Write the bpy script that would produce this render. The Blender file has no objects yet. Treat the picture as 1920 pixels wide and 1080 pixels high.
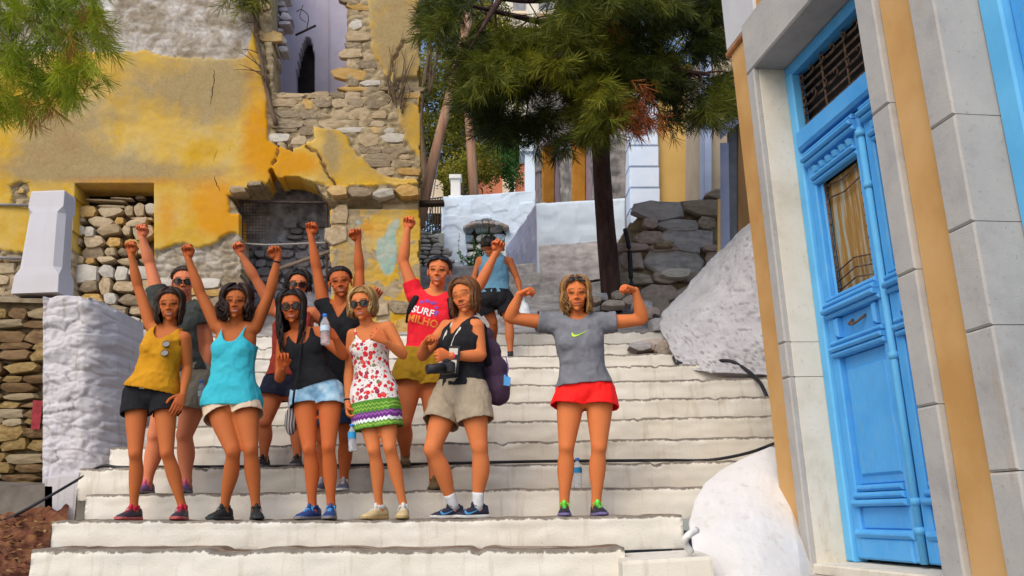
import bpy, math, random
import numpy as np
from mathutils import Vector, Matrix
from mathutils.bvhtree import BVHTree

random.seed(7)
RNG = np.random.default_rng(11)
SC = bpy.context.scene
COL = SC.collection

# ------------------------------------------------------------------ camera, sky, sun, exposure
FPX, PITCH, ROLL, EYE = 1600.0, math.radians(14.7), math.radians(-2.0), np.array([0.0, 0.0, 1.6])
cam_data = bpy.data.cameras.new("camera")
cam_data.sensor_width = 36.0
cam_data.lens = FPX / 1920.0 * 36.0
cam_data.clip_start, cam_data.clip_end = 0.05, 2000.0
cam = bpy.data.objects.new("camera", cam_data)
COL.objects.link(cam)
_M = Matrix.Translation(EYE) @ Matrix.Rotation(math.radians(90) + PITCH, 4, 'X') @ Matrix.Rotation(ROLL, 4, 'Z')
cam.matrix_world = _M
SC.camera = cam
CR = np.array(_M.to_3x3())

SUN_EL, SUN_AZ = math.radians(45), math.radians(206)      # azimuth measured clockwise from +y; sun behind the camera
world = bpy.data.worlds.new("World")
SC.world = world
world.use_nodes = True
wn = world.node_tree.nodes
sky = wn.new('ShaderNodeTexSky')
sky.sky_type = 'NISHITA'
sky.sun_disc = False
sky.sun_elevation, sky.sun_rotation = SUN_EL, SUN_AZ
sky.air_density, sky.dust_density, sky.ozone_density = 1.0, 1.6, 1.0
world.node_tree.links.new(sky.outputs[0], wn['Background'].inputs[0])
wn['Background'].inputs[1].default_value = 0.15
sun_d = bpy.data.lights.new("sun", 'SUN')
sun_d.energy, sun_d.angle, sun_d.color = 1.5, math.radians(48), (1.0, 0.88, 0.70)
sun = bpy.data.objects.new("sun", sun_d)
_sd = Vector((math.sin(SUN_AZ) * math.cos(SUN_EL), math.cos(SUN_AZ) * math.cos(SUN_EL), math.sin(SUN_EL)))
sun.rotation_euler = _sd.to_track_quat('Z', 'Y').to_euler()
COL.objects.link(sun)
SC.view_settings.view_transform = 'Standard'
SC.view_settings.look = 'None'
SC.view_settings.exposure = 0.48
SC.view_settings.gamma = 1.0
SC.view_settings.use_curve_mapping = False

# ------------------------------------------------------------------ geometry helpers
def ray(px, py):
    px, py = np.broadcast_arrays(np.asarray(px, float), np.asarray(py, float))
    d = np.stack([(px - 960) / FPX, -(py - 540) / FPX, -np.ones_like(px)], -1)
    return d @ CR.T

def P(px, py, y):
    """World point seen in the survey photo at (px, py), y metres in front of the eye."""
    r = ray(px, py)
    return EYE + r * (np.asarray(y, float) / r[..., 1])[..., None]

def PZ(px, z, y):
    """World point in photo column px at depth y and height z."""
    lo, hi = -1500.0, 2500.0
    for _ in range(40):
        m = (lo + hi) / 2
        if P(px, m, y)[2] > z: lo = m
        else: hi = m
    return P(px, (lo + hi) / 2, y)

def unit(v):
    v = np.asarray(v, float)
    return v / max(1e-9, np.linalg.norm(v))

def on_plane(px, py, pl, off=0.0):
    o, n = pl
    r = ray(px, py)
    t = ((o - EYE) @ n) / (r @ n)
    return EYE + r * t[..., None] + n * np.asarray(off)[..., None]

def make_plane(px, py, y, slope):
    """Vertical plane through P(px,py,y); going right by 1 m it recedes by slope m."""
    return (P(px, py, y), unit([slope, -1.0, 0.0]))

def _hash(ix, iy, iz, s):
    n = (ix * 374761393 + iy * 668265263 + iz * 2147483647 + s * 974634777) & 0xffffffff
    n = ((n ^ (n >> 13)) * 1274126177) & 0xffffffff
    n = (n ^ (n >> 16)) & 0xffffffff
    return n / 4294967295.0

def noise(p, s=0):
    """Value noise in -1..1 for an (...,2|3) array."""
    p = np.asarray(p, float)
    if p.shape[-1] == 2: p = np.concatenate([p, np.zeros(p.shape[:-1] + (1,))], -1)
    i = np.floor(p).astype(np.int64)
    f = p - i
    f = f * f * (3 - 2 * f)
    r = 0
    for dx in (0, 1):
        for dy in (0, 1):
            for dz in (0, 1):
                w = (f[..., 0] if dx else 1 - f[..., 0]) * (f[..., 1] if dy else 1 - f[..., 1]) * (f[..., 2] if dz else 1 - f[..., 2])
                r = r + w * _hash(i[..., 0] + dx, i[..., 1] + dy, i[..., 2] + dz, s)
    return r * 2 - 1

def fbm(p, s=0, o=4):
    p = np.asarray(p, float)
    r, a, t = 0, 1.0, 0
    for k in range(o):
        r = r + a * noise(p, s + k * 17); t += a
        p = p * 2.03; a *= 0.5
    return r / t

def worley(p, s=0):
    """Distance to cell border (F2-F1) and id of cell."""
    p = np.asarray(p, float)
    i = np.floor(p).astype(np.int64)
    d1 = np.full(p.shape[:-1], 9.0); d2 = d1.copy(); cid = np.zeros_like(d1)
    for dx in (-1, 0, 1):
        for dy in (-1, 0, 1):
            cx, cy = i[..., 0] + dx, i[..., 1] + dy
            jx = cx + 0.15 + 0.7 * _hash(cx, cy, 0 * cx, s); jy = cy + 0.15 + 0.7 * _hash(cx, cy, 0 * cx + 1, s)
            d = np.hypot(p[..., 0] - jx, p[..., 1] - jy)
            h = _hash(cx, cy, 0 * cx + 2, s)
            nearer = d < d1
            d2 = np.where(nearer, d1, np.minimum(d2, d)); cid = np.where(nearer, h, cid); d1 = np.where(nearer, d, d1)
    return d2 - d1, cid

def in_poly(x, y, poly):
    r = np.zeros(np.broadcast(x, y).shape, bool)
    n = len(poly)
    for k in range(n):
        x1, y1 = poly[k]; x2, y2 = poly[(k + 1) % n]
        if y1 == y2: continue
        c = ((y1 > y) != (y2 > y)) & (x < (x2 - x1) * (y - y1) / (y2 - y1) + x1)
        r ^= c
    return r

def seg_dist(x, y, pts):
    d = np.full(np.broadcast(x, y).shape, 1e9)
    for (x1, y1), (x2, y2) in zip(pts[:-1], pts[1:]):
        L = (x2 - x1) ** 2 + (y2 - y1) ** 2
        t = np.clip(((x - x1) * (x2 - x1) + (y - y1) * (y2 - y1)) / max(L, 1e-9), 0, 1)
        d = np.minimum(d, np.hypot(x - x1 - t * (x2 - x1), y - y1 - t * (y2 - y1)))
    return d

def sstep(a, b, x):
    t = np.clip((np.asarray(x, float) - a) / (b - a), 0, 1)
    return t * t * (3 - 2 * t)

# ------------------------------------------------------------------ objects
def tag(o, label=None, cat=None, group=None, kind=None):
    if label: o['label'] = label
    if cat: o['category'] = cat
    if group: o['group'] = group
    if kind: o['kind'] = kind
    return o

def empty(name, loc, parent=None):
    o = bpy.data.objects.new(name, None)
    o.empty_display_size = 0.1
    COL.objects.link(o)
    o['_o'] = [float(v) for v in loc]
    if parent is not None:
        o.parent = parent
        o.location = [float(a - b) for a, b in zip(loc, parent['_o'])]
    else:
        o.location = [float(v) for v in loc]
    return o

class MB:
    """Collects vertices and faces (world coordinates) for ONE mesh object."""
    def __init__(s): s.v, s.f, s.m, s.n = [], [], [], 0
    def add(s, v, f, mi=0):
        v = np.asarray(v, float).reshape(-1, 3)
        s.v.append(v); s.f += [tuple(int(i) + s.n for i in q) for q in f]; s.m += [mi] * len(f); s.n += len(v)
        return s
    def box(s, c, size, rot=None, mi=0, bev=0.0):
        h = np.asarray(size, float) / 2
        b = min(bev, h.min() * 0.9)
        if b <= 0:
            v = np.array([[x, y, z] for x in (-1, 1) for y in (-1, 1) for z in (-1, 1)], float) * h
            f = [(0, 1, 3, 2), (4, 6, 7, 5), (0, 4, 5, 1), (2, 3, 7, 6), (0, 2, 6, 4), (1, 5, 7, 3)]
        else:
            v, f = chamfer_box(h, b)
        if rot is not None: v = v @ np.asarray(rot, float).T
        return s.add(v + np.asarray(c, float), f, mi)
    def loft(s, rings, closed=True, caps=True, mi=0):
        rings = [np.asarray(r, float) for r in rings]
        n = len(rings[0]); v = np.concatenate(rings); f = []
        for k in range(len(rings) - 1):
            for i in range(n if closed else n - 1):
                j = (i + 1) % n
                f.append((k * n + i, k * n + j, (k + 1) * n + j, (k + 1) * n + i))
        if caps:
            f.append(tuple(range(n - 1, -1, -1))); f.append(tuple((len(rings) - 1) * n + i for i in range(n)))
        return s.add(v, f, mi)
    def tube(s, pts, r, n=8, mi=0, ref=(0, 0, 1)):
        pts = np.asarray(pts, float); r = np.broadcast_to(np.asarray(r, float), (len(pts),))
        return s.loft(tube_rings(pts, np.stack([r, r], 1), n, ref), mi=mi)
    def prism(s, poly_a, poly_b, mi=0):
        return s.loft([poly_a, poly_b], mi=mi)
    def build(s, name, mat, parent=None, smooth=False, origin=None, attrs=None):
        v = np.concatenate(s.v) if s.v else np.zeros((0, 3))
        return mesh_obj(name, v, s.f, mat, parent, smooth, origin, attrs, s.m if any(s.m) else None)

def chamfer_box(h, b):
    v, idx = [], {}
    for x in (-1, 1):
        for y in (-1, 1):
            for z in (-1, 1):
                for a in range(3):
                    p = np.array([x, y, z], float) * h
                    for c in range(3):
                        if c != a: p[c] -= (x, y, z)[c] * b
                    idx[(x, y, z, a)] = len(v); v.append(p)
    f = []
    for a in range(3):
        o = [c for c in range(3) if c != a]
        for sg in (-1, 1):
            q = []
            for (i, j) in ((-1, -1), (1, -1), (1, 1), (-1, 1)):
                k = [0, 0, 0]; k[a] = sg; k[o[0]] = i; k[o[1]] = j
                q.append(idx[tuple(k) + (a,)])
            f.append(tuple(q))
        for i in (-1, 1):
            for j in (-1, 1):
                q = []
                for (e, ax) in ((-1, o[0]), (1, o[0]), (1, o[1]), (-1, o[1])):
                    k = [0, 0, 0]; k[a] = e; k[o[0]] = i; k[o[1]] = j
                    q.append(idx[tuple(k) + (ax,)])
                f.append(tuple(q))
    for x in (-1, 1):
        for y in (-1, 1):
            for z in (-1, 1):
                f.append(tuple(idx[(x, y, z, a)] for a in range(3)))
    return np.array(v), f

def mesh_obj(name, v, f, mat, parent=None, smooth=False, origin=None, attrs=None, mi=None):
    v = np.asarray(v, float).reshape(-1, 3)
    if origin is None:
        origin = np.array(parent['_o']) if parent is not None else np.array([(v[:, 0].min() + v[:, 0].max()) / 2, (v[:, 1].min() + v[:, 1].max()) / 2, v[:, 2].min()])
    origin = np.asarray(origin, float)
    me = bpy.data.meshes.new(name)
    vv = v - origin
    if isinstance(f, np.ndarray):
        n, k = f.shape
        me.vertices.add(len(vv)); me.vertices.foreach_set('co', vv.ravel())
        me.loops.add(n * k); me.loops.foreach_set('vertex_index', f.ravel().astype(np.int32))
        me.polygons.add(n); me.polygons.foreach_set('loop_start', np.arange(0, n * k, k, dtype=np.int32))
        try: me.polygons.foreach_set('loop_total', np.full(n, k, np.int32))
        except Exception: pass
        me.update(calc_edges=True)
    else:
        me.from_pydata(vv.tolist(), [], f)
    for m in (mat if isinstance(mat, (list, tuple)) else [mat]): me.materials.append(m)
    if mi is not None: me.polygons.foreach_set('material_index', np.asarray(mi, np.int32))
    if attrs:
        for k, a in attrs.items():
            a = np.asarray(a, float)
            if a.ndim == 1:
                at = me.attributes.new(k, 'FLOAT', 'POINT'); at.data.foreach_set('value', a)
            else:
                at = me.attributes.new(k, 'FLOAT_COLOR', 'POINT')
                at.data.foreach_set('color', np.concatenate([a, np.ones((len(a), 1))], 1).ravel())
    if smooth: me.polygons.foreach_set('use_smooth', np.ones(len(me.polygons), bool))
    me.update()
    fix_normals(me)
    o = bpy.data.objects.new(name, me)
    COL.objects.link(o)
    o['_o'] = [float(x) for x in origin]
    if parent is not None:
        o.parent = parent
        o.location = [float(a - b) for a, b in zip(origin, parent['_o'])]
    else:
        o.location = [float(x) for x in origin]
    return o

def fix_normals(me):
    if len(me.polygons) > 20000: return
    import bmesh
    bm = bmesh.new(); bm.from_mesh(me)
    bmesh.ops.recalc_face_normals(bm, faces=bm.faces)
    bm.to_mesh(me); bm.free()

def spline(pts, n):
    """Catmull-Rom through pts (any width), n samples."""
    p = np.asarray(pts, float)
    if len(p) == 2: return p[0] + (p[1] - p[0]) * np.linspace(0, 1, n)[:, None]
    q = np.concatenate([[2 * p[0] - p[1]], p, [2 * p[-1] - p[-2]]])
    t = np.linspace(0, len(p) - 1 - 1e-9, n); i = t.astype(int); u = (t - i)[:, None]
    a, b, c, d = q[i], q[i + 1], q[i + 2], q[i + 3]
    return 0.5 * (2 * b + (c - a) * u + (2 * a - 5 * b + 4 * c - d) * u ** 2 + (3 * b - a - 3 * c + d) * u ** 3)

def tube_rings(pts, rad, n=10, ref=(1, 0, 0)):
    """rad: (k,2) half sizes along ref and across it."""
    pts = np.asarray(pts, float); ref = np.asarray(ref, float)
    T = np.gradient(pts, axis=0)
    a = np.linspace(0, 2 * np.pi, n, endpoint=False)
    out = []
    for p, t, r in zip(pts, T, rad):
        t = unit(t)
        s = ref - t * (ref @ t)
        if np.linalg.norm(s) < 0.15:
            alt = np.array([0.3, 1, 0.2]); s = alt - t * (alt @ t)
        s = unit(s); q = np.cross(t, s)
        out.append(p + np.cos(a)[:, None] * s * r[0] + np.sin(a)[:, None] * q * r[1])
    return out

def ellipsoid(c, r, R=None, nu=14, nv=9):
    u = np.linspace(0, 2 * np.pi, nu, endpoint=False); w = np.linspace(0, np.pi, nv + 2)[1:-1]
    v = [[0, 0, 1]] + [[math.sin(b) * math.cos(a), math.sin(b) * math.sin(a), math.cos(b)] for b in w for a in u] + [[0, 0, -1]]
    v = np.array(v, float) * np.asarray(r, float)
    if R is not None: v = v @ np.asarray(R).T
    f = [(0, 1 + i, 1 + (i + 1) % nu) for i in range(nu)]
    for k in range(nv - 1):
        f += [(1 + k * nu + i, 1 + (k + 1) * nu + i, 1 + (k + 1) * nu + (i + 1) % nu, 1 + k * nu + (i + 1) % nu) for i in range(nu)]
    L = 1 + nv * nu
    f += [(L, L - nu + (i + 1) % nu, L - nu + i) for i in range(nu)]
    return v + np.asarray(c, float), f

# ------------------------------------------------------------------ materials
def lin(c):
    """sRGB 0-255 to linear"""
    return tuple(((x / 255) / 12.92 if x / 255 <= 0.04045 else ((x / 255 + 0.055) / 1.055) ** 2.4) for x in c)

class NT:
    def __init__(s, name):
        s.m = bpy.data.materials.new(name); s.m.use_nodes = True
        s.t = s.m.node_tree; s.b = s.t.nodes['Principled BSDF']; s.L = s.t.links
        s.co = None
    def n(s, typ, **kw):
        o = s.t.nodes.new('ShaderNode' + typ)
        for k, v in kw.items(): setattr(o, k, v)
        return o
    def put(s, sock, v):
        if hasattr(v, 'is_output'): s.L.new(v, sock)
        elif v is not None:
            if isinstance(v, (tuple, list)) and len(v) == 3 and sock.type == 'RGBA': v = tuple(v) + (1,)
            sock.default_value = v
    def coord(s, kind='Object', scale=(1, 1, 1)):
        c = s.n('TexCoord').outputs[kind]
        if tuple(scale) != (1, 1, 1):
            m = s.n('Mapping'); s.L.new(c, m.inputs[0]); m.inputs['Scale'].default_value = scale; c = m.outputs[0]
        return c
    def noise(s, scale=5, detail=6, rough=0.55, co=None, dist=0.0):
        o = s.n('TexNoise'); o.inputs['Scale'].default_value = scale; o.inputs['Detail'].default_value = detail
        o.inputs['Roughness'].default_value = rough; o.inputs['Distortion'].default_value = dist
        s.L.new(co if co is not None else s.coord(), o.inputs['Vector']); return o.outputs['Fac']
    def voro(s, scale=5, co=None, feature='F1', out='Distance', rnd=1.0):
        o = s.n('TexVoronoi', feature=feature); o.inputs['Scale'].default_value = scale; o.inputs['Randomness'].default_value = rnd
        s.L.new(co if co is not None else s.coord(), o.inputs['Vector']); return o.outputs[out]
    def ramp(s, fac, stops, interp='LINEAR'):
        o = s.n('ValToRGB'); o.color_ramp.interpolation = interp
        e = o.color_ramp.elements
        while len(e) < len(stops): e.new(0.5)
        for k, (p, c) in enumerate(stops):
            e[k].position = p; e[k].color = tuple(c) + (1,) if len(c) == 3 else c
        s.put(o.inputs[0], fac); return o.outputs[0]
    def val(s, fac, a, b, lo=0.0, hi=1.0):
        o = s.n('MapRange'); o.clamp = True
        s.put(o.inputs[0], fac); o.inputs[1].default_value = a; o.inputs[2].default_value = b
        o.inputs[3].default_value = lo; o.inputs[4].default_value = hi; return o.outputs[0]
    def math(s, op, a, b=None, c=None):
        o = s.n('Math', operation=op); s.put(o.inputs[0], a)
        if b is not None: s.put(o.inputs[1], b)
        if c is not None: s.put(o.inputs[2], c)
        return o.outputs[0]
    def mix(s, fac, a, b, mode='MIX'):
        o = s.n('MixRGB', blend_type=mode); s.put(o.inputs[0], fac); s.put(o.inputs[1], a); s.put(o.inputs[2], b); return o.outputs[0]
    def attr(s, name, out='Fac'):
        o = s.n('Attribute', attribute_name=name); return o.outputs[out]
    def rnd(s): return s.n('ObjectInfo').outputs['Random']
    def bump(s, h, strength=0.3, dist=0.01, normal=None):
        o = s.n('Bump'); o.inputs['Strength'].default_value = strength; o.inputs['Distance'].default_value = dist
        s.L.new(h, o.inputs['Height'])
        if normal is not None: s.L.new(normal, o.inputs['Normal'])
        s.L.new(o.outputs[0], s.b.inputs['Normal']); return o.outputs[0]
    def done(s, col=None, rough=0.8, spec=0.25, metal=0.0, sss=0.0):
        s.put(s.b.inputs['Base Color'], col); s.put(s.b.inputs['Roughness'], rough)
        s.b.inputs['Specular IOR Level'].default_value = spec; s.b.inputs['Metallic'].default_value = metal
        if sss:
            s.b.inputs['Subsurface Weight'].default_value = sss
            s.b.inputs['Subsurface Radius'].default_value = (0.012, 0.005, 0.003); s.b.inputs['Subsurface Scale'].default_value = 1.0
        return s.m

_mc = {}
def mat(name, cols, scale=6, detail=6, rough=0.8, bump=0.25, bscale=60, lo=0.35, hi=0.65, rnd=0.0, spec=0.25, metal=0.0, stretch=(1, 1, 1), bdist=0.006, coord='Object'):
    """Noise-mottled material: cols are spread over the noise range lo..hi."""
    if name in _mc: return _mc[name]
    t = NT(name); co = t.coord(coord, stretch)
    if rnd:
        mp = t.n('VectorMath', operation='ADD'); t.L.new(co, mp.inputs[0])
        cm = t.n('CombineXYZ'); r = t.math('MULTIPLY', t.rnd(), 37.0)
        for i in range(3): t.L.new(r, cm.inputs[i])
        t.L.new(cm.outputs[0], mp.inputs[1]); co = mp.outputs[0]
    f = t.noise(scale, detail, 0.6, co)
    c = t.ramp(f, [(lo + (hi - lo) * k / max(1, len(cols) - 1), x) for k, x in enumerate(cols)]) if len(cols) > 1 else cols[0]
    if rnd and len(cols) > 1:
        c = t.mix(t.val(t.rnd(), 0, 1, 0, rnd), c, t.ramp(t.math('FRACT', t.math('MULTIPLY', t.rnd(), 7.13)), [(k / (len(cols) - 1), x) for k, x in enumerate(cols)]))
    if bump: t.bump(t.noise(bscale, 5, 0.65, co), bump, bdist)
    _mc[name] = t.done(c, rough, spec, metal)
    return _mc[name]

# ------------------------------------------------------------------ relief surfaces and stones
def relief(name, fn, xs, ys, height, keep, material, parent=None, attrs=None, thick=0.0, smooth=True, back_n=None):
    """Grid xs × ys (photo survey coordinates) laid on a surface by fn(x,y,h); cells where keep is False are left out and their rims
    run thick metres back into the wall."""
    X, Y = np.meshgrid(xs, ys)
    H = height(X, Y)
    V = fn(X, Y, H)
    ny, nx = X.shape
    cx, cy = (X[:-1, :-1] + X[1:, 1:]) / 2, (Y[:-1, :-1] + Y[1:, 1:]) / 2
    K = keep(cx, cy) if keep is not None else np.ones((ny - 1, nx - 1), bool)
    idx = np.arange(ny * nx).reshape(ny, nx)
    q = np.stack([idx[:-1, :-1], idx[1:, :-1], idx[1:, 1:], idx[:-1, 1:]], -1)[K]
    verts = V.reshape(-1, 3)
    A = {k: f(X, Y).ravel() if f(X, Y).ndim == 2 else f(X, Y).reshape(-1, 3) for k, f in (attrs or {}).items()}
    if thick > 0:
        Kp = np.pad(K, 1)
        e = []
        for (dy, dx, a, b) in ((-1, 0, (0, 0), (0, 1)), (1, 0, (1, 1), (1, 0)), (0, -1, (1, 0), (0, 0)), (0, 1, (0, 1), (1, 1))):
            nb = Kp[1 + dy:ny + dy, 1 + dx:nx + dx]
            m = K & ~nb
            yy, xx = np.nonzero(m)
            e.append(np.stack([idx[yy + a[0], xx + a[1]], idx[yy + b[0], xx + b[1]]], 1))
        e = np.concatenate(e)
        n0 = len(verts)
        bn = back_n if back_n is not None else np.array([0, 1.0, 0])
        verts = np.concatenate([verts, verts + bn * thick])
        q = np.concatenate([q, np.stack([e[:, 0], e[:, 1], e[:, 1] + n0, e[:, 0] + n0], 1)])
        A = {k: np.concatenate([a, a]) for k, a in A.items()}
    used = np.unique(q)
    mp = np.full(len(verts), -1); mp[used] = np.arange(len(used))
    return mesh_obj(name, verts[used], mp[q].astype(np.int64), material, parent, smooth, None, {k: a[used] for k, a in A.items()})

_stones = {}
def stone_meshes(key, mats, n=10, rounder=0.5, seed=1):
    """A pool of unit stones (x right, z up, y depth; front at -y) shared by all stones of one wall."""
    if key in _stones: return _stones[key]
    rg = np.random.default_rng(seed); out = []
    for k in range(n):
        m = 9
        a = np.linspace(0, 2 * np.pi, m, endpoint=False) + rg.uniform(-0.26, 0.26, m)
        e = 2 + 5 * (1 - rounder)
        rr = 1 / (np.abs(np.cos(a)) ** e + np.abs(np.sin(a)) ** e) ** (1 / e)
        rr *= rg.uniform(0.80, 1.06, m)
        ring = np.stack([np.cos(a) * rr, np.zeros(m), np.sin(a) * rr], 1) * 0.5
        tl = rg.uniform(-0.15, 0.15, 2)
        R = []
        for (s, y) in ((0.94, 0.5), (1.0, -0.2), (0.90, -0.44)):
            q = ring * s; q = q.copy(); q[:, 1] = y + (q[:, 0] * tl[0] + q[:, 2] * tl[1]) * (y < 0); R.append(q)
        v = np.concatenate(R + [[[rg.uniform(-.1, .1), -0.5, rg.uniform(-.1, .1)]]])
        f = []
        for s in range(2):
            f += [(s * m + i, s * m + (i + 1) % m, (s + 1) * m + (i + 1) % m, (s + 1) * m + i) for i in range(m)]
        f += [(2 * m + i, 2 * m + (i + 1) % m, 3 * m) for i in range(m)]
        me = bpy.data.meshes.new('stone'); me.from_pydata(v.tolist(), [], f)
        me.materials.append(mats[k % len(mats)]); fix_normals(me)
        me.polygons.foreach_set('use_smooth', np.array([False] * (2 * m) + [True] * m) if False else np.zeros(3 * m, bool))
        out.append(me)
    _stones[key] = out
    return out

def lay_stone(me, parent, c, ux, n, w, h, d, rot=0.0, name='stone'):
    """Stone centred at c, width w along ux, height h, front towards n."""
    ux, n = unit(ux), unit(n)
    up = unit(np.cross(n, ux)); up = up if up[2] >= 0 else -up
    c_, s_ = math.cos(rot), math.sin(rot)
    X, Z = ux * c_ + up * s_, -ux * s_ + up * c_
    o = bpy.data.objects.new(name, me)
    COL.objects.link(o)
    po = np.array(parent['_o'])
    M = Matrix([[X[0] * w, -n[0] * d, Z[0] * h, c[0] - po[0]], [X[1] * w, -n[1] * d, Z[1] * h, c[1] - po[1]], [X[2] * w, -n[2] * d, Z[2] * h, c[2] - po[2]], [0, 0, 0, 1]])
    o.parent = parent
    o.matrix_local = M
    return o

def rubble(parent, meshes, pl, box, hr, wr, accept, depth=0.16, off=0.0, offr=0.03, seed=0, gap=0.92, tilt=0.05, name='stone', big=0.0, limit=300):
    """Courses of stones on plane pl inside the survey rectangle box; sizes hr, wr in survey px."""
    rg = np.random.default_rng(seed)
    o, n = pl
    x0, y0, x1, y1 = box
    y = y1; cnt = 0
    while y > y0 and cnt < limit:
        h = rg.uniform(*hr)
        x = x0 - rg.uniform(0, wr[1] * 0.5)
        while x < x1 and cnt < limit:
            w = rg.uniform(*wr)
            hh = h * rg.uniform(0.8, 1.1); cyy = y - h / 2 + rg.uniform(-0.12, 0.12) * h
            if big and rg.random() < big: hh *= 1.5; w *= 1.3
            cx = x + w / 2
            if accept(cx, cyy):
                c = on_plane(cx, cyy, pl, 0.0)
                a, b = on_plane(cx - w / 2, cyy, pl), on_plane(cx + w / 2, cyy, pl)
                t, bt = on_plane(cx, cyy - hh / 2, pl), on_plane(cx, cyy + hh / 2, pl)
                W, Hh = np.linalg.norm(b - a) * gap * 1.04, np.linalg.norm(t - bt) * gap * 1.02
                d = depth * rg.uniform(0.8, 1.2)
                ux = unit(np.cross([0, 0, 1.0], n))
                ux = ux if ux @ (b - a) > 0 else -ux
                lay_stone(meshes[rg.integers(len(meshes))], parent, c + n * (off + rg.uniform(-offr, offr) - d * 0.35), ux, n, W, Hh, d, rg.normal(0, tilt), name)
                cnt += 1
            x += w
        y -= h
    return cnt
# ------------------------------------------------------------------ the stair: edge lines surveyed from the photo
DEBUG = False
STEP_D = [5.5, 5.95, 6.4, 6.85, 7.3, 7.75, 8.2, 8.65, 9.1, 9.6, 10.1, 10.7]
STEP_PX = [[(57, 1031), (1165, 1029)], [(98, 977), (700, 975), (1275, 966)], [(160, 927), (700, 921), (1340, 911)], [(150, 879), (700, 874), (1462, 862)],
           [(205, 838), (700, 833), (1464, 818)], [(235, 799), (700, 795), (1458, 779)], [(240, 763), (700, 759), (1452, 742)], [(245, 728), (700, 727), (1448, 706)],
           [(250, 697), (700, 695), (1362, 681)], [(255, 672), (700, 671), (1278, 662)], [(260, 652), (700, 650), (1262, 641)], [(265, 630), (700, 628), (1246, 620)]]
STEP_W = [np.array([P(x, y, d) for x, y in l]) for l, d in zip(STEP_PX, STEP_D)]
def tread_z(k, x):
    w = STEP_W[k]
    return float(np.interp(x, w[:, 0], w[:, 2]))
# ------------------------------------------------------------------ materials of the place
def lime_mat(name, base=(.74, .72, .66), dirt=(.36, .31, .24), amt=.35, scale=3.0, bump=.5, warm=0.0, edge=False):
    """Old limewash: mottled white, flaking specks, run stains."""
    t = NT(name); co = t.coord('Object')
    n1 = t.noise(scale, 8, .62, co); n2 = t.noise(scale * 9, 6, .7, co, .4)
    run = t.noise(scale * 5, 4, .6, t.coord('Object', (1, 1, .12)))
    c = t.mix(t.val(n1, .35, .72, 0, .55), base, tuple(b * k for b, k in zip(base, (.86, .82, .74))))
    c = t.mix(t.val(run, .56, .78, 0, amt), c, dirt)
    c = t.mix(t.val(n2, .66, .74, 0, amt * 1.6), c, tuple(x * .75 for x in dirt))
    if edge:
        w = t.attr('wear')
        e = t.val(t.math('ADD', w, t.math('MULTIPLY', t.math('SUBTRACT', t.noise(26, 5, .7, co), .5), 1.0)), .50, .66)
        c = t.mix(t.math('MULTIPLY', e, .85), c, t.ramp(t.noise(14, 4, .6, co), [(.3, (.055, .042, .032)), (.7, (.19, .15, .11))]))
        so = t.attr('soil')
        e2 = t.val(t.math('ADD', so, t.math('MULTIPLY', t.math('SUBTRACT', t.noise(6, 6, .7, co), .5), 1.5)), .5, 1.1, 0, .75)
        c = t.mix(e2, c, (.30, .20, .115))
    h = t.math('ADD', t.math('MULTIPLY', n2, .6), t.noise(scale * 30, 4, .7, co))
    t.bump(h, bump, .006)
    return t.done(c, .92, .12)

M_step = lime_mat('limewashed_step', (.775, .74, .665), (.38, .30, .20), .5, 2.6, .55, edge=True)
M_tread = mat('worn_tread_stone', [(.11, .07, .045), (.22, .155, .105), (.38, .32, .26)], 5, 8, .9, .4, 60)
M_lime = lime_mat('limewash', (.80, .79, .77), (.40, .36, .30), .25, 2.5, .6)
M_lime_rough = lime_mat('rough_limewash', (.60, .58, .61), (.30, .245, .19), .75, 4.5, .9)
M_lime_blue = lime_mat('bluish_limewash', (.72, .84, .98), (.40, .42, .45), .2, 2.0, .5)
M_pillar = lime_mat('painted_gatepost', (.58, .565, .60), (.38, .36, .36), .2, 2.0, .15)
ST_warm = [mat('warm_stone_%s' % n, c, 5, 7, .9, .6, 40, rnd=.65) for n, c in (
    ('buff', [(.30, .21, .115), (.44, .33, .20), (.52, .42, .29)]), ('ochre', [(.34, .20, .06), (.48, .29, .09), (.56, .40, .20)]),
    ('pale', [(.40, .36, .29), (.55, .50, .43), (.62, .58, .52)]), ('dun', [(.17, .125, .075), (.28, .21, .135), (.38, .31, .22)]))]
ST_grey = [mat('grey_stone_%s' % n, c, 5, 7, .9, .6, 40, rnd=.6) for n, c in (
    ('slate', [(.28, .265, .27), (.40, .38, .38), (.50, .475, .46)]), ('brown', [(.24, .195, .15), (.36, .30, .235), (.46, .40, .33)]), ('rose', [(.30, .225, .195), (.40, .32, .28), (.48, .40, .37)]))]
ST_dark = [mat('brown_stone_%s' % n, c, 5, 7, .9, .6, 40, rnd=.6) for n, c in (('olive', [(.16, .10, .035), (.26, .17, .06), (.33, .235, .11)]), ('umber', [(.09, .05, .022), (.17, .10, .045), (.24, .155, .08)]), ('sand', [(.22, .16, .085), (.31, .24, .145), (.37, .30, .20)]))]  # the low wall stones' own brown tones
M_mortar = mat('earth_mortar', [(.15, .115, .07), (.26, .20, .125), (.34, .27, .18)], 8, 8, .95, .6, 50)
M_mortar_d = mat('dark_earth_mortar', [(.05, .035, .02), (.10, .07, .04), (.16, .11, .065)], 8, 8, .95, .6, 50)
M_earth = mat('red_earth_litter', [(.07, .022, .012), (.14, .05, .025), (.22, .10, .04)], 9, 8, .95, .7, 40)
M_iron = mat('rusty_iron', [(.02, .016, .016), (.045, .03, .026), (.09, .045, .03)], 20, 5, .6, .3, 90)
M_rubber = mat('black_rubber_hose', [(.012, .012, .014), (.03, .03, .034)], 12, 4, .55, .1, 90)
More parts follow.
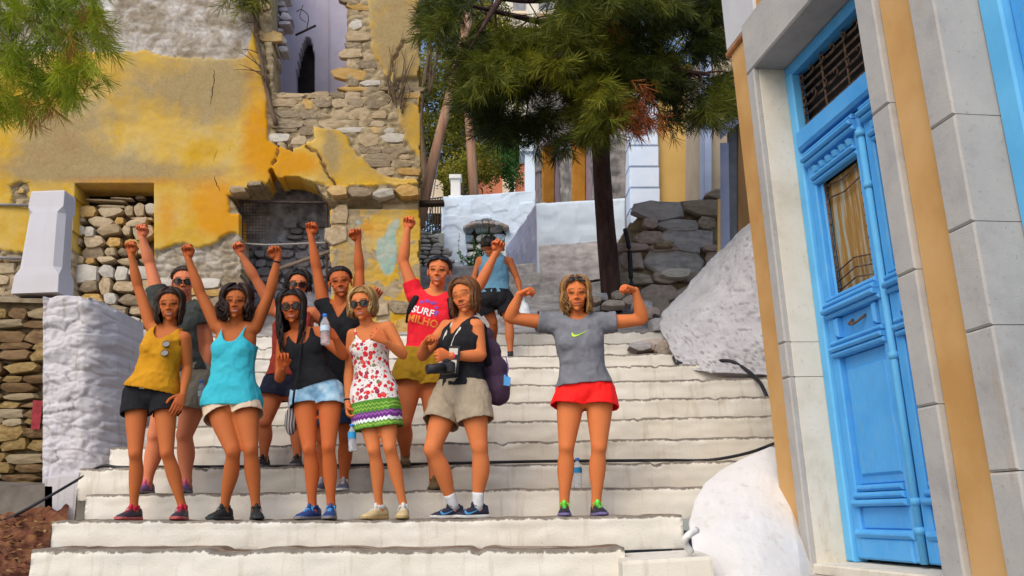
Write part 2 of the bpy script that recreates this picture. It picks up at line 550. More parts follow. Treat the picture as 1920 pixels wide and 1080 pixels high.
M_dim = mat('painted_dark', [(.012, .011, .012), (.025, .022, .02)], 3, 4, 1, .1, 20)  # near-black colour stands in for the shade inside voids and cracks

# ------------------------------------------------------------------ ground, hillside
mb = MB()
mb.add([(-400, -200, 0), (400, -200, 0), (400, 60, 0), (-400, 60, 0)], [(0, 1, 2, 3)])
o = mb.build('ground', mat('street_paving', [(.20, .18, .15), (.30, .27, .23)], 2, 8, .9, .4, 30)); tag(o, kind='structure')
xs = np.linspace(-70, 70, 70); ys = np.linspace(12.6, 95, 60)
X, Yy = np.meshgrid(xs, ys)
Z = 3.1 + (Yy - 12.6) * .23 + fbm(np.stack([X * .12, Yy * .12], -1), 5) * 1.2 * sstep(14, 30, Yy) - .4
idx = np.arange(X.size).reshape(X.shape)
o = mesh_obj('hillside', np.stack([X, Yy, Z], -1).reshape(-1, 3), np.stack([idx[:-1, :-1], idx[:-1, 1:], idx[1:, 1:], idx[1:, :-1]], -1).reshape(-1, 4), mat('dry_scrub', [(.07, .075, .025), (.16, .13, .05), (.26, .21, .11)], .8, 8, .95, .5, 6), None, True)
tag(o, kind='structure')

# ------------------------------------------------------------------ stair
stair = empty('stairway', (0, 5.5, 1.2)); tag(stair, kind='structure')
for k, w in enumerate(STEP_W):
    d = STEP_D[k]; nd = STEP_D[k + 1] if k + 1 < len(STEP_D) else d + .7
    xs = np.arange(w[0, 0], w[-1, 0] + .02, .025)
    z0 = np.interp(xs, w[:, 0], w[:, 2])
    prev = np.interp(xs, STEP_W[k - 1][:, 0], STEP_W[k - 1][:, 2]) if k else z0 - .24
    zt = z0 + .007 * fbm(np.stack([xs * 2.2, np.full_like(xs, k * 3.1)], -1), 3) + .006 * noise(np.stack([xs * 12, np.full_like(xs, k)], -1), 4) - .020 * sstep(.66, .86, noise(np.stack([xs * 7.3, np.full_like(xs, k * 2.3)], -1), 14))
    # profile from the foot of the riser up over the nose and back along the tread
    tt = np.concatenate([np.linspace(0, 1, 13), np.linspace(0, 1, 7)[1:]])
    V, wear, soil, mi = [], [], [], []
    sag = .03 * fbm(np.stack([xs * .8, np.full_like(xs, k * 1.7)], -1), 9)
    for j in range(19):
        if j < 13:
            f = j / 12
            z = prev - .03 + (zt - prev + .03) * f
            bulge = .012 * math.sin(f * math.pi) + .016 * max(0, (f - .7) / .3) * (1 if f < .97 else .55)
            y = d + sag + .020 - bulge + .012 * fbm(np.stack([xs * 5, z * 9 + k * 5], -1), 12) + .02 * max(0, f - .85) / .15 * sstep(.45, .7, noise(np.stack([xs * 9.1, np.full_like(xs, k * 3.7)], -1), 15))
            wear.append(np.full_like(xs, min(1.0, max(0, (f - .84) / .12)) * .88)); soil.append(np.full_like(xs, max(0, 1 - f * 3.2) * .75))
        else:
            f = (j - 12) / 6
            z = zt + .004 * f; y = d + sag + .018 + (nd - d + .06) * f
            wear.append(np.full_like(xs, .8)); soil.append(np.full_like(xs, .3 + .4 * f))
        V.append(np.stack([xs, np.broadcast_to(y, xs.shape), z], -1))
    V = np.stack(V)
    nx = len(xs)
    idx = np.arange(V.shape[0] * nx).reshape(V.shape[0], nx)
    q = np.stack([idx[:-1, :-1], idx[:-1, 1:], idx[1:, 1:], idx[1:, :-1]], -1).reshape(-1, 4)
    # end walls down to the tread below
    verts = V.reshape(-1, 3); n0 = len(verts)
    sides = []
    for col in (0, nx - 1):
        base = verts[idx[:, col]].copy(); base[:, 2] = base[:, 2].min() - .25
        b0 = len(verts); verts = np.concatenate([verts, base])
        for j in range(V.shape[0] - 1): sides.append([idx[j, col], idx[j + 1, col], b0 + j + 1, b0 + j])
    q = np.concatenate([q, np.array(sides)])
    ex = len(verts) - n0
    A = {'wear': np.concatenate([np.stack(wear).ravel(), np.full(ex, .1)]), 'soil': np.concatenate([np.stack(soil).ravel(), np.full(ex, .2)])}
    o = mesh_obj('step', verts, q, [M_step, M_tread], stair, True, None, A)
    mi = np.zeros(len(q), np.int32); nq = nx - 1
    mi[nq * 13:nq * 18] = 1
    o.data.polygons.foreach_set('material_index', mi)
# lower ledge at the right foot of the stair
def block(name, corners_px, y0, y1, z0off, m, parent=None, kind=None, bev=.02, label=None, cat=None):
    (x0, ya), (x1, yb) = corners_px
    a, b = P(x0, ya, y0), P(x1, yb, y0)
    mb = MB()
    top = [a, b, b + [0, y1 - y0, 0.02], a + [0, y1 - y0, 0.02]]
    mb.loft([[p - np.array([0, 0, z0off]) for p in top], [p - np.array([0, 0, bev]) for p in top], [p * (1 - .02) + np.mean(top, 0) * .02 for p in top]])
    o = mb.build(name, m, parent); tag(o, label, cat, None, kind); return o
blk = block('ledge', [(1166, 1052), (1335, 1043)], 5.28, 5.75, .5, M_step, stair)

# upper ramp with low cobbles, then the lane above
def strip(name, rows, m, parent=None, kind='structure', nx=40, sub=10, amp=.03, sc=4):
    """Sheet through rows of (left px, right px, y px..., depth)."""
    R = []
    for (xa, ya, xb, yb, d) in rows:
        a, b = P(xa, ya, d), P(xb, yb, d)
        R.append(a + (b - a) * np.linspace(0, 1, nx)[:, None])
    R = np.array(R); n = len(R)
    t = np.linspace(0, n - 1, (n - 1) * sub + 1); i = np.minimum(t.astype(int), n - 2); u = (t - i)[:, None, None]
    S = R[i] * (1 - u) + R[i + 1] * u
    S[..., 2] += amp * fbm(S[..., :2] * sc, 6)
    idx = np.arange(S.shape[0] * nx).reshape(-1, nx)
    o = mesh_obj(name, S.reshape(-1, 3), np.stack([idx[:-1, :-1], idx[:-1, 1:], idx[1:, 1:], idx[1:, :-1]], -1).reshape(-1, 4), m, parent, True)
    return tag(o, kind=kind) if parent is None else o
M_path = mat('grey_cobbled_path', [(.22, .20, .19), (.36, .33, .32), (.47, .44, .42)], 4, 8, .95, .8, 18)
LAND_D = 10.7
path = strip('path', [(240, 634, 1250, 622, 10.75), (300, 628, 1230, 614, 11.3), (420, 596, 1215, 586, 12.0), (560, 578, 1205, 560, 12.8)], M_path, amp=.03)
up = empty('upper_steps', P(960, 570, 12.8)); tag(up, kind='structure')
for k, (yl, yr, d) in enumerate([(603, 596, 11.9), (580, 572, 12.6), (558, 548, 13.3), (536, 526, 14.0), (516, 506, 14.7), (498, 490, 15.4)]):
    a, b = P(560, yl + 8, d), P(1175 - k * 6, yr, d)
    mb = MB(); n = 26; pts = [a + (b - a) * t for t in np.linspace(0, 1, n)]
    z = [.02 * noise(np.array([[t * 9, k]]))[0] for t in range(n)]
    ring = lambda i: [pts[i] + [0, 0, -.35], pts[i] + [0, .015, z[i] - .03], pts[i] + [0, .03, z[i]], pts[i] + [0, .85, z[i] + .02], pts[i] + [0, .85, -.35]]
    mb.loft([ring(i) for i in range(n)])
    mb.build('step', mat('grey_lime_step', [(.24, .23, .235), (.38, .365, .37), (.50, .485, .48)], 7, 9, .95, .9, 25), up)

ramp_ = strip('ramp', [(1016, 532, 1186, 522, 14.1), (1012, 500, 1182, 485, 14.6), (1010, 463, 1180, 446, 15.17)], M_path, amp=.05)
# ------------------------------------------------------------------ ruined yellow building
FAC = make_plane(600, 378, 11.2, .093)
Nf = FAC[1]; Xf = unit(np.cross([0, 0, 1.0], Nf)); Xf = Xf if Xf[0] > 0 else -Xf
ruin = empty('ruined_house', on_plane(400, 800, FAC)); tag(ruin, 'ruined ochre plastered stone house with open upper window and stone-filled opening', 'building')
W_UP = [(508, -90), (511, 60), (513, 174), (646, 176), (650, 120), (649, -90)]
W_FILL = [(143, 347), (292, 347), (292, 760), (131, 760), (134, 560)]
W_LOW = [(430, 372), (455, 362), (488, 352), (503, 345), (507, 318), (514, 315), (520, 338), (560, 335), (592, 346), (606, 364), (612, 376), (621, 392), (621, 700), (450, 700), (452, 560), (452, 470), (448, 400), (441, 388)]
BARE = [[(468, -90), (478, 40), (490, 110), (497, 175), (505, 200), (502, 235), (506, 265), (524, 278), (548, 284), (565, 275), (590, 262), (584, 236), (640, 244), (655, 262), (664, 288), (690, 310), (712, 326), (740, 334), (787, 338), (787, 300), (760, 262), (742, 205), (758, 192), (787, 204), (787, 150), (752, 150), (735, 165), (712, 130), (696, 90), (690, 40), (694, -90)],
        [(430, 372), (480, 346), (520, 342), (600, 348), (618, 356), (660, 350), (690, 356), (720, 348), (760, 352), (800, 340), (800, 400), (430, 400)],
        [(292, 468), (322, 462), (345, 452), (372, 466), (402, 456), (440, 438), (460, 450), (460, 760), (292, 760)],
        [(-80, 470), (45, 478), (60, 560), (60, 760), (-80, 760)], [(22, 352), (40, 343), (56, 350), (56, 388), (26, 388)],
        [(132, 470), (145, 470), (145, 760), (120, 760)],
        [(-80, -90), (470, -90), (478, 50), (466, 108), (430, 114), (332, 110), (272, 98), (205, 104), (-80, 96)], [(618, 392), (800, 392), (800, 800), (618, 800)]]
PATCH = [(500, 20), (488, -20), (498, -90), (488, -90), (484, 20), (495, 70)]
def warp(X, Y, a=7.0):
    p = np.stack([X, Y], -1)
    return X + a * fbm(p / 34, 31, 3) + 2.5 * noise(p / 8, 33), Y + a * fbm(p / 34, 32, 3) + 2.5 * noise(p / 8, 34)
def bare_mask(X, Y):
    x, y = warp(X, Y)
    m = np.zeros(X.shape, bool)
    for b in BARE: m |= in_poly(x, y, b)
    return m
def blur(a, n=2):
    a = a.astype(float)
    for _ in range(n):
        p = np.pad(a, 1, mode='edge')
        a = (p[:-2, 1:-1] + p[2:, 1:-1] + p[1:-1, :-2] + p[1:-1, 2:] + 4 * p[1:-1, 1:-1]) / 8
    return a
def f_plaster(X, Y): return 1 - blur(bare_mask(X, Y), 1)
CRACKS = [([(478, -20), (486, 40), (492, 90), (500, 140), (504, 180), (512, 215), (522, 236), (528, 262), (540, 272), (548, 286)], 3.2), ([(522, 236), (520, 262), (522, 290), (512, 316)], 2.2), ([(575, 278), (592, 288), (604, 300), (610, 322), (622, 336), (628, 350)], 3.0), ([(640, 20), (652, 60), (650, 110)], 1.6), ([(720, 200), (738, 120), (760, 80)], 1.8)]
def f_crack(X, Y):
    x = X + 4 * noise(np.stack([X, Y], -1) / 9, 41); y = Y + 4 * noise(np.stack([X, Y], -1) / 9, 42)
    r = np.zeros(X.shape)
    for pts, w in CRACKS: r = np.maximum(r, sstep(w * .62 + .9, w * .2, seg_dist(x, y, pts)))
    return r
def fac_h(X, Y):
    p = np.stack([X, Y], -1)
    pl = f_plaster(X, Y)
    f2, cid = worley(np.stack([X / 26, Y / 15], -1), 5)
    rough = .045 * np.minimum(1, f2 * 3) + .03 * (cid - .5) + .02 * fbm(p / 7, 8)
    top = in_poly(X, Y, BARE[6]) | in_poly(X, Y, BARE[7])
    rough = np.where(in_poly(X, Y, BARE[6]), rough * .3 + .03 + .022 * fbm(p / 22, 19), rough * .7)
    pier = sstep(388, 396, Y) * (X > 616)
    rough = rough * (1 - .75 * pier) + .05 * pier
    slot = in_poly(X, Y, [(606, 376), (640, 379), (787, 381), (787, 391), (620, 391)])
    h = (1 - pl) * (rough - .02) + pl * (.055 + .012 * fbm(p / 60, 15) + .004 * fbm(p / 10, 16))
    ledge = in_poly(*warp(X, Y, 3), [(455, 362), (500, 350), (600, 352), (640, 350), (800, 345), (800, 377), (620, 377), (600, 368), (560, 362), (480, 372)])
    h = h + ledge * .025
    h = h - f_crack(X, Y) * .085
    return np.where(slot, -.22, h)
def fac_keep(X, Y):
    x, y = warp(X, Y, 3.0)
    up = in_poly(X + (x - X) * .5, Y, W_UP)
    fill = in_poly(X, Y, W_FILL)
    low = in_poly(x, y, W_LOW)
    edge = X > 786 + 3 * noise(np.stack([Y / 20, Y * 0], -1), 3)
    return ~(up | fill | low | edge)
def t_fac():
    t = NT('ochre_plaster_and_rubble'); co = t.coord()
    pl, gr, og, st, tl = (t.attr(k) for k in ('plaster', 'lime', 'orange', 'stain', 'teal'))
    n = t.noise(1.1, 8, .65, co, .3); n2 = t.noise(4.5, 7, .65, co); n3 = t.noise(30, 5, .7, co)
    ye = t.ramp(n, [(.28, (.46, .225, .010)), (.42, (.55, .325, .030)), (.55, (.60, .40, .10)), (.70, (.52, .41, .20))])
    ye = t.mix(t.val(n2, .45, .75, 0, .5), ye, (.55, .39, .13))
    ye = t.mix(t.math('MULTIPLY', t.val(t.math('ADD', og, t.math('MULTIPLY', t.math('SUBTRACT', n2, .5), .9)), .35, .75), .8), ye, (.60, .25, .006))
    sm = t.val(t.math('ADD', st, t.math('MULTIPLY', t.math('SUBTRACT', n2, .5), 1.3)), .12, .80)
    ye = t.mix(t.math('MULTIPLY', sm, .72), ye, t.ramp(n3, [(.3, (.20, .155, .10)), (.7, (.33, .27, .18))]))
    ye = t.mix(t.val(n3, .62, .75, 0, .3), ye, (.28, .17, .05))
    ru = t.ramp(t.noise(7, 8, .7, co, .5), [(.25, (.17, .13, .075)), (.45, (.31, .24, .145)), (.6, (.42, .33, .20)), (.75, (.38, .32, .24))])
    li = t.ramp(t.noise(3.2, 9, .72, co, .4), [(.30, (.16, .12, .075)), (.46, (.30, .25, .19)), (.58, (.46, .42, .38)), (.68, (.68, .65, .63))])
    ru = t.mix(gr, ru, li)
    c = t.mix(t.val(pl, .35, .65), ru, ye)
    tn = t.val(t.math('ADD', tl, t.math('MULTIPLY', t.math('SUBTRACT', n2, .5), .7)), .42, .62)
    c = t.mix(t.math('MULTIPLY', tn, .8), c, t.ramp(n2, [(.35, (.16, .42, .42)), (.65, (.42, .48, .45))]))
    t.bump(t.math('ADD', n3, t.math('MULTIPLY', t.noise(90, 4, .7, co), .6)), .45, .01)
    return t.done(c, .92, .1)
gs = lambda X, Y, L: sum(a * np.exp(-((X - x) / sx) ** 2 - ((Y - y) / sy) ** 2) for x, y, sx, sy, a in L)
fx = np.arange(-70, 796, 2.6); fy = np.arange(-80, 720, 2.6)
lime_f = lambda X, Y: blur(in_poly(*warp(X, Y, 10), BARE[6]), 2)
def pier_f(X, Y): return ((X > 618) & (Y > 394)).astype(float)
att = {'plaster': lambda X, Y: np.clip(f_plaster(X, Y) * (1 - f_crack(X, Y)) + .9 * pier_f(X, Y) * (fbm(np.stack([X / 30, Y / 30], -1), 61) > -.15), 0, 1), 'lime': lambda X, Y: np.clip(lime_f(X, Y) + .75 * in_poly(X, Y, [(292, 440), (460, 430), (460, 760), (292, 760)]), 0, 1),
       'orange': lambda X, Y: gs(X, Y, [(490, 250, 45, 90, .9), (560, 310, 70, 30, .9), (400, 380, 60, 60, .8), (215, 340, 110, 10, 1), (310, 410, 25, 60, .6), (30, 310, 60, 30, .4), (470, 120, 18, 50, .5), (420, 415, 40, 40, .7), (685, 430, 60, 25, .7), (640, 480, 20, 40, .5)]),
       'stain': lambda X, Y: gs(X, Y, [(100, 260, 70, 60, .8), (250, 325, 180, 20, .85), (330, 160, 130, 60, .8), (420, 150, 50, 60, .5), (170, 300, 120, 30, .6), (60, 330, 60, 40, .4), (750, 240, 40, 60, .6), (745, 60, 60, 100, 1.15), (640, 290, 40, 40, .45), (620, 280, 14, 70, .7), (720, 320, 50, 20, .5), (400, 200, 60, 50, .5), (180, 230, 60, 40, .5), (660, 500, 40, 60, .8), (750, 470, 25, 40, .4), (690, 400, 60, 8, .6)]),
       'teal': lambda X, Y: gs(X, Y, [(733, 455, 12, 38, 1.0), (728, 495, 14, 30, .9), (712, 470, 10, 30, .7), (672, 418, 8, 6, .7), (745, 420, 6, 12, .6)])}
o = relief('facade_wall', lambda X, Y, H: on_plane(X, Y, FAC, H), fx, fy, fac_h, fac_keep, t_fac(), ruin, att, .5, True, -Nf)
# flank of the ruin running back from its free corner
a, b = on_plane(784, -90, FAC, -.02), on_plane(784, 760, FAC, -.02)
mb = MB(); ringa = [a, b, b + [-.95, 6, 0], a + [-.95, 6, 0]]
mb.loft([ringa, [p - np.array([.5, 0, 0]) for p in ringa]]); mb.build('flank_wall', ST_warm[0], ruin)
WARM = stone_meshes('warm', [ST_warm[0], ST_warm[3], ST_warm[0], ST_warm[1], ST_warm[3], ST_warm[2], ST_warm[0]], 14, .2, 3)
# bare stones of the facade, courses round the upper window and below it
def acc_bare(x, y):
    X, Y = np.array([[x]]), np.array([[y]])
    ok = all(bool(bare_mask(np.array([[x + dx]]), np.array([[y + dy]]))[0, 0]) for dx, dy in ((0, 0), (-9, 0), (9, 0), (0, -5), (0, 5)))
    return ok and bool(fac_keep(np.array([[x - 7]]), Y)[0, 0]) and bool(fac_keep(np.array([[x + 7]]), Y)[0, 0]) and bool(fac_keep(X, Y + 5)[0, 0]) and x < 776
rubble(ruin, WARM, FAC, (500, -20, 780, 350), (9, 21), (20, 62), acc_bare, .10, .006, .010, 5, 1.02, .025, 'stone', .14)
rubble(ruin, WARM, FAC, (292, 540, 452, 640), (14, 24), (26, 56), acc_bare, .12, .03, .012, 6, .99, .025)
rubble(ruin, WARM, FAC, (-40, 480, 60, 560), (16, 26), (24, 44), acc_bare, .12, .02, .012, 7, .98, .03)
rubble(ruin, WARM, FAC, (24, 350, 54, 388), (10, 14), (18, 28), acc_bare, .12, .035, .01, 8, .93, .05)
def acc_pier(x, y): return (x < 652 and y < 470) or y > 575
rubble(ruin, WARM, FAC, (622, 394, 786, 640), (30, 46), (30, 46), acc_pier, .12, .055, .008, 9, 1.0, .015)
# lintel ledge slabs
for (x0, x1, y0, y1) in [(434, 468, 356, 370), (466, 497, 346, 358), (612, 655, 354, 376), (652, 700, 357, 378), (698, 742, 360, 379), (738, 788, 352, 378)]:
    c = on_plane((x0 + x1) / 2, (y0 + y1) / 2, FAC)
    w = np.linalg.norm(on_plane(x1, y0, FAC) - on_plane(x0, y0, FAC)); h = np.linalg.norm(on_plane(x0, y1, FAC) - on_plane(x0, y0, FAC))
    lay_stone(WARM[int(x0) % 14], ruin, c + Nf * .05, Xf, Nf, w * 1.0, h * .95, .28, .02)
# window filled with loose stones
fill = empty('window_fill', on_plane(215, 640, FAC), ruin)
FILLP = (FAC[0] - Nf * .20, Nf)
mb = MB(); mb.add([on_plane(x, y, (FAC[0] - Nf * .30, Nf)) for x, y in ((125, 385), (300, 385), (300, 770), (125, 770))], [(0, 1, 2, 3)]); mb.build('packing', M_mortar_d, fill)
rubble(fill, stone_meshes('fill', [ST_warm[0], ST_warm[1], ST_warm[0], ST_warm[2], ST_warm[3], ST_warm[0], ST_warm[2]], 16, .42, 9), FILLP, (134, 384, 294, 690), (14, 29), (18, 50), lambda x, y: 138 < x < 291 and y > 384, .22, .04, .03, 12, .98, .09, 'stone', .22)
for (x, y, w, h) in [(200, 378, 90, 5), (212, 389, 62, 6), (268, 412, 50, 7), (230, 374, 50, 4)]:
    c = on_plane(x, y, FILLP); lay_stone(WARM[2], fill, c, Xf, Nf, w * .0067, h * .0067, .12, -.06, 'slat')
lay_stone(WARM[4], fill, on_plane(264, 372, (FAC[0] - Nf * .3, Nf)), Xf, Nf, .14, .06, .1)  # added stone stands in for the bright glimpse of sky in the gap
# interior seen through the openings
mb = MB(); q = lambda x, y, d: on_plane(x, y, (FAC[0] - Nf * d, Nf))
mb.add([q(120, 330, .55), q(300, 330, .55), q(300, 400, .55), q(120, 400, .55)], [(0, 1, 2, 3)]); mb.build('inner_dark_sheet', M_dim, ruin)  # near-black sheet painted as the shade behind the gap
M_lilac = lime_mat('lilac_inner_plaster', (.44, .41, .50), (.26, .24, .28), .3, 1.6, .3)
IN = (FAC[0] - Nf * 2.4, Nf)
NICHE = [(553, 178), (554, 140), (560, 105), (568, 80), (575, 68), (582, 72), (588, 90), (590, 120), (590, 178)]
def in_keep(X, Y): return ~in_poly(X, Y, NICHE)
relief('inner_wall', lambda X, Y, H: on_plane(X, Y, IN, H), np.arange(470, 700, 3.0), np.arange(-110, 240, 3.0), lambda X, Y: .015 * fbm(np.stack([X, Y], -1) / 25, 3) + .12 * sstep(615, 621, X), in_keep, M_lilac, ruin, None, .3, True, -Nf)
mb = MB(); I2 = (FAC[0] - Nf * 2.68, Nf); mb.add([on_plane(x, y, I2) for x, y in ((545, 60), (600, 60), (600, 185), (545, 185))], [(0, 1, 2, 3)]); mb.build('niche_back', M_dim, ruin)  # near-black sheet paints the shade of a deep niche
# whitewashed stone jamb on the left inside of the upper window
JP = (FAC[0] - Nf * .62, Nf)
rubble(ruin, stone_meshes('lime', [M_lilac, M_lime_rough], 8, .5, 4), JP, (504, -40, 548, 178), (9, 15), (16, 30), lambda x, y: x < 548 - max(0, (y - 40)) * .2, .25, 0, .05, 13, .96, .05)
mb = MB(); mb.loft([[q(500, -100, .7), q(530, -100, .7), q(518, 178, .7), q(500, 178, .7)], [q(500, -100, 2.3), q(530, -100, 2.3), q(518, 178, 2.3), q(500, 178, 2.3)]]); mb.build('jamb_wall', M_lilac, ruin)
mb = MB(); mb.tube([q(554, 66, 1.6), q(592, 48, 1.6)], .022, 6); mb.tube(spline([q(575, 55, 1.6), q(578, 30, 1.6), q(565, 18, 1.6), q(556, 22, 1.6)], 12), .008, 5); mb.tube(spline([q(574, 42, 1.6), q(562, 32, 1.6), q(568, 10, 1.6)], 8), .006, 5); mb.build('broken_bracket', M_iron, ruin, True)
# lower opening: dim rubble wall behind, timber lintel, iron gate frame with mesh
LOWP = (FAC[0] - Nf * 1.15, Nf)
M_in = mat('grey_inner_plaster', [(.12, .115, .13), (.30, .29, .33), (.48, .48, .55), (.62, .66, .75)], 3.5, 9, .95, .8, 25)  # blue-grey plaster, mottled dark to pale at random
relief('inner_wall', lambda X, Y, H: on_plane(X, Y, LOWP, H), np.arange(380, 690, 4.0), np.arange(300, 720, 4.0), lambda X, Y: .08 * fbm(np.stack([X / 16, Y / 12], -1), 71) + .05 * (worley(np.stack([X / 22, Y / 14], -1), 8)[1]), None, M_in, ruin, None, .1, True, -Nf)
rubble(ruin, stone_meshes('inner', [mat('grey_inner_stone', [(.16, .145, .145), (.30, .28, .30), (.44, .43, .46)], 5, 7, .95, .6, 30, rnd=.7)], 8, .5, 6), LOWP, (440, 430, 640, 600), (10, 18), (18, 36), lambda x, y: noise(np.array([[x / 40, y / 40]]), 5)[0] > -.2, .12, .1, .02, 14)  # grey stones, tone varied at random
mb = MB(); mb.box((q(700, 383, .25) + q(790, 385, .25)) / 2, (np.linalg.norm(q(790, 382, .2) - q(612, 382, .2)), .16, .05)); mb.build('timber_lintel', mat('charred_timber', [(.025, .016, .012), (.06, .04, .03)], 9, 6, .9, .5, 40, stretch=(.2, 1, 1)), ruin)
if False: mb.box((q(452, 382, .2) + q(628, 382, .2)) / 2, (np.linalg.norm(q(628, 382, .2) - q(440, 382, .2)), .22, .05)); mb.build('timber_lintel', mat('charred_timber', [(.025, .016, .012), (.06, .04, .03)], 9, 6, .9, .5, 40, stretch=(.2, 1, 1)), ruin)
gate = empty('iron_gate', q(455, 560, .12)); tag(gate, 'rusty iron gate frame with wire mesh in the broken lower opening', 'gate')
mb = MB(); zc = lambda x, y: q(x, y, .14)
mb.tube([zc(453, 376), zc(452, 640)], .022, 6); mb.tube([zc(448, 378), zc(618, 380)], .024, 6); mb.tube([zc(612, 380), zc(614, 640)], .018, 6); mb.build('frame', M_iron, gate)
mb = MB()
for x in range(462, 500, 6): mb.tube([zc(x, 380), zc(x - .5, 450)], .0035, 4)
for y in range(386, 452, 6): mb.tube([zc(454, y), zc(498, y + .5)], .0035, 4)
mb.build('wire_mesh', M_iron, gate)
mb = MB(); mb.tube(spline([zc(454, 456), zc(500, 459), zc(560, 457), zc(618, 455)], 14), .014, 6); o = mb.build('rope', mat('old_rope', [(.25, .22, .2), (.42, .39, .36)], 60, 4, .9, .6, 200), None, True); tag(o, 'pale rope stretched across the dark lower opening of the ruin', 'rope')
mb = MB(); mb.tube([zc(520, 505), zc(622, 470)], .03, 6); o = mb.build('plank', mat('grey_plank', [(.12, .09, .07), (.22, .17, .13)], 12, 6, .9, .4, 40), None); tag(o, 'weathered plank leaning inside the lower opening of the ruin', 'plank')
for pts in ([(405, 345), (402, 310), (412, 280), (420, 262)], [(438, 258), (430, 285), (428, 300)], [(415, 365), (408, 350), (402, 318)], [(396, 200), (404, 150), (398, 118)], [(60, 345), (40, 350), (25, 372)]):
    mb = MB(); s_ = spline(np.array(pts, float), 16); s_ = s_ + 2.2 * np.stack([noise(s_ / 5, 3), noise(s_ / 5, 4)], -1)
    mb.tube(on_plane(s_[:, 0], s_[:, 1], FAC, .052), .006 * np.clip(np.sin(np.linspace(.15, 3.0, 16)), .3, 1), 5); mb.build('crack', M_dim, ruin)
# conduit pipes on the left of the facade
for y0 in (388, 487):
    mb = MB(); mb.tube([on_plane(-60, y0 - 3, FAC, .09), on_plane(60, y0 + 2, FAC, .09)], .02, 8); mb.build('pipe', mat('dull_pipe', [(.22, .21, .2), (.32, .30, .29)], 10, 4, .5, .1), ruin, True)

# ------------------------------------------------------------------ low wall with gatepost at the left
LW = make_plane(50, 700, 7.35, .0)
low = empty('stone_wall', on_plane(50, 918, LW)); tag(low, 'low brown stone wall at far left under the white gatepost', 'wall')
mb = MB(); q2 = lambda x, y, d: on_plane(x, y, (LW[0] - LW[1] * d, LW[1]))
mb.loft([[q2(-120, 562, .06), q2(99, 566, .06), q2(99, 1010, .06), q2(-120, 1010, .06)], [q2(-120, 562, .7), q2(99, 566, .7), q2(99, 1010, .7), q2(-120, 1010, .7)]]); mb.build('core', M_mortar, low)
rubble(low, stone_meshes('low', ST_dark, 12, .25, 15), LW, (-50, 572, 100, 925), (11, 25), (30, 76), lambda x, y: -46 < x < 92 and y > 572, .2, .03, .010, 21, 1.06, .03, 'stone', .1)
mb = MB(); mb.loft([[q2(-120, 556, -.04), q2(112, 562, -.04), q2(112, 569, -.04), q2(-120, 563, -.04)], [q2(-120, 552, .5), q2(112, 558, .5), q2(112, 566, .5), q2(-120, 560, .5)]]); mb.build('coping', M_mortar, low)
mb = MB(); mb.add([q2(62, 750, -.09), q2(80, 752, -.09), q2(74, 806, -.09), q2(58, 804, -.09)], [(0, 1, 2, 3)]); mb.build('red_paint_mark', mat('red_paint', [(.22, .02, .03), (.35, .04, .05)], 20, 4, .8, .1), low)
# whitewashed rough end of the wall, turning back up the stair
def end_fn(X, Y, H):
    """bulged pier: front face then side face going back."""
    u = (X - 92) / (212 - 92)
    ang = np.clip((u - .62) / .38, 0, 1) * 1.25
    base = on_plane(np.minimum(X, 186 + (X - 186) * .6), Y, LW, .10)
    back = np.stack([0 * ang, .30 * np.clip((u - .6) / .4, 0, 1.0) ** 1.6, 0 * ang], -1)
    return base + back + H[..., None] * np.array([.35, -.9, .1])
def end_h(X, Y):
    f2, cid = worley(np.stack([X / 46 + .45 * noise(np.stack([X, Y], -1) / 30, 2), Y / 25 + .5 * noise(np.stack([X, Y], -1) / 36, 6)], -1), 44)
    return .012 * np.minimum(1, f2 * 3.2) + .035 * (cid - .5) + .045 * fbm(np.stack([X, Y * 1.3], -1) / 34, 7) + .009 * fbm(np.stack([X, Y * 1.4], -1) / 8, 5)
def end_keep(X, Y): return (Y > 560 + 14 * sstep(150, 212, X) + 5 * noise(np.stack([X / 12, X * 0], -1), 2)) & (Y < 935)
o = relief('wall_end', end_fn, np.arange(92, 213, 2.0), np.arange(556, 960, 2.0), end_h, end_keep, M_lime_rough, None, None, .55, True, np.array([0, 1.0, 0]))
tag(o, 'rough whitewashed end of the low stone wall beside the steps', 'wall')
sd = []
A0, A1, B0, B1 = P(205, 590, 7.6), P(205, 905, 7.6), P(258, 668, 10.9), P(258, 770, 10.9)
def side_fn(X, Y, H):
    u, v = X[..., None], Y[..., None]
    p = (A0 * (1 - u) + B0 * u) * (1 - v) + (A1 * (1 - u) + B1 * u) * v
    return p + H[..., None] * np.array([.9, -.2, .1])
o = relief('side_wall', side_fn, np.linspace(0, 1, 90), np.linspace(0, 1, 60), lambda X, Y: .05 * worley(np.stack([X * 10, Y * 6], -1), 4)[1] + .04 * fbm(np.stack([X * 20, Y * 12], -1), 5), None, M_lime_rough, None, None, .4, True, np.array([-1, 0, 0]))
tag(o, 'whitewashed rubble wall running back up the left edge of the stair', 'wall')
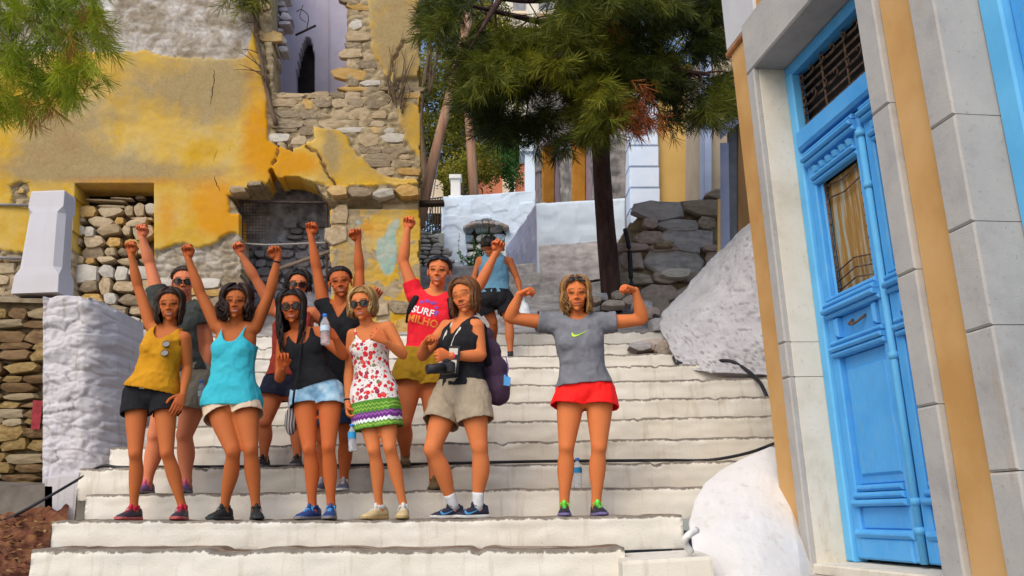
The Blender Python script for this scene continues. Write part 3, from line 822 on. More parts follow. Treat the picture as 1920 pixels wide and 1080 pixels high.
# gatepost
gp = MB(); c0 = P(80, 556, 7.55); 
def gring(z, w, d, ch): 
    x = c0[0]; y = c0[1]
    return np.array([[x + sx * (w - (ch if k else 0)), y + sy * (d - (0 if k else ch)), c0[2] + z] for sx, sy, k in ((-1, -1, 0), (-1, -1, 1), (1, -1, 1), (1, -1, 0), (1, 1, 0), (1, 1, 1), (-1, 1, 1), (-1, 1, 0))])
k_ = 7.55 / 1600
Hh = 211 * k_
gp.loft([gring(0, 45 * k_, .14, .004), gring(Hh * .17, 43 * k_, .136, .004), gring(Hh * .25, 41 * k_, .13, .055), gring(Hh * .78, 36 * k_, .115, .055), gring(Hh * .84, 35 * k_, .11, .004), gring(Hh * .985, 33.5 * k_, .105, .004), gring(Hh, 32 * k_, .10, .004)])
o = gp.build('gatepost', M_pillar, None); tag(o, 'tapered white painted gatepost with chamfered edges on the low wall', 'gatepost')
# foot of the wall at the left: concrete ledge, litter
mb = MB(); mb.loft([[P(-120, 905, 7.0), P(98, 912, 7.0), P(98, 975, 7.0), P(-120, 970, 7.0)], [P(-120, 898, 7.35), P(98, 905, 7.35), P(98, 975, 7.35), P(-120, 970, 7.35)]]); o = mb.build('concrete_ledge', mat('dirty_concrete', [(.10, .085, .07), (.19, .165, .14)], 4, 8, .9, .5, 40)); tag(o, 'dirty grey concrete ledge at the foot of the brown wall', 'ledge')
def bank_fn(X, Y, H):
    d = 6.98 - 1.75 * Y; px = -200 + X * np.interp(Y, [0, .4, 1], [330, 312, 268]); py = 958 + 190 * Y
    return P(px, py, d) + H[..., None] * np.array([0, -.3, 1.0])
o = relief('earth_bank', bank_fn, np.linspace(0, 1, 70), np.linspace(0, 1, 60), lambda X, Y: .07 * fbm(np.stack([X * 9, Y * 9], -1), 6, 5) + .02 * fbm(np.stack([X * 40, Y * 40], -1), 7), None, M_earth); tag(o, kind='structure')
rg = np.random.default_rng(3); mb = MB()
for i in range(260):
    x, y = rg.uniform(-150, 96), rg.uniform(975, 1100)
    d = 6.98 - 1.75 * (y - 958) / 190; p = P(x, y - 7, d - .03); a = rg.uniform(0, 6.3); u = np.array([math.cos(a), math.sin(a), rg.uniform(-.5, .5)]) * rg.uniform(.02, .045); w = np.array([-math.sin(a), math.cos(a), rg.uniform(-.4, .4)]) * .012
    mb.add([p - u, p + w, p + u, p - w], [(0, 1, 2, 3)])
o = mb.build('leaf_litter', mat('dry_leaves', [(.10, .035, .018), (.20, .10, .03), (.30, .20, .07)], 30, 3, .9, .1, 60)); tag(o, kind='stuff')

mb = MB(); mb.loft([[P(84, 898, 7.0), P(240, 880, 7.0), P(240, 1010, 7.0), P(84, 1010, 7.0)], [P(84, 890, 7.5), P(240, 872, 7.5), P(240, 1010, 7.5), P(84, 1010, 7.5)]])
o = mb.build('wall_footing', M_lime_rough); tag(o, 'whitewashed footing under the rough wall end beside the steps', 'footing')
# hoses
def hose(pts, r, label, name='hose', m=None):
    mb = MB(); mb.tube(spline([P(*p) for p in pts], len(pts) * 6), r, 8); o = mb.build(name, m or M_rubber, None, True); tag(o, label, 'hose'); return o
def hose_pts():
    L = [P(*p) for p in ((-60, 1000, 6.7), (20, 970, 6.78), (90, 932, 6.9), (150, 897, 6.85))]
    for px in (190, 230, 320, 520, 760, 1000, 1150, 1250, 1330):
        q_ = P(px, 870, 6.93); q_[2] = tread_z(3, q_[0]) + .016 + .006 * math.sin(px); L.append(q_)
    return L + [P(1400, 850, 6.72), P(1456, 830, 6.5)]
mb = MB(); mb.tube(spline(hose_pts(), 90), .012, 8); o = mb.build('hose', M_rubber, None, True); tag(o, 'black hose running along the foot of a riser across the whole stair', 'hose')
if False: hose([(-60, 1000, 6.7), (20, 970, 6.78), (90, 932, 6.9), (150, 897, 6.85), (186, 880, 6.80), (225, 876, 6.80), (320, 876, 6.80), (520, 874, 6.80), (760, 873, 6.80), (1000, 871, 6.79), (1200, 868, 6.78), (1320, 862, 6.72), (1400, 850, 6.60), (1456, 832, 6.4)], .010, 'black hose running along the foot of a riser across the whole stair')
hose([(1340, 676, 9.05), (1372, 678, 8.9), (1400, 694, 8.75), (1425, 718, 8.5), (1440, 748, 8.3)], .02, 'black hose curving down beside the rough whitewashed slope')
hose([(1172, 430, 12.3), (1180, 470, 12.2), (1186, 545, 12.1), (1205, 575, 11.6), (1235, 600, 10.9), (1252, 640, 10.3), (1268, 676, 9.5), (1276, 684, 9.3)], .035, 'thick black pipe beside the retaining wall and the steps', 'pipe')
# ------------------------------------------------------------------ house with blue doors on the right
AX, SL = 2.86, -.170           # frontage line x = AX + SL*y, seen edge-on
BN = unit([-1.0, SL, 0])        # faces the stair
BT = unit([SL, 1.0, 0])         # along the frontage, away from the eye
def front(px, py, off=0.0):
    r = ray(px, py); t = ((np.array([AX, 0, 0]) + BN * off - EYE) @ BN) / (r @ BN)
    return EYE + r * t
def sx(px, py=540, off=0.0):
    """Distance along the frontage of a photo column."""
    return float(front(px, py, off) @ BT)
def fp(s, z, off=0.0):
    b = np.array([AX, 0, 0]); s0 = b @ BT
    p = b + BT * (s - s0) + BN * off
    return np.array([p[0], p[1], z])
house = empty('corner_house', fp(4, 1.2)); tag(house, 'corner house with tan plaster, stone door surrounds and blue double doors', 'building')
M_tan = mat('tan_plaster', [(.50, .265, .085), (.57, .325, .12), (.61, .365, .15)], 1.5, 7, .85, .15, 120)
def t_surround(name, a, b, c):
    t = NT(name); co = t.coord()
    n, n2 = t.noise(3, 8, .65, co), t.noise(38, 5, .7, co)
    col = t.ramp(n, [(.3, a), (.5, b), (.7, c)])
    col = t.mix(t.val(n2, .6, .72, 0, .5), col, tuple(x * .5 for x in a))
    col = t.mix(t.val(t.noise(5, 6, .7, t.coord('Object', (1, 1, .2))), .60, .72, 0, .45), col, (.40, .26, .10))
    t.bump(t.math('ADD', n2, t.noise(120, 4, .7, co)), .5, .004); return t.done(col, .9, .15)
M_sgrey = t_surround('dressed_stone_shaded_grey', (.34, .325, .31), (.43, .41, .385), (.49, .46, .42))  # door stone for faces along the frontage, their shade put into the colour
M_scream = t_surround('dressed_stone_lit_cream', (.58, .52, .41), (.70, .64, .53), (.74, .69, .60))  # same stone on faces towards the eye, light put into the colour
M_blue = NT('sky_blue_door_paint')
_c = M_blue.mix(M_blue.val(M_blue.noise(3, 5, .6), .35, .7, 0, .6), (.060, .33, .72), (.13, .47, .86))
_c = M_blue.mix(M_blue.val(M_blue.noise(60, 4, .7, M_blue.coord('Object', (1, 1, .15))), .54, .68, 0, .5), _c, (.22, .40, .55))
M_blue.bump(M_blue.noise(80, 3, .6, M_blue.coord('Object', (1, 1, .08))), .2, .003); M_blue = M_blue.done(_c, .55, .3)
M_bluelt = mat('pale_blue_frame_paint', [(.11, .42, .74), (.14, .48, .80)], 4, 5, .55, .15, 90)
M_curtain = NT('ochre_curtain_behind_glass')
_s = M_curtain.noise(26, 5, .65, M_curtain.coord('Object', (1, 1, .06)))
M_curtain = M_curtain.done(M_curtain.ramp(_s, [(.36, (.24, .12, .022)), (.5, (.33, .18, .045)), (.56, (.40, .33, .22)), (.62, (.20, .36, .40)), (.7, (.27, .15, .03))]), .6, .3)
M_grille = mat('brown_grille_iron', [(.05, .03, .022), (.12, .07, .045), (.18, .11, .07)], 30, 4, .7, .3, 90)

Z0 = 1.22                        # sill level
ZT = front(1505, 228)[2]
print_ = lambda *a: print(*a) if DEBUG else None
s_far = sx(1436, 700)                 # far corner of the house
s_sl, s_dl = sx(1450, 700), sx(1545, 650, -.25)   # far door surround: outer edge; door frame edge
s_dr = sx(1700, 620, .02)        # near edge of the far opening
s_t0, s_t1 = sx(1733, 540), sx(1806, 540)  # tan strip between doors
s_o2 = sx(1860, 540)             # arris of the second opening
print_('house', s_far, s_sl, s_dl, s_dr, s_t0, s_t1, s_o2, ZT)
DEP = .26
def slab(name, s0, s1, z0, z1, off0, off1, m, parent=house, bev=.012):
    mb = MB()
    a = [fp(s0, z0, off0), fp(s1, z0, off0), fp(s1, z1, off0), fp(s0, z1, off0)]
    b = [fp(s0, z0, off1 - bev), fp(s1, z0, off1 - bev), fp(s1, z1, off1 - bev), fp(s0, z1, off1 - bev)]
    e = bev
    c = [fp(s0 + e * np.sign(s1 - s0), z0 + e, off1), fp(s1 - e * np.sign(s1 - s0), z0 + e, off1), fp(s1 - e * np.sign(s1 - s0), z1 - e, off1), fp(s0 + e * np.sign(s1 - s0), z1 - e, off1)]
    mb.loft([a, b, c]); return mb.build(name, m, parent)
ZTOP = 5.6
JW = .11
s_j0 = s_dl + .0                 # far reveal plane
slab('plaster_wall', s_j0 + JW, s_far, .9, ZTOP, -.5, 0, M_tan)
slab('plaster_wall', s_t0, s_t1, .9, ZTOP, -.5, .0, M_tan)
zj = [1.08, 1.75, 2.32, 2.58, 3.42, ZT + .72]
def jamb(s_a, s_b, mats, zs):
    for z0, z1 in zip(zs[:-1], zs[1:]):
        slab('jamb_stone', s_a, s_b, z0 + .002, z1 - .002, -DEP - .06, .035 if mats is M_sgrey else -.004, mats, house, .010)
        if mats is not M_sgrey: slab('jamb_stone', s_a - .002, s_b, z0 + .002, z1 - .002, -.0035, .035, M_sgrey, house, .010)
ZLIN = front(1448, 95)[2]
jamb(s_j0, s_j0 + JW, M_scream, [1.08, 2.42, 2.66, ZLIN])
jamb(s_t0, s_dr, M_sgrey, [.95, 2.05, 2.75, 3.7, ZLIN])
slab('lintel_stone', s_t0, s_j0 + JW, ZLIN, ZLIN + .42, -DEP - .06, .037, M_sgrey)
slab('plaster_wall', s_t0, s_j0 + JW + .0, ZLIN + .425, ZTOP, -.5, -.003, M_tan)
# second opening nearer the eye: jamb then blue frame
jamb(s_o2, s_t1, M_sgrey, [.9, 1.7, 2.35, 2.85, 3.4, ZTOP])
slab('window_frame', s_o2 - .14, s_o2 - .002, .95, ZTOP, -DEP - .12, -DEP + .05, M_bluelt)
slab('shutter', s_o2 - 1.0, s_o2 - .142, .95, ZTOP, -DEP - .12, -DEP - .0, M_blue)
slab('plaster_wall', s_o2 - 3.2, s_o2 - 1.4, .5, ZTOP, -.5, 0, M_tan)
slab('plaster_wall', s_o2 - 1.4, s_o2, .3, .945, -.5, .03, M_sgrey)
# eaves band at the far corner and upper storey, whitewashed flank
zc_ = front(1360, 118)[2]
slab('string_course', s_far - .55, s_far + .04, zc_, zc_ + .045, -.5, .03, mat('rust_band', [(.30, .12, .05), (.45, .22, .09)], 8, 5, .85, .3, 50))
slab('upper_wall', s_far - .50, s_far + .03, zc_ + .048, zc_ + 2.2, -.6, .02, mat('grey_white_plaster', [(.50, .49, .50), (.58, .57, .58)], 2, 5, .85, .15, 80))
mb = MB(); mb.loft([[fp(s_far, z, -.01), fp(s_far - .02, z, -.5), fp(s_far - .02, z, -4), fp(s_far - 3, z, -4), fp(s_far - 3, z, -.55), fp(s_far - .05, z, -.55)] for z in (.5, 5.2)]); mb.build('flank_wall', M_tan, house)
# threshold
slab('threshold', s_t0 + .0, s_j0 + .30, .85, Z0 - .07, -.5, .22, M_sgrey, house, .03)
slab('threshold', s_dr + .02, s_j0 + .05, Z0 - .072, Z0 - .004, -.5, .02, M_scream, house, .01)

# the double door
door = empty('double_door', fp((s_dl + s_dr) / 2, Z0, -DEP), house)
ZD = ZT - .0
s_c = sx(1657, 560, -DEP + .03)
FB = -DEP
slab('door_frame', s_dl - .09, s_dl, Z0, ZLIN - .06, FB - .05, FB + .05, M_bluelt, door)
slab('door_frame', s_dr + .02, s_dl, ZLIN - .09, ZLIN - .002, FB - .05, FB + .05, M_blue, door)
slab('transom_bar', s_dr + .02, s_dl - .09, ZD - .02, ZD + .13, FB - .05, FB + .08, M_blue, door, .02)
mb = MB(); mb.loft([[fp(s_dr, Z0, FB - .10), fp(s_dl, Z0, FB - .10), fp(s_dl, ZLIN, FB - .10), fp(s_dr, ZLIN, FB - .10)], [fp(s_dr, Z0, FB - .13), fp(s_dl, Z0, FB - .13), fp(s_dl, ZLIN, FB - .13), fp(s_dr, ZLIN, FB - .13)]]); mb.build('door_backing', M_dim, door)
# fanlight grille
gr = MB()
za, zb = ZD + .13, ZLIN - .09; sa, sb = s_dl - .10, s_dr + .03
for i in range(1, 7):
    z = za + (zb - za) * i / 7; gr.tube([fp(sa, z, FB - .02), fp(sb, z, FB - .02)], .011, 6)
for s in np.linspace(sa - .01, sb, 5): gr.tube([fp(s, za, FB - .015), fp(s, zb, FB - .015)], .009, 6)
for s in np.linspace(sa - .03, sb, 9):
    for z in (za + .04, zb - .05, za + (zb - za) * .5):
        c = fp(s, z, FB - .005); a = np.linspace(0, 5.2, 14)
        gr.tube([c + BT * math.cos(t) * (.012 + .006 * t) + np.array([0, 0, math.sin(t) * (.012 + .006 * t)]) for t in a], .006, 5)
gr.build('fanlight_grille', M_grille, door, True)
def bead(parent, s0, s1, z0, z1, off0, off1, m, name, bev=.01): return slab(name, s0, s1, z0, z1, off0, off1, m, parent, bev)
def leaf(s0, s1, name='door_leaf'):
    """s0 far side, s1 near side."""
    L = empty(name, fp((s0 + s1) / 2, Z0, FB), door)
    w = abs(s0 - s1); st = .085
    # stiles and rails
    bead(L, s0 - st, s0 - .004, Z0 + .02, ZD - .03, FB - .05, FB + .02, M_blue, 'stile'); bead(L, s1 + .004, s1 + st, Z0 + .02, ZD - .03, FB - .05, FB + .02, M_blue, 'stile')
    H = ZD - Z0
    bead(L, s1 + st, s0 - st, Z0 + .02, Z0 + .15, FB - .05, FB + .03, M_blue, 'bottom_rail', .012)
    bead(L, s1 + st * .5, s0 - st * .5, Z0 + .15, Z0 + .20, FB - .03, FB + .052, M_blue, 'moulding', .02)
    bead(L, s1 + st, s0 - st, Z0 + .20, Z0 + .34, FB - .05, FB - .005, M_blue, 'panel')
    for k, (z, o) in enumerate(((.34, .055), (.385, .045), (.43, .03))): bead(L, s1 + st * (.6 + .3 * k), s0 - st * (.6 + .3 * k), Z0 + z, Z0 + z + .04, FB - .03, FB + o, M_blue, 'moulding', .015)
    bead(L, s1 + st, s0 - st, Z0 + .47, Z0 + H * .46, FB - .05, FB - .022, M_blue, 'panel')
    bead(L, s1 + st + .035, s0 - st - .035, Z0 + .52, Z0 + H * .43, FB - .05, FB - .004, M_blue, 'panel', .02)
    zz = Z0 + H * .46
    for k, (dz, o) in enumerate(((0, .05), (.035, .065), (.075, .05))): bead(L, s1 + st * .5, s0 - st * .5, zz + dz, zz + dz + .032, FB - .03, FB + o, M_blue, 'moulding', .012)
    z2 = zz + .115
    bead(L, s1 + st, s0 - st, z2, z2 + .15, FB - .05, FB - .01, M_blue, 'panel')
    for sg in (s1 + st + .02, s0 - st - .06): bead(L, sg, sg + .04, z2 + .01, z2 + .14, FB - .03, FB + .04, M_blue, 'bracket', .015)
    hb = MB(); c = (s0 + s1) / 2
    hb.tube(spline([fp(c - .075, z2 + .10, FB - .01), fp(c - .06, z2 + .07, FB + .03), fp(c, z2 + .055, FB + .045), fp(c + .06, z2 + .07, FB + .03), fp(c + .075, z2 + .10, FB - .01)], 16), .009, 7); hb.build('door_handle', M_grille, L, True)
    z3 = z2 + .15
    for k, (dz, o) in enumerate(((0, .05), (.03, .085), (.07, .07), (.11, .04))): bead(L, s1 + st * (.3 + .1 * k), s0 - st * (.3 + .1 * k), Z0 * 0 + z3 + dz, z3 + dz + .034, FB - .03, FB + o, M_blue, 'moulding', .012)
    z4 = z3 + .15; z5 = ZD - .30
    bead(L, s1 + st + .03, s0 - st - .03, z4, z5, FB - .07, FB - .055, M_curtain, 'glass_panel', .002)
    for sg in (s1 + st, s0 - st - .032): bead(L, sg, sg + .032, z4, z5, FB - .05, FB - .012, M_blue, 'glazing_bead', .01)
    gm = MB()
    for sg in (s1 + st + .04, s0 - st - .04, ):
        gm.tube([fp(sg, z4, FB - .03), fp(sg, z5, FB - .03)], .009, 6)
        for z in np.arange(z4 + .04, z5 - .02, .075):
            a = np.linspace(0, 4.6, 9); sgn = 1 if sg < c else -1
            gm.tube([fp(sg + sgn * (.012 + .009 * math.cos(t)), z + .016 * math.sin(t), FB - .026) for t in a], .0045, 5)
    for z in np.linspace(z4 + .03, z4 + .16, 3): gm.tube([fp(s1 + st + .04, z, FB - .03), fp(c, z + .04, FB - .03), fp(s0 - st - .04, z, FB - .03)], .006, 5)
    for z in np.linspace(z5 - .12, z5 - .03, 2): gm.tube([fp(s1 + st + .04, z, FB - .03), fp(c, z - .03, FB - .03), fp(s0 - st - .04, z, FB - .03)], .006, 5)
    gm.build('wrought_grille', M_grille, L, True)
    for k, (dz, o) in enumerate(((0, .03), (.035, .05))): bead(L, s1 + st * .8, s0 - st * .8, z5 + dz, z5 + dz + .032, FB - .03, FB + o, M_blue, 'moulding', .012)
    bead(L, s1 + st, s0 - st, z5 + .07, ZD - .14, FB - .05, FB - .01, M_blue, 'panel')
    n = 6
    for k in range(n):
        s = s1 + st + (s0 - s1 - 2 * st) * (k + .5) / n; dm = MB()
        dm.loft([[fp(s - .022, z5 + .075, FB - .01), fp(s + .022, z5 + .075, FB - .01), fp(s + .022, z5 + .125, FB - .01), fp(s - .022, z5 + .125, FB - .01)], [fp(s - .020, z5 + .085, FB + .03), fp(s + .020, z5 + .085, FB + .03), fp(s + .020, z5 + .122, FB + .045), fp(s - .020, z5 + .122, FB + .045)]]); dm.build('dentil', M_bluelt, L)
    for k, (dz, o) in enumerate(((.15, .06), (.115, .085), (.075, .06))): bead(L, s1 + st * .3, s0 - st * .3, ZD - dz, ZD - dz + .034, FB - .03, FB + o, M_blue, 'moulding', .012)
leaf(s_dl - .09, s_c)
leaf(s_c - .03, s_c - .03 - abs(s_dl - .09 - s_c))
am = MB(); rr = .022
am.tube([fp(s_c - .015, Z0 + .02, FB + .03), fp(s_c - .015, Z0 + .9, FB + .03), fp(s_c - .015, ZD - .16, FB + .03)], rr, 12)
for z, r in ((Z0 + .2, .030), (Z0 + .36, .029), (Z0 + 1.2, .029), (ZD - .2, .033), (ZD - .55, .028)): am.tube([fp(s_c - .015, z - .02, FB + .03), fp(s_c - .015, z + .02, FB + .03)], r, 12)
am.build('astragal', M_bluelt, door, True)

# whitewashed mound at the foot of the house corner
def mound_fn(X, Y, H):
    u, v = X, Y                                             # 0..1 across (left to right), 0..1 down
    top_l, top_r = P(1300, 952, 5.45), P(1446, 838, 6.3)
    lx = np.interp(v * 300, [0, 12, 28, 46, 70, 104, 145, 205, 300], [1447, 1420, 1384, 1350, 1322, 1300, 1292, 1302, 1325]); rx = np.interp(v, [0, .3, .6, 1], [1452, 1478, 1496, 1512])
    py = 836 + 300 * v
    px = lx + (rx - lx) * u
    d = 6.55 - 1.2 * v ** .8 - .22 * np.sin(np.pi * u) * v + .0 * u
    r = ray(px, py)
    return EYE + r * (d / r[..., 1])[..., None] + H[..., None] * np.array([-.5, -.8, .3])
o = relief('plaster_mound', mound_fn, np.linspace(0, 1, 60), np.linspace(0, 1, 70), lambda X, Y: np.minimum(1, Y * 3) * .022 * fbm(np.stack([X * 3, Y * 5], -1), 7, 3) + np.minimum(1, Y * 2.2) * .010 * fbm(np.stack([X * 16, Y * 26], -1), 9), None, lime_mat('bright_limewash', (.70, .695, .70), (.42, .34, .26), .45, 2.4, .6), None, None, .3, True, np.array([.6, .8, -.1]))
tag(o, 'smooth bright whitewashed mound at the foot of the corner house', 'plaster mound')
mb = MB(); mb.tube(spline([P(1296, 1036, 5.33), P(1284, 1018, 5.30), P(1290, 1004, 5.28), P(1306, 994, 5.35)], 12), .022, 8); o = mb.build('pipe_stub', M_lime, None, True); tag(o, 'white painted pipe stub curving out of the whitewashed mound', 'pipe')
# rough whitewashed slope between stair and house
def slope_fn(X, Y, H):
    u, v = X, Y
    vv = [0, .25, .5, .62, .8, 1]
    lx = np.interp(v, vv, [1406, 1330, 1246, 1237, 1258, 1277]); ly = np.interp(v, vv, [420, 490, 584, 612, 660, 694])
    ry = np.interp(v, [0, .5, 1], [418, 560, 706]); rx = 1440 + 45 * v
    ld = np.interp(v, vv, [10.3, 10.3, 10.2, 10.0, 9.5, 9.25]); rd = 8.9 - .3 * v
    px, py, d = lx + (rx - lx) * u, ly + (ry - ly) * u, ld + (rd - ld) * u - .12 * np.sin(np.pi * u)
    r = ray(px, py)
    return EYE + r * (d / r[..., 1])[..., None] + H[..., None] * np.array([-.6, -.7, .3])
def slope_h(X, Y):
    p = np.stack([X * 9, Y * 14], -1)
    return .06 * fbm(p * .35, 7, 5) + .018 * fbm(p * 2.2, 9, 3) - .03 * sstep(.45, .7, noise(p * np.array([4.6, 3.2]), 11)) + .02 * worley(p * .7, 4)[1]
t = NT('pitted_limewash'); _co = t.coord(); _n = t.noise(3, 8, .65, _co); _v = t.noise(24, 5, .75, _co, .6)
_cc = t.ramp(_n, [(.3, (.42, .405, .42)), (.55, (.53, .515, .53)), (.75, (.60, .59, .60))])
_cc = t.mix(t.val(_v, .60, .70, 0, .75), _cc, (.24, .21, .18)); t.bump(t.math('ADD', _v, t.noise(70, 4, .7, _co)), .8, .012)
o = relief('whitewashed_slope', slope_fn, np.linspace(0, 1, 130), np.linspace(0, 1, 150), slope_h, None, t.done(_cc, .95, .1), None, None, .4, True, np.array([.6, .8, -.1]))
tag(o, 'steep rough whitewashed rubble slope between the stair and corner house', 'wall')
mb = MB(); mb.loft([[P(1290, 700, 9.4), P(1345, 684, 9.0), P(1400, 688, 8.9), P(1470, 712, 8.7), P(1470, 790, 8.7)], [P(1290, 700, 10.4), P(1345, 640, 10.4), P(1400, 640, 10.4), P(1470, 660, 10.4), P(1470, 790, 10.4)]]); o = mb.build('slope_core', M_lime_rough); tag(o, kind='structure')

# ------------------------------------------------------------------ retaining wall of big grey stones
RW = make_plane(1260, 470, 12.4, .10)
ret = empty('retaining_wall', on_plane(1260, 575, RW)); tag(ret, 'dark grey dry-stone retaining wall with rounded corner beside the pine', 'wall')
RPOLY = [(1166, 470), (1172, 432), (1186, 410), (1215, 386), (1250, 374), (1300, 368), (1346, 360), (1372, 358), (1372, 600), (1190, 600), (1176, 545)]
relief('core', lambda X, Y, H: on_plane(X, Y, RW, H), np.arange(1160, 1380, 4.0), np.arange(354, 640, 4.0), lambda X, Y: -.10 + .04 * fbm(np.stack([X, Y], -1) / 12, 3), lambda X, Y: in_poly(X, Y, [(x, min(y + 6, 999)) for x, y in RPOLY[:-2]] + [(1190, 640), (1176, 545)]), M_mortar, ret, None, .7, True, -RW[1])
GREY = stone_meshes('grey', ST_grey, 14, .18, 8)
rubble(ret, GREY, RW, (1168, 366, 1372, 600), (15, 38), (28, 92), lambda x, y: in_poly(np.array([x]), np.array([y]), RPOLY)[0], .22, .015, .018, 31, 1.08, .035, 'stone', .12)
lay_stone(ST_warm and stone_meshes('warm', ST_warm)[1], ret, on_plane(1242, 464, RW) + RW[1] * .08, np.array([1.0, 0, 0]), RW[1], .32, .10, .25)
lay_stone(stone_meshes('warm', ST_warm)[5], ret, on_plane(1262, 518, RW) + RW[1] * .08, np.array([1.0, 0, 0]), RW[1], .46, .16, .25)
# loose stones at the pine's foot and on the step edge
loose_spots = [(1128, 560, 12.0, .30, .14), (1158, 556, 11.9, .22, .16), (1182, 566, 11.6, .26, .16), (1205, 575, 11.4, .3, .15), (1150, 572, 11.6, .34, .12), (1222, 650, 10.0, .42, .16), (1200, 652, 9.95, .28, .12), (1245, 655, 9.9, .25, .2), (1215, 590, 11.2, .3, .16), (1238, 612, 10.8, .3, .2), (1110, 566, 11.9, .3, .12)]
loose = empty('kerb_stones', P(1170, 585, 11.6)); tag(loose, 'line of loose grey kerb stones at the foot of the pine trunk', 'kerb')
for i, (x, y, d, w, h) in enumerate(loose_spots): lay_stone(GREY[i % 14], loose, P(x, y, d), np.array([1.0, 0, 0]), np.array([0, -1.0, 0]), w, h, .3, .05 * (i % 3 - 1))

# ------------------------------------------------------------------ lane houses on the right
def vbox(name, x0, x1, ytop, ybot, d, depth, m, parent, slope=0.0, bev=.01):
    pl = make_plane((x0 + x1) / 2, (ytop + ybot) / 2, d, slope)
    a = [on_plane(x, y, pl) for x, y in ((x0, ybot), (x1, ybot), (x1, ytop), (x0, ytop))]
    mb = MB(); n = -pl[1]
    c = np.mean(a, 0); ins = [p + (c - p) / np.linalg.norm(c - p) * bev + n * 0 for p in a]
    mb.loft([[p + n * depth for p in a], [p + n * bev for p in a], ins]); return mb.build(name, m, parent)
yh = empty('yellow_house', P(1290, 420, 16)); tag(yh, 'yellow plastered house with white quoin stones above the retaining wall', 'building')
M_yel = mat('clean_yellow_plaster', [(.58, .37, .115), (.64, .42, .145)], 1.2, 5, .85, .1, 120)
vbox('wall', 1228, 1345, 120, 470, 16.0, 4, M_yel, yh, .05)
M_quoin = mat('white_quoin_paint', [(.66, .77, .93), (.74, .83, .97)], 3, 5, .8, .15, 60)
M_bluew = mat('blue_white_trim', [(.40, .47, .66), (.48, .55, .74)], 3, 5, .8, .15, 60)
for k in range(9):
    y0 = 214 + k * 39.5 - 60
    vbox('quoin', 1176 + k * 1.2, 1232 + k * 1.2, y0 + 1.2, y0 + 38.6, 15.8, .5, M_quoin, yh, .05, .02)
    a, b = P(1176 + k * 1.2, y0 + 1.2, 15.82), P(1178 + k * 1.2, y0 + 38.6, 15.82)
    c, d_ = P(1160 + k * 1.5, y0 + 18, 17.0), P(1162 + k * 1.5, y0 + 52, 17.0)
    mb = MB(); mb.loft([[a, b, d_, c], [a + [.1, .2, 0], b + [.1, .2, 0], d_ + [.1, .2, 0], c + [.1, .2, 0]]]); mb.build('quoin', M_quoin, yh)
gh = empty('grey_door_house', P(1380, 500, 10.9)); tag(gh, 'narrow house edge with blue-grey door surround behind the corner house', 'building')
vbox('wall', 1328, 1470, 40, 560, 13.0, 2, mat('beige_plaster', [(.42, .33, .23), (.50, .41, .29)], 2, 5, .85, .15, 80), gh, .0)
vbox('trim', 1322, 1334, 60, 400, 12.9, .4, M_bluew, gh)
M_slate = mat('blue_grey_paint', [(.24, .27, .40), (.30, .33, .47)], 3, 5, .7, .15, 60)
mb = MB()
pa = lambda x, y, d: P(x, y, d)
mb.loft([[pa(1350, 268, 11.35), pa(1352, 560, 11.35), pa(1370, 560, 11.35), pa(1366, 268, 11.35)], [pa(1350, 268, 11.6), pa(1352, 560, 11.6), pa(1370, 560, 11.6), pa(1366, 268, 11.6)]]); mb.build('door_surround', M_slate, gh)
mb = MB(); mb.loft([[pa(1350, 230, 11.3), pa(1350, 262, 11.3), pa(1420, 200, 11.3), pa(1420, 160, 11.3)], [pa(1350, 230, 11.6), pa(1350, 262, 11.6), pa(1420, 200, 11.6), pa(1420, 160, 11.6)]]); mb.build('door_surround', M_slate, gh)
vbox('door_recess', 1364, 1440, 226, 560, 11.57, .02, mat('deep_grey_blue', [(.10, .105, .12), (.15, .155, .17)], 3, 4, .8, .1), gh)
vbox('door', 1384, 1440, 232, 560, 11.54, .03, mat('brown_varnished_wood', [(.18, .085, .02), (.28, .14, .035)], 6, 6, .5, .2, 50, stretch=(1, 1, .1)), gh)
vbox('edge_strip', 1346, 1351, 372, 560, 11.28, .05, M_yel, gh)

# stone house in the middle, its frontage running away up the lane
sh_a, sh_b = P(1160, 320, 16.4), P(990, 330, 24.0)
SHN = unit(np.cross([0, 0, 1.0], sh_b - sh_a)); SHN = SHN if SHN[0] < 0 else -SHN
SHP = (sh_a, SHN)
sth = empty('stone_house', P(1080, 400, 19)); tag(sth, 'grey stone house with orange door jambs running up the lane behind the pine', 'building')
OPEN = [(1020, 1050, 252, 420), (1076, 1110, 226, 420)]
M_shwall = mat('grey_brown_rubble', [(.17, .15, .135), (.27, .24, .215), (.36, .33, .30)], 3, 9, .95, .9, 14)
relief('wall', lambda X, Y, H: on_plane(X, Y, SHP, H), np.arange(990, 1168, 3.0), np.arange(100, 470, 4.0), lambda X, Y: .05 * worley(np.stack([X / 14, Y / 12], -1), 5)[1] + .03 * fbm(np.stack([X, Y], -1) / 6, 4), lambda X, Y: ~np.any([in_poly(X, Y, [(a, c + (b - a) * .55), (b, c), (b, d), (a, d)]) for a, b, c, d in OPEN], 0), M_shwall, sth, None, .35, True, -SHN)
M_orange = mat('orange_wood', [(.48, .20, .025), (.58, .27, .04)], 5, 5, .6, .15, 60)
M_shut = mat('faded_lilac_shutter', [(.28, .21, .25), (.36, .28, .31)], 5, 5, .7, .15, 60)
qs = lambda x, y, o: on_plane(x, y, SHP, o)
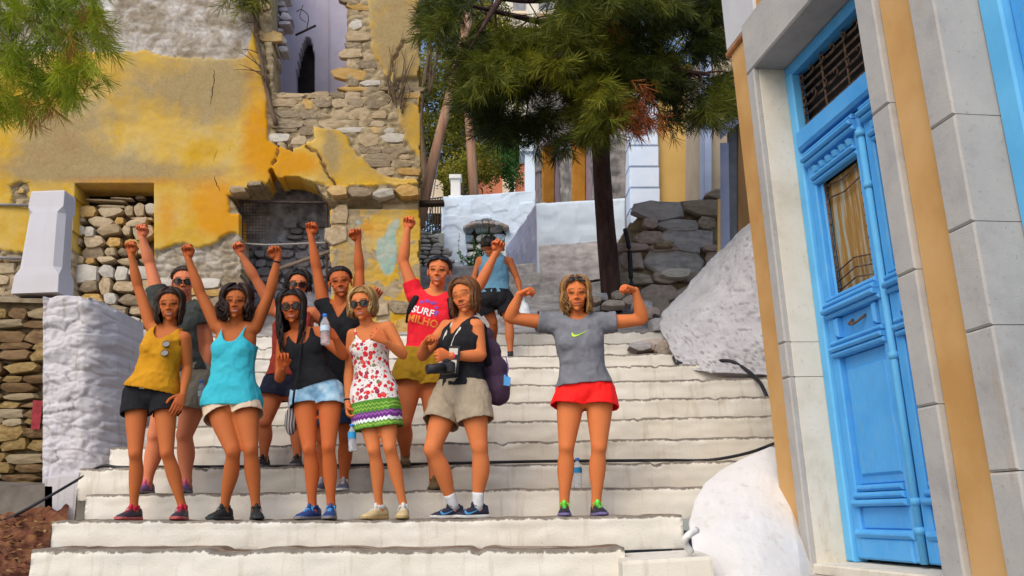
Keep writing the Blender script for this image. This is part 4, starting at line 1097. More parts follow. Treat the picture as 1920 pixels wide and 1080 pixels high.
for (a, b, c, d) in OPEN:
    mb = MB(); w = (b - a)
    mb.loft([[qs(a, c + w * .5, .06), qs(a + w * .10, c + w * .45, .06), qs(a + w * .10, d, .06), qs(a, d, .06)], [qs(a, c + w * .5, -.24), qs(a + w * .10, c + w * .45, -.24), qs(a + w * .10, d, -.24), qs(a, d, -.24)]]); mb.build('door_jamb', M_orange, sth)
    mb = MB(); mb.add([qs(a - 6, c + w * .3, -.26), qs(b + 8, c - 4, -.26), qs(b + 8, d, -.26), qs(a - 6, d, -.26)], [(0, 1, 2, 3)]); mb.build('door', M_shut, sth)
    for yy in np.arange(c + 30, 380, 26):
        mb = MB(); mb.loft([[qs(a + w * .66, yy, -.22), qs(b - 1, yy - w * .18, -.22), qs(b - 1, yy + 15 - w * .18, -.22), qs(a + w * .66, yy + 15, -.22)], [qs(a + w * .66, yy, -.32), qs(b - 1, yy - w * .18, -.32), qs(b - 1, yy + 15 - w * .18, -.32), qs(a + w * .66, yy + 15, -.32)]]); mb.build('shutter_panel', mat('pale_lilac_panel', [(.42, .36, .42), (.5, .44, .5)], 5, 4, .7, .1), sth)
    mb = MB(); mb.loft([[qs(a - 3, c + w * .5, .1), qs(b + 3, c - w * .06, .1), qs(b + 3, c + 9 - w * .06, .1), qs(a - 3, c + 10 + w * .5, .1)], [qs(a - 3, c + w * .5, -.1), qs(b + 3, c - w * .06, -.1), qs(b + 3, c + 9 - w * .06, -.1), qs(a - 3, c + 10 + w * .5, -.1)]]); mb.build('lintel', M_shut, sth)
wn_ = MB()
for x in np.arange(1003, 1016, 3.2): wn_.tube([qs(x, 322 - (x - 1003) * .5, .06), qs(x, 372, .06)], .02, 5)
wn_.tube([qs(1001, 326, .06), qs(1018, 318, .06)], .05, 5); wn_.build('window_bars', M_shut, sth)
pil = empty('white_pilaster', P(990, 440, 20.5)); tag(pil, 'white painted corner pilaster with capital at the end of the stone house', 'pilaster')
vbox('shaft', 984, 1003, 284, 480, 20.5, .6, M_lime_blue, pil, 0, .02); vbox('capital', 974, 1006, 270, 284, 20.4, .8, M_lime_blue, pil, 0, .04); vbox('capital', 978, 1004, 240, 270, 20.45, .7, M_lime_blue, pil, 0, .02)

# white walls by the lane
def lwall(name, quad_px, label, m, nrm, thick=.5, amp=.03, keep=None, nu=60, nv=50, back=(0, 1.0, 0), cat='wall', parent=None):
    (a, b, c, d) = [P(*p) for p in quad_px]         # top-left, top-right, bottom-right, bottom-left
    def fn(X, Y, H):
        u, v = X[..., None], Y[..., None]
        return (a * (1 - u) + b * u) * (1 - v) + (d * (1 - u) + c * u) * v + H[..., None] * np.array(nrm)
    L = np.linalg.norm(b - a); Ht = np.linalg.norm(d - a)
    o = relief(name, fn, np.linspace(0, 1, nu), np.linspace(0, 1, nv), lambda X, Y: amp * fbm(np.stack([X * L * 2.2, Y * Ht * 3.2], -1), 5, 5) + amp * 1.0 * worley(np.stack([X * L * 2.6, Y * Ht * 4.2], -1), 3)[1], keep, m, parent, None, thick, True, np.array(back))
    if parent is None: tag(o, label, cat)
    return o
lwall('white_wall', [(1006, 382, 15.2), (1172, 372, 15.2), (1172, 640, 15.2), (1010, 640, 15.2)], 'white painted rubble wall face directly behind the pine trunk', M_lime_blue, (0, -1, 0), .8)
lwall('white_wall', [(950, 462, 19.0), (1006, 382, 15.25), (1012, 640, 15.25), (955, 600, 19.0)], 'bluish shaded return of the white wall along the lane', lime_mat('shade_tinted_limewash', (.52, .56, .78), (.40, .42, .58), .15, 1.6, .8), (-.95, -.2, .1), .3, .022, None, 60, 60, (1, 0, 0))  # shade on this return is put into the limewash colour
NW = [(875, 500), (874, 428), (885, 418), (912, 412), (938, 418), (948, 430), (946, 500)]
def nkeep(X, Y):
    px, py = 828 + X * 176, 372 + Y * 190 - X * 12
    return ~in_poly(px, py, NW)
lwall('white_wall', [(828, 370, 19.6), (1004, 358, 19.6), (1004, 560, 19.6), (828, 562, 19.6)], 'bright white rubble wall with overgrown arched niche above the lane', M_lime_blue, (0, -1, 0), .6, .035, nkeep, 90, 100)
nb = empty('niche', P(912, 500, 20)); tag(nb, 'arched niche blocked with white stones in the bright lane wall', 'niche')
NP_ = make_plane(912, 460, 19.72, 0)
mb = MB(); mb.add([on_plane(x, y, (NP_[0] - NP_[1] * .12, NP_[1])) for x, y in ((860, 405), (960, 405), (960, 510), (860, 510))], [(0, 1, 2, 3)]); mb.build('backing', M_mortar_d, nb)
rubble(nb, stone_meshes('lime2', [M_lime_blue, M_lime], 8, .5, 5), NP_, (874, 432, 948, 500), (12, 18), (20, 34), lambda x, y: True, .25, 0, .03, 41, .9)
for i, a in enumerate(np.linspace(-1.1, 1.1, 9)):
    c = P(911 + 42 * math.sin(a) , 432 - 14 * math.cos(a) + 2, 19.5); lay_stone(GREY[i], nb, c, np.array([math.cos(a * .35), 0, -math.sin(a * .35)]), np.array([0, -1.0, 0]), .16, .10, .3)
vbox_c = lwall('cream_wall', [(786, 446, 18.0), (832, 436, 19.5), (832, 560, 19.5), (786, 560, 18.0)], 'low cream rendered wall under the iron railing', mat('cream_render', [(.62, .55, .40), (.70, .63, .48)], 2, 5, .85, .15, 60), (0, -1, 0), .5, .008)
cw = empty('stone_stub', P(805, 520, 16.5)); tag(cw, 'low stub of coursed pale stone beside the ruin corner', 'wall')
CP = make_plane(805, 470, 16.5, .3)
mb = MB(); mb.loft([[on_plane(x, y, (CP[0] - CP[1] * .1, CP[1])) for x, y in ((780, 436), (806, 436), (832, 462), (832, 560), (780, 560))], [on_plane(x, y, (CP[0] - CP[1] * .5, CP[1])) for x, y in ((780, 436), (806, 436), (832, 462), (832, 560), (780, 560))]]); mb.build('core', M_mortar, cw)
rubble(cw, stone_meshes('pale', [ST_warm[2]], 6, .3, 5), CP, (780, 436, 832, 560), (6, 9), (12, 24), lambda x, y: y > 436 + max(0, x - 806), .2, .02, .02, 43, .94)
rl = empty('iron_railing', P(808, 440, 18.6)); tag(rl, 'dark iron railing on the cream wall between the poles', 'railing')
mb = MB()
for y in (374, 386): mb.tube([P(788, y + 2, 18.3), P(830, y - 4, 19.6)], .018, 5)
mb.build('rail', M_iron, rl)
for x in np.arange(791, 830, 5.0):
    mb = MB(); t = (x - 788) / 42; mb.tube([P(x, 374 - t * 4, 18.3 + t * 1.3), P(x, 446 - t * 10, 18.3 + t * 1.3)], .014, 5); mb.build('baluster', M_iron, rl)
wp = empty('white_post', P(853, 372, 19.9)); tag(wp, 'slim white gatepost with cap standing on the bright lane wall', 'post')
vbox('shaft', 845, 863, 334, 372, 19.9, .25, M_lime, wp, 0, .01); vbox('cap', 842, 865, 326, 334, 19.85, .32, M_lime, wp, 0, .02); vbox('base', 841, 868, 366, 374, 19.85, .34, M_lime, wp, 0, .01)
# far houses
far = empty('salmon_house', P(945, 380, 30)); tag(far, 'salmon pink house with cream strip glimpsed beyond the lane wall', 'building')
M_sal = mat('salmon_plaster', [(.62, .20, .11), (.70, .26, .15)], 2, 4, .85, .1); M_crm = mat('cream_plaster', [(.74, .60, .44), (.80, .68, .52)], 2, 4, .85, .1)
vbox('wall', 896, 1000, 300, 420, 30, 4, M_sal, far); vbox('pier', 942, 966, 290, 420, 29.7, .3, M_crm, far)
mb = MB(); mb.loft([[P(908, 330, 29.9), P(935, 296, 29.9), P(960, 288, 29.9), P(1000, 296, 29.9), P(1000, 300, 29.9)], [P(908, 330, 34), P(935, 296, 34), P(960, 288, 34), P(1000, 296, 34), P(1000, 300, 34)]]); mb.build('roof', mat('terracotta_roof', [(.36, .12, .05), (.48, .18, .08)], 8, 5, .85, .4, 20), far)
fh = empty('cream_villa', P(990, 300, 40)); tag(fh, 'pale cream villa with grey shutters seen high through the pine branches', 'building')
vbox('wall', 925, 1080, -80, 330, 40, 6, mat('pale_villa_plaster', [(.66, .60, .50), (.72, .67, .58)], 1, 4, .85, .1), fh)
for (x0, x1, y0, y1) in ((962, 985, -40, 20), (1010, 1034, -40, 20), (962, 985, 70, 150), (1010, 1034, 70, 150)):
    w = vbox('window', x0, x1, y0, y1, 39.9, .05, mat('grey_shutter', [(.20, .20, .22), (.28, .28, .30)], 3, 4, .7, .1), fh)
    vbox('sill', x0 - 3, x1 + 3, y1, y1 + 5, 39.7, .3, M_crm, fh)
vbox('string_course', 922, 1082, 46, 52, 39.7, .35, M_crm, fh)
ph = empty('peach_house', P(820, 360, 27)); tag(ph, 'small rounded peach gable glimpsed left of the white post', 'building')
mb = MB(); arc = [(800, 400)] + [(815 + 16 * math.cos(a), 348 - 12 * math.sin(a)) for a in np.linspace(math.pi, 0, 9)] + [(832, 400)]
mb.loft([[P(x, y, 27) for x, y in arc], [P(x, y, 29) for x, y in arc]]); mb.build('wall', M_crm, ph)
# ------------------------------------------------------------------ trees, poles
M_bark = mat('dark_pine_bark', [(.028, .014, .012), (.055, .028, .024), (.085, .045, .036)], 7, 8, .95, 1.0, 22, stretch=(1, 1, .3), bdist=.03)
M_bark2 = mat('grey_brown_bark', [(.10, .065, .04), (.18, .12, .08)], 8, 7, .95, .8, 30, stretch=(1, 1, .3))
M_pole = mat('weathered_pole', [(.26, .13, .075), (.36, .20, .12), (.42, .27, .18)], 6, 7, .85, .5, 60, stretch=(1, 1, .06))
def leaf_mat(name, cols, tr=.35):
    t = NT(name)
    s = t.attr('tint')
    c = t.ramp(s, [(k / (len(cols) - 1), x) for k, x in enumerate(cols)])
    t.b.inputs['Base Color'].default_value = (0, 0, 0, 1); t.L.new(c, t.b.inputs['Base Color'])
    t.b.inputs['Roughness'].default_value = .55; t.b.inputs['Specular IOR Level'].default_value = .25
    tl = t.n('BsdfTranslucent'); t.L.new(c, tl.inputs[0]); mx = t.n('MixShader'); mx.inputs[0].default_value = tr
    t.L.new(t.b.outputs[0], mx.inputs[1]); t.L.new(tl.outputs[0], mx.inputs[2]); t.L.new(mx.outputs[0], t.t.nodes['Material Output'].inputs[0])
    return t.m
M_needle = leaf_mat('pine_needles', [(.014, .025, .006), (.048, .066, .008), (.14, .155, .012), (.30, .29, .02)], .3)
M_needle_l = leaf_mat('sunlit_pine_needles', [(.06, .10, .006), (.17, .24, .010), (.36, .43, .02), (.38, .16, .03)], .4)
M_needle_r = leaf_mat('dead_pine_needles', [(.16, .035, .012), (.30, .07, .015), (.38, .13, .03)], .3)
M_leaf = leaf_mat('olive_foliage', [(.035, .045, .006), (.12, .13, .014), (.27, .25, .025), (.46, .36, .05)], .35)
M_leaf2 = leaf_mat('bright_foliage', [(.03, .10, .02), (.07, .20, .04), (.16, .34, .09)], .45)

def tuft(rg, n, ln, w, spread):
    """Needles of one shoot along +z: thin two-sided blades."""
    V, F = [], []
    for i in range(n):
        a = rg.uniform(0, 6.283); t = rg.uniform(0, 1); b = rg.uniform(.25, spread)
        d = np.array([math.cos(a) * math.sin(b), math.sin(a) * math.sin(b), math.cos(b)])
        o = np.array([0, 0, t * ln * .9]); l = ln * rg.uniform(.7, 1.1)
        s = unit(np.cross(d, [rg.normal(), rg.normal(), rg.normal()])) * w
        k = len(V); m = o + d * l * .55 + np.array([0, 0, -.02 * l])
        V += [o - s * .6, o + s * .6, m + s, m - s, o + d * l + np.array([0, 0, -.10 * l])]
        F += [(k, k + 1, k + 2, k + 3), (k + 3, k + 2, k + 4)]
    return np.array(V), F
def scatter_tufts(name, pts, dirs, m, parent, rg, ln, w, n=26, tint=None, spread=1.0, pool=6):
    P_ = [tuft(rg, n, 1.0, w / ln, spread) for _ in range(pool)]
    mb = MB(); tn = []
    V, F, T, off = [], [], [], 0
    for i, (p, d) in enumerate(zip(pts, dirs)):
        d = unit(d); a = unit(np.cross(d, [rg.normal(), rg.normal(), rg.normal()])); b = np.cross(d, a)
        R = np.stack([a, b, d]); v, f = P_[rg.integers(pool)]
        V.append(v @ R * ln * rg.uniform(.75, 1.2) + p); F += [tuple(x + off for x in q) for q in f]; off += len(v)
        t = tint[i] if tint is not None else rg.uniform(0, 1)
        T.append(np.clip(t + rg.normal(0, .10, len(v)), 0, 1))
    mb.v, mb.f, mb.m, mb.n = V, F, [0] * len(F), off
    return mb.build(name, m, parent, False, None, {'tint': np.concatenate(T)})

def branch(mb, pts, r0, r1, n=7):
    p = spline(np.array(pts), len(pts) * 5); mb.tube(p, np.linspace(r0, r1, len(p)), n)
    return p
rg = np.random.default_rng(5)
# the big pine on the stair: trunk, limbs, hanging boughs
pine = empty('pine_tree', P(1145, 560, 12.0)); tag(pine, 'large dark pine with bare trunk at the stair edge and low hanging boughs', 'tree')
tp = [P(1146, 585, 12.0), P(1143, 520, 12.0), P(1136, 430, 12.0), P(1129, 330, 11.95), P(1124, 240, 11.9), P(1118, 140, 11.8), P(1110, 40, 11.6), P(1105, -120, 11.4), P(1110, -380, 11.3)]
mb = MB(); p = spline(np.array(tp), 46); u = np.linspace(0, 1, 46)
rr = np.interp(u, [0, .05, .2, 1], [.165, .148, .14, .11])
rings = []
for k, (c, r) in enumerate(zip(p, rr)):
    a = np.linspace(0, 2 * np.pi, 22, endpoint=False)
    q = np.stack([np.cos(a), np.sin(a), np.full(22, k * .16)], -1)
    f = r * (1 + .07 * fbm(q * 2.2, 4) + .05 * noise(q * np.array([6, 6, 2]), 9)); rings.append(c + np.stack([np.cos(a) * f, np.sin(a) * f, a * 0], -1))
mb.loft(rings); mb.build('trunk', M_bark, pine, True)
mb = MB()
LIMBS = [[P(1110, 20, 11.6), P(1060, 46, 10.8), P(1010, 40, 10.2), P(950, 26, 9.6), P(880, 10, 9.2)], [P(1112, 60, 11.7), P(1180, 60, 10.8), P(1260, 40, 10.2), P(1340, 20, 9.8)],
         [P(1110, -20, 11.5), P(1000, 0, 11.2), P(900, -10, 10.8), P(800, -20, 10.6)], [P(1110, -60, 11.5), P(1080, 40, 9.8), P(1060, 90, 9.0), P(1040, 120, 8.6)],
         [P(1112, 0, 11.5), P(1200, 100, 10.3), P(1270, 130, 9.6), P(1330, 140, 9.2)], [P(1110, 30, 11.6), P(1030, 120, 11.0), P(980, 170, 10.5), P(930, 190, 10.2)], [P(1106, -100, 11.4), P(980, -60, 9.5), P(930, 10, 8.8), P(900, 60, 8.5)]]
for L in LIMBS: branch(mb, L, .07, .02)
for i in range(70):
    L = LIMBS[rg.integers(len(LIMBS))]; s = spline(np.array(L), 20)[rg.integers(4, 19)]
    e = s + np.array([rg.uniform(-.5, .5), rg.uniform(-.4, .4), rg.uniform(-.6, .05)])
    branch(mb, [s, (s + e) / 2 + rg.normal(0, .06, 3), e], .014, .004, 4)
mb.build('limb', M_bark, pine, True)
PPOLY = [(800, -60), (880, -60), (900, 40), (930, 40), (1000, 60), (1040, 40), (1060, -40), (1345, -60), (1338, 60), (1352, 120), (1366, 170), (1374, 205), (1330, 222), (1290, 232), (1262, 225), (1235, 232), (1215, 205), (1165, 215), (1150, 238), (1100, 262), (1060, 275), (1010, 262), (985, 250), (950, 262), (905, 240), (880, 215), (872, 150), (880, 90), (800, 50)]
pts, dirs, tint = [], [], []
while len(pts) < 4200:
    x, y = rg.uniform(790, 1380), rg.uniform(-70, 285)
    if not in_poly(np.array([x + 8 * rg.normal()]), np.array([y + 6 * rg.normal()]), PPOLY)[0]: continue
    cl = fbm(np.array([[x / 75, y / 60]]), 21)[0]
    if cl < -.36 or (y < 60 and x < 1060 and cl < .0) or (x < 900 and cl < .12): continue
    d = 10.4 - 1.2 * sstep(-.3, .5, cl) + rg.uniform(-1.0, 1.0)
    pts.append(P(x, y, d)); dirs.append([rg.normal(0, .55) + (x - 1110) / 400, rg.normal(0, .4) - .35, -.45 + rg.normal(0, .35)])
    hl = .25 * gs(x, y, [(1010, 100, 60, 40, 1.2), (1090, 170, 70, 60, 1.5), (1180, 90, 120, 60, .8), (1300, 140, 60, 70, .8), (960, 70, 50, 40, .5)])  # highlights painted into the needle tint as bright patches
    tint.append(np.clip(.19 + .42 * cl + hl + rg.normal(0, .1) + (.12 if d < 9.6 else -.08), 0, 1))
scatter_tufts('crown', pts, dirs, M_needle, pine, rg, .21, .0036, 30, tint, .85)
pts, dirs = [], []
for (x, y, sx_, sy_, n) in ((1165, 195, 30, 18, 34), (1185, 225, 18, 14, 22), (1140, 60, 20, 12, 6)):
    for i in range(n): pts.append(P(rg.normal(x, sx_), rg.normal(y, sy_), rg.uniform(8.8, 9.4))); dirs.append([rg.normal(0, .5), -.4, -.8])
scatter_tufts('dead_needles', pts, dirs, M_needle_r, pine, rg, .24, .004, 22, None, .9)
# near bough hanging in at the top left
near = empty('pine_bough', P(60, -60, 4.2)); tag(near, 'bright green pine bough hanging into the top left corner', 'pine bough')
mb = MB(); bl = []
for L in ([(-160, -120, 4.4), (-40, -40, 4.3), (40, 30, 4.2), (90, 80, 4.1)], [(-160, -120, 4.4), (-60, 20, 4.3), (-10, 100, 4.2), (20, 150, 4.15)], [(-100, -140, 4.4), (60, -60, 4.2), (140, -10, 4.1), (165, 50, 4.05)], [(40, 30, 4.2), (90, 50, 4.1), (130, 110, 4.0)], [(-60, 20, 4.3), (10, 70, 4.1), (60, 130, 4.0)]):
    bl.append(branch(mb, [P(*q) for q in L], .016, .005, 6))
mb.build('twig', M_bark2, near, True)
NPOLY = [(-60, -60), (205, -60), (192, 30), (180, 110), (165, 160), (140, 178), (120, 168), (90, 200), (60, 205), (20, 195), (-60, 200)]
pts, dirs, tint = [], [], []
while len(pts) < 330:
    x, y = rg.uniform(-60, 205), rg.uniform(-60, 200)
    if not in_poly(np.array([x]), np.array([y]), NPOLY)[0]: continue
    cl = fbm(np.array([[x / 60, y / 60]]), 25)[0]
    if cl < -.42: continue
    pts.append(P(x, y, 4.2 + rg.uniform(-.35, .35))); dirs.append([rg.normal(.25, .5), rg.normal(-.2, .4), -.75 + rg.normal(0, .35)])
    tint.append(np.clip(.42 + .4 * cl + rg.normal(0, .12), 0, .8) if rg.random() > .03 else 1.0)
scatter_tufts('needles', pts, dirs, M_needle_l, near, rg, .135, .0016, 46, tint, .85)

# broad-leaved and cypress-like trees beyond the lane
def leaf_tree(name, label, base, trunk_r, crowns, m, n, size, group='trees beyond the lane', seed=0, cards=5):
    rg = np.random.default_rng(seed)
    base = np.array(base); t = empty(name, base); tag(t, label, 'tree', group)
    mb = MB(); top = np.array(crowns[0][0])
    branch(mb, [base - [0, 0, .4], base * .5 + top * .5 + rg.normal(0, .15, 3), top], trunk_r, trunk_r * .4, 9)
    for c, r in crowns:
        for j in range(3): branch(mb, [base * .4 + top * .6, np.array(c) * .6 + top * .4 * 1.0, np.array(c) + rg.normal(0, .3, 3) * np.array(r)], trunk_r * .4, .02, 6)
    mb.build('trunk', M_bark2, t, True)
    V, F, T = [], [], []; off = 0
    tot = sum(r[0] * r[1] * r[2] for _, r in crowns)
    for c, r in crowns:
        for i in range(int(n * r[0] * r[1] * r[2] / tot)):
            q = unit(rg.normal(0, 1, 3)) * rg.uniform(.25, 1.0) ** .5
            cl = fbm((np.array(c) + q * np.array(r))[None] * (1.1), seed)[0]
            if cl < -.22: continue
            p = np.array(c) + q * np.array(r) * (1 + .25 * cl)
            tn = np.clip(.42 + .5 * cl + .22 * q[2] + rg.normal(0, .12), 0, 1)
            for k in range(cards):
                o = p + rg.normal(0, size * 1.1, 3); u = unit(rg.normal(0, 1, 3)) * size * rg.uniform(.5, 1.1); w = unit(np.cross(u, rg.normal(0, 1, 3))) * size * .38
                V.append([o - u, o + w, o + u, o - w]); F.append((off, off + 1, off + 2, off + 3)); off += 4; T += [np.clip(tn + rg.normal(0, .06), 0, 1)] * 4
    mb = MB(); mb.v, mb.f, mb.m, mb.n = [np.array(V).reshape(-1, 3)], F, [0] * len(F), off
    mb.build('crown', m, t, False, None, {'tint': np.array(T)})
    return t
Q = lambda x, y, d: P(x, y, d)
leaf_tree('cypress_tree', 'dense olive green tree between the ruin corner and leaning pole', Q(815, 400, 30), .2, [(Q(820, 290, 30), (1.5, 1.6, 2.3)), (Q(835, 180, 30), (1.5, 1.5, 2.0)), (Q(800, 220, 30), (1.1, 1.2, 2.2)), (Q(806, 385, 30), (1.3, 1.4, 1.6))], M_leaf, 6200, .085, seed=3)
leaf_tree('cypress_tree', 'tall dark green tree behind the upright utility pole', Q(885, 380, 34), .25, [(Q(885, 260, 34), (1.6, 1.6, 2.6)), (Q(900, 120, 34), (1.7, 1.7, 2.4)), (Q(870, 20, 34), (2.2, 1.8, 2.2)), (Q(930, 200, 34), (1.2, 1.4, 2.2))], M_leaf, 6500, .095, seed=4)
leaf_tree('almond_tree', 'small bright green tree beside the salmon house', Q(952, 350, 27), .1, [(Q(950, 300, 27), (.62, .6, .62)), (Q(935, 285, 27), (.5, .5, .4)), (Q(962, 330, 27), (.4, .5, .4)), (Q(966, 285, 27), (.4, .5, .4))], M_leaf2, 700, .075, seed=6)
leaf_tree('pine_tree', 'thin brown-branched tree showing sky at the ruin corner', Q(800, 330, 26), .12, [(Q(808, 80, 26), (.9, 1, 2.0)), (Q(850, 20, 26), (1.4, 1.2, 1.2)), (Q(800, 10, 26), (.8, 1, 1.2))], M_leaf, 800, .07, seed=8)
leaf_tree('oak_tree', 'broad dark green tree high behind the pine canopy', Q(1120, 250, 46), .3, [(Q(1080, 90, 46), (3.2, 2, 3.0)), (Q(1200, 60, 46), (4, 2, 3.5)), (Q(1300, 20, 46), (3.5, 2, 3.5))], M_leaf, 2600, .13, seed=9)
leaf_tree('oak_tree', 'low dark green shrubby tree behind the white post', Q(875, 372, 26), .1, [(Q(880, 335, 26), (1.0, .8, .8)), (Q(905, 310, 26), (.8, .8, .9))], M_leaf, 900, .07, seed=10)
# weeds over the niche
rgw = np.random.default_rng(8); mb = MB(); T = []
wd = empty('weeds', P(890, 500, 19.2)); tag(wd, 'straggling green weed growing over the blocked niche', 'plant')
st = MB()
for i in range(26):
    a = P(rgw.uniform(866, 935), 500, 19.15); b = P(rgw.uniform(858, 948), rgw.uniform(420, 490), rgw.uniform(19.1, 19.4))
    p = branch(st, [a, (a + b) / 2 + rgw.normal(0, .06, 3), b], .008, .003, 4)
    for c in p[3::1]:
        for j in range(2):
            u = unit(rgw.normal(0, 1, 3)) * rgw.uniform(.03, .07); w = unit(np.cross(u, rgw.normal(0, 1, 3))) * .018; mb.add([c, c + u * .5 + w, c + u, c + u * .5 - w], [(0, 1, 2, 3)]); T += [rgw.uniform(0, .8)] * 4
st.build('stem', M_leaf2, wd); mb.build('leaves', M_leaf2, wd, False, None, {'tint': np.array(T)})
# utility poles and wires
pl_ = empty('utility_pole', P(790, 400, 17.2)); tag(pl_, 'leaning wooden utility pole with a pale stay wire', 'utility pole', 'utility poles by the lane')
mb = MB(); mb.tube([P(786, 425, 17.2), P(810, 310, 17.4), P(838, 200, 17.7), P(858, 120, 17.9), P(880, 30, 18.1)], [.115, .11, .105, .10, .095], 12); mb.build('shaft', M_pole, pl_, True)
mb = MB(); mb.tube([P(806, 410, 17.3), P(822, 300, 17.6), P(850, 180, 17.9), P(905, 60, 18.2), P(940, -30, 18.4)], .012, 6); mb.build('stay_wire', mat('galvanised_wire', [(.5, .5, .52), (.6, .6, .62)], 9, 3, .4, .1), pl_, True)
pl2 = empty('utility_pole', P(890, 372, 20.6)); tag(pl2, 'upright wooden utility pole with small insulator fitting', 'utility pole', 'utility poles by the lane')
mb = MB(); mb.tube([P(891, 400, 20.6), P(884, 290, 20.6), P(877, 180, 20.6), P(872, 90, 20.6), P(868, -60, 20.6)], [.13, .125, .115, .11, .10], 12); mb.build('shaft', M_pole, pl2, True)
mb = MB(); mb.tube([P(876, 216, 20.45), P(888, 212, 20.3), P(892, 204, 20.3)], [.03, .05, .02], 8); mb.build('insulator', M_lime, pl2, True)
for i, (a, b) in enumerate((((868, 60, 20.5), (905, -80, 14)), ((868, 90, 20.5), (640, -60, 22)))):
    mb = MB(); a, b = P(*a), P(*b); mb.tube(spline([a, (a + b) / 2 - [0, 0, .25], b], 14), .009, 5); o = mb.build('power_cable', M_rubber, None, True); tag(o, ['power cable rising from the upright pole past the pine branches', 'power cable from the upright pole towards the ruin top'][i], 'cable')
# creeper on the ruin crack
cr = MB(); tw = [on_plane(x, y, FAC, .10) for x, y in ((520, 240), (506, 190), (498, 150), (488, 95), (480, 40), (470, -10), (455, -60))]
branch(cr, tw, .035, .02, 7)
for i in range(26):
    s = spline(np.array(tw), 40)[rg.integers(8, 38)]; e = s + Xf * rg.uniform(-.45, .15) + np.array([0, 0, rg.uniform(-.1, .5)]) + Nf * rg.uniform(.0, .08); branch(cr, [s, (s + e) / 2 + Nf * .04, e], .012, .003, 4)
o = cr.build('creeper', M_bark2, None, True); tag(o, 'bare woody creeper climbing the crack left of the upper window', 'plant')
cr = MB()
for i in range(16):
    a = on_plane(740 + rg.uniform(-10, 20), 190 + rg.uniform(-10, 30), FAC, .09); b = on_plane(735 + rg.uniform(-25, 50), rg.uniform(60, 150), FAC, .10); branch(cr, [a, (a + b) / 2 + rg.normal(0, .04, 3), b], .010, .003, 4)
o = cr.build('creeper', M_bark2, None, True); tag(o, 'thin dry twigs clinging to the ruin corner right of the upper window', 'plant')
pts = [on_plane(x, y, FAC, .2) for x, y in zip(rg.normal(472, 16, 26), rg.normal(4, 8, 26))]
scatter_tufts('hanging_bough', pts, [[rg.normal(0, .5), -.3, -.8] for _ in pts], M_needle, None, rg, .25, .004, 26, None, 1.0)
tag(bpy.data.objects['hanging_bough'], 'small dark green pine spray above the ruin crack', 'pine bough')
# ------------------------------------------------------------------ people: one continuous skin surface each, clothes and hair as children
def voxel(mb, size, smooth=4, fac=0.5):
    """Fuse the closed shells in mb into one surface."""
    v = np.concatenate(mb.v)
    me = bpy.data.meshes.new('fuse'); me.from_pydata(v.tolist(), [], mb.f)
    o = bpy.data.objects.new('fuse', me); COL.objects.link(o)
    r = o.modifiers.new('r', 'REMESH'); r.mode = 'VOXEL'; r.voxel_size = size; r.adaptivity = 0
    if smooth:
        s = o.modifiers.new('s', 'SMOOTH'); s.factor = fac; s.iterations = smooth
    dg = bpy.context.evaluated_depsgraph_get(); dg.update()
    ev = o.evaluated_get(dg); em = ev.to_mesh()
    n = len(em.vertices)
    co = np.empty(n * 3); em.vertices.foreach_get('co', co)
    no = np.empty(n * 3); em.vertices.foreach_get('normal', no)
    ls = np.empty(len(em.loops), np.int32); em.loops.foreach_get('vertex_index', ls)
    k = len(em.loops) // max(1, len(em.polygons))
    ev.to_mesh_clear()
    bpy.data.objects.remove(o); bpy.data.meshes.remove(me)
    return co.reshape(-1, 3), ls.reshape(-1, 4).astype(np.int64), no.reshape(-1, 3)

def skin_mat():
    t = NT('skin')
    col = t.attr('Col', 'Color')
    n = t.noise(9, 4, 0.6)
    c = t.mix(t.val(n, 0.35, 0.7, 0, 0.14), col, (0.55, 0.12, 0.05))
    n2 = t.noise(70, 3, 0.6)
    c = t.mix(t.val(n2, 0.45, 0.75, 0, 0.07), c, (0.18, 0.05, 0.02))
    t.bump(t.noise(220, 3, 0.6), 0.12, 0.002)
    return t.done(c, 0.62, 0.16, 0, 0.12)
SKIN = skin_mat()

def cloth_mat(name, cols, scale=9, rough=0.85, weave=420, bump=0.6, sheen=0.0, extra=None):
    t = NT(name); co = t.coord()
    f = t.noise(scale, 4, 0.55, co)
    c = t.ramp(f, [(0.3 + 0.4 * k / max(1, len(cols) - 1), x) for k, x in enumerate(cols)])
    if extra: c = extra(t, c, co)
    t.bump(t.math('ADD', t.math('MULTIPLY', t.noise(weave, 2, 0.5, co), 0.35), t.noise(14, 4, 0.55, co, 0.8)), bump, 0.012)
    return t.done(c, rough, 0.15)

def hair_mat(name, a, b, c):
    t = NT(name)
    s = t.attr('strand')
    n = t.noise(60, 3, 0.6, t.coord('Object', (1, 1, 0.12)))
    col = t.mix(t.val(n, 0.3, 0.7), t.ramp(s, [(0, a), (0.55, b), (1, c)]), a)
    col = t.mix(0.35, col, t.ramp(s, [(0, a), (0.5, b), (1, c)]))
    t.bump(t.noise(170, 2, 0.5, t.coord('Object', (1, 1, 0.1))), 0.5, 0.004)
    return t.done(col, 0.52, 0.3)

def scal(v, k): return np.asarray(v, float) * k

class Body:
    pass

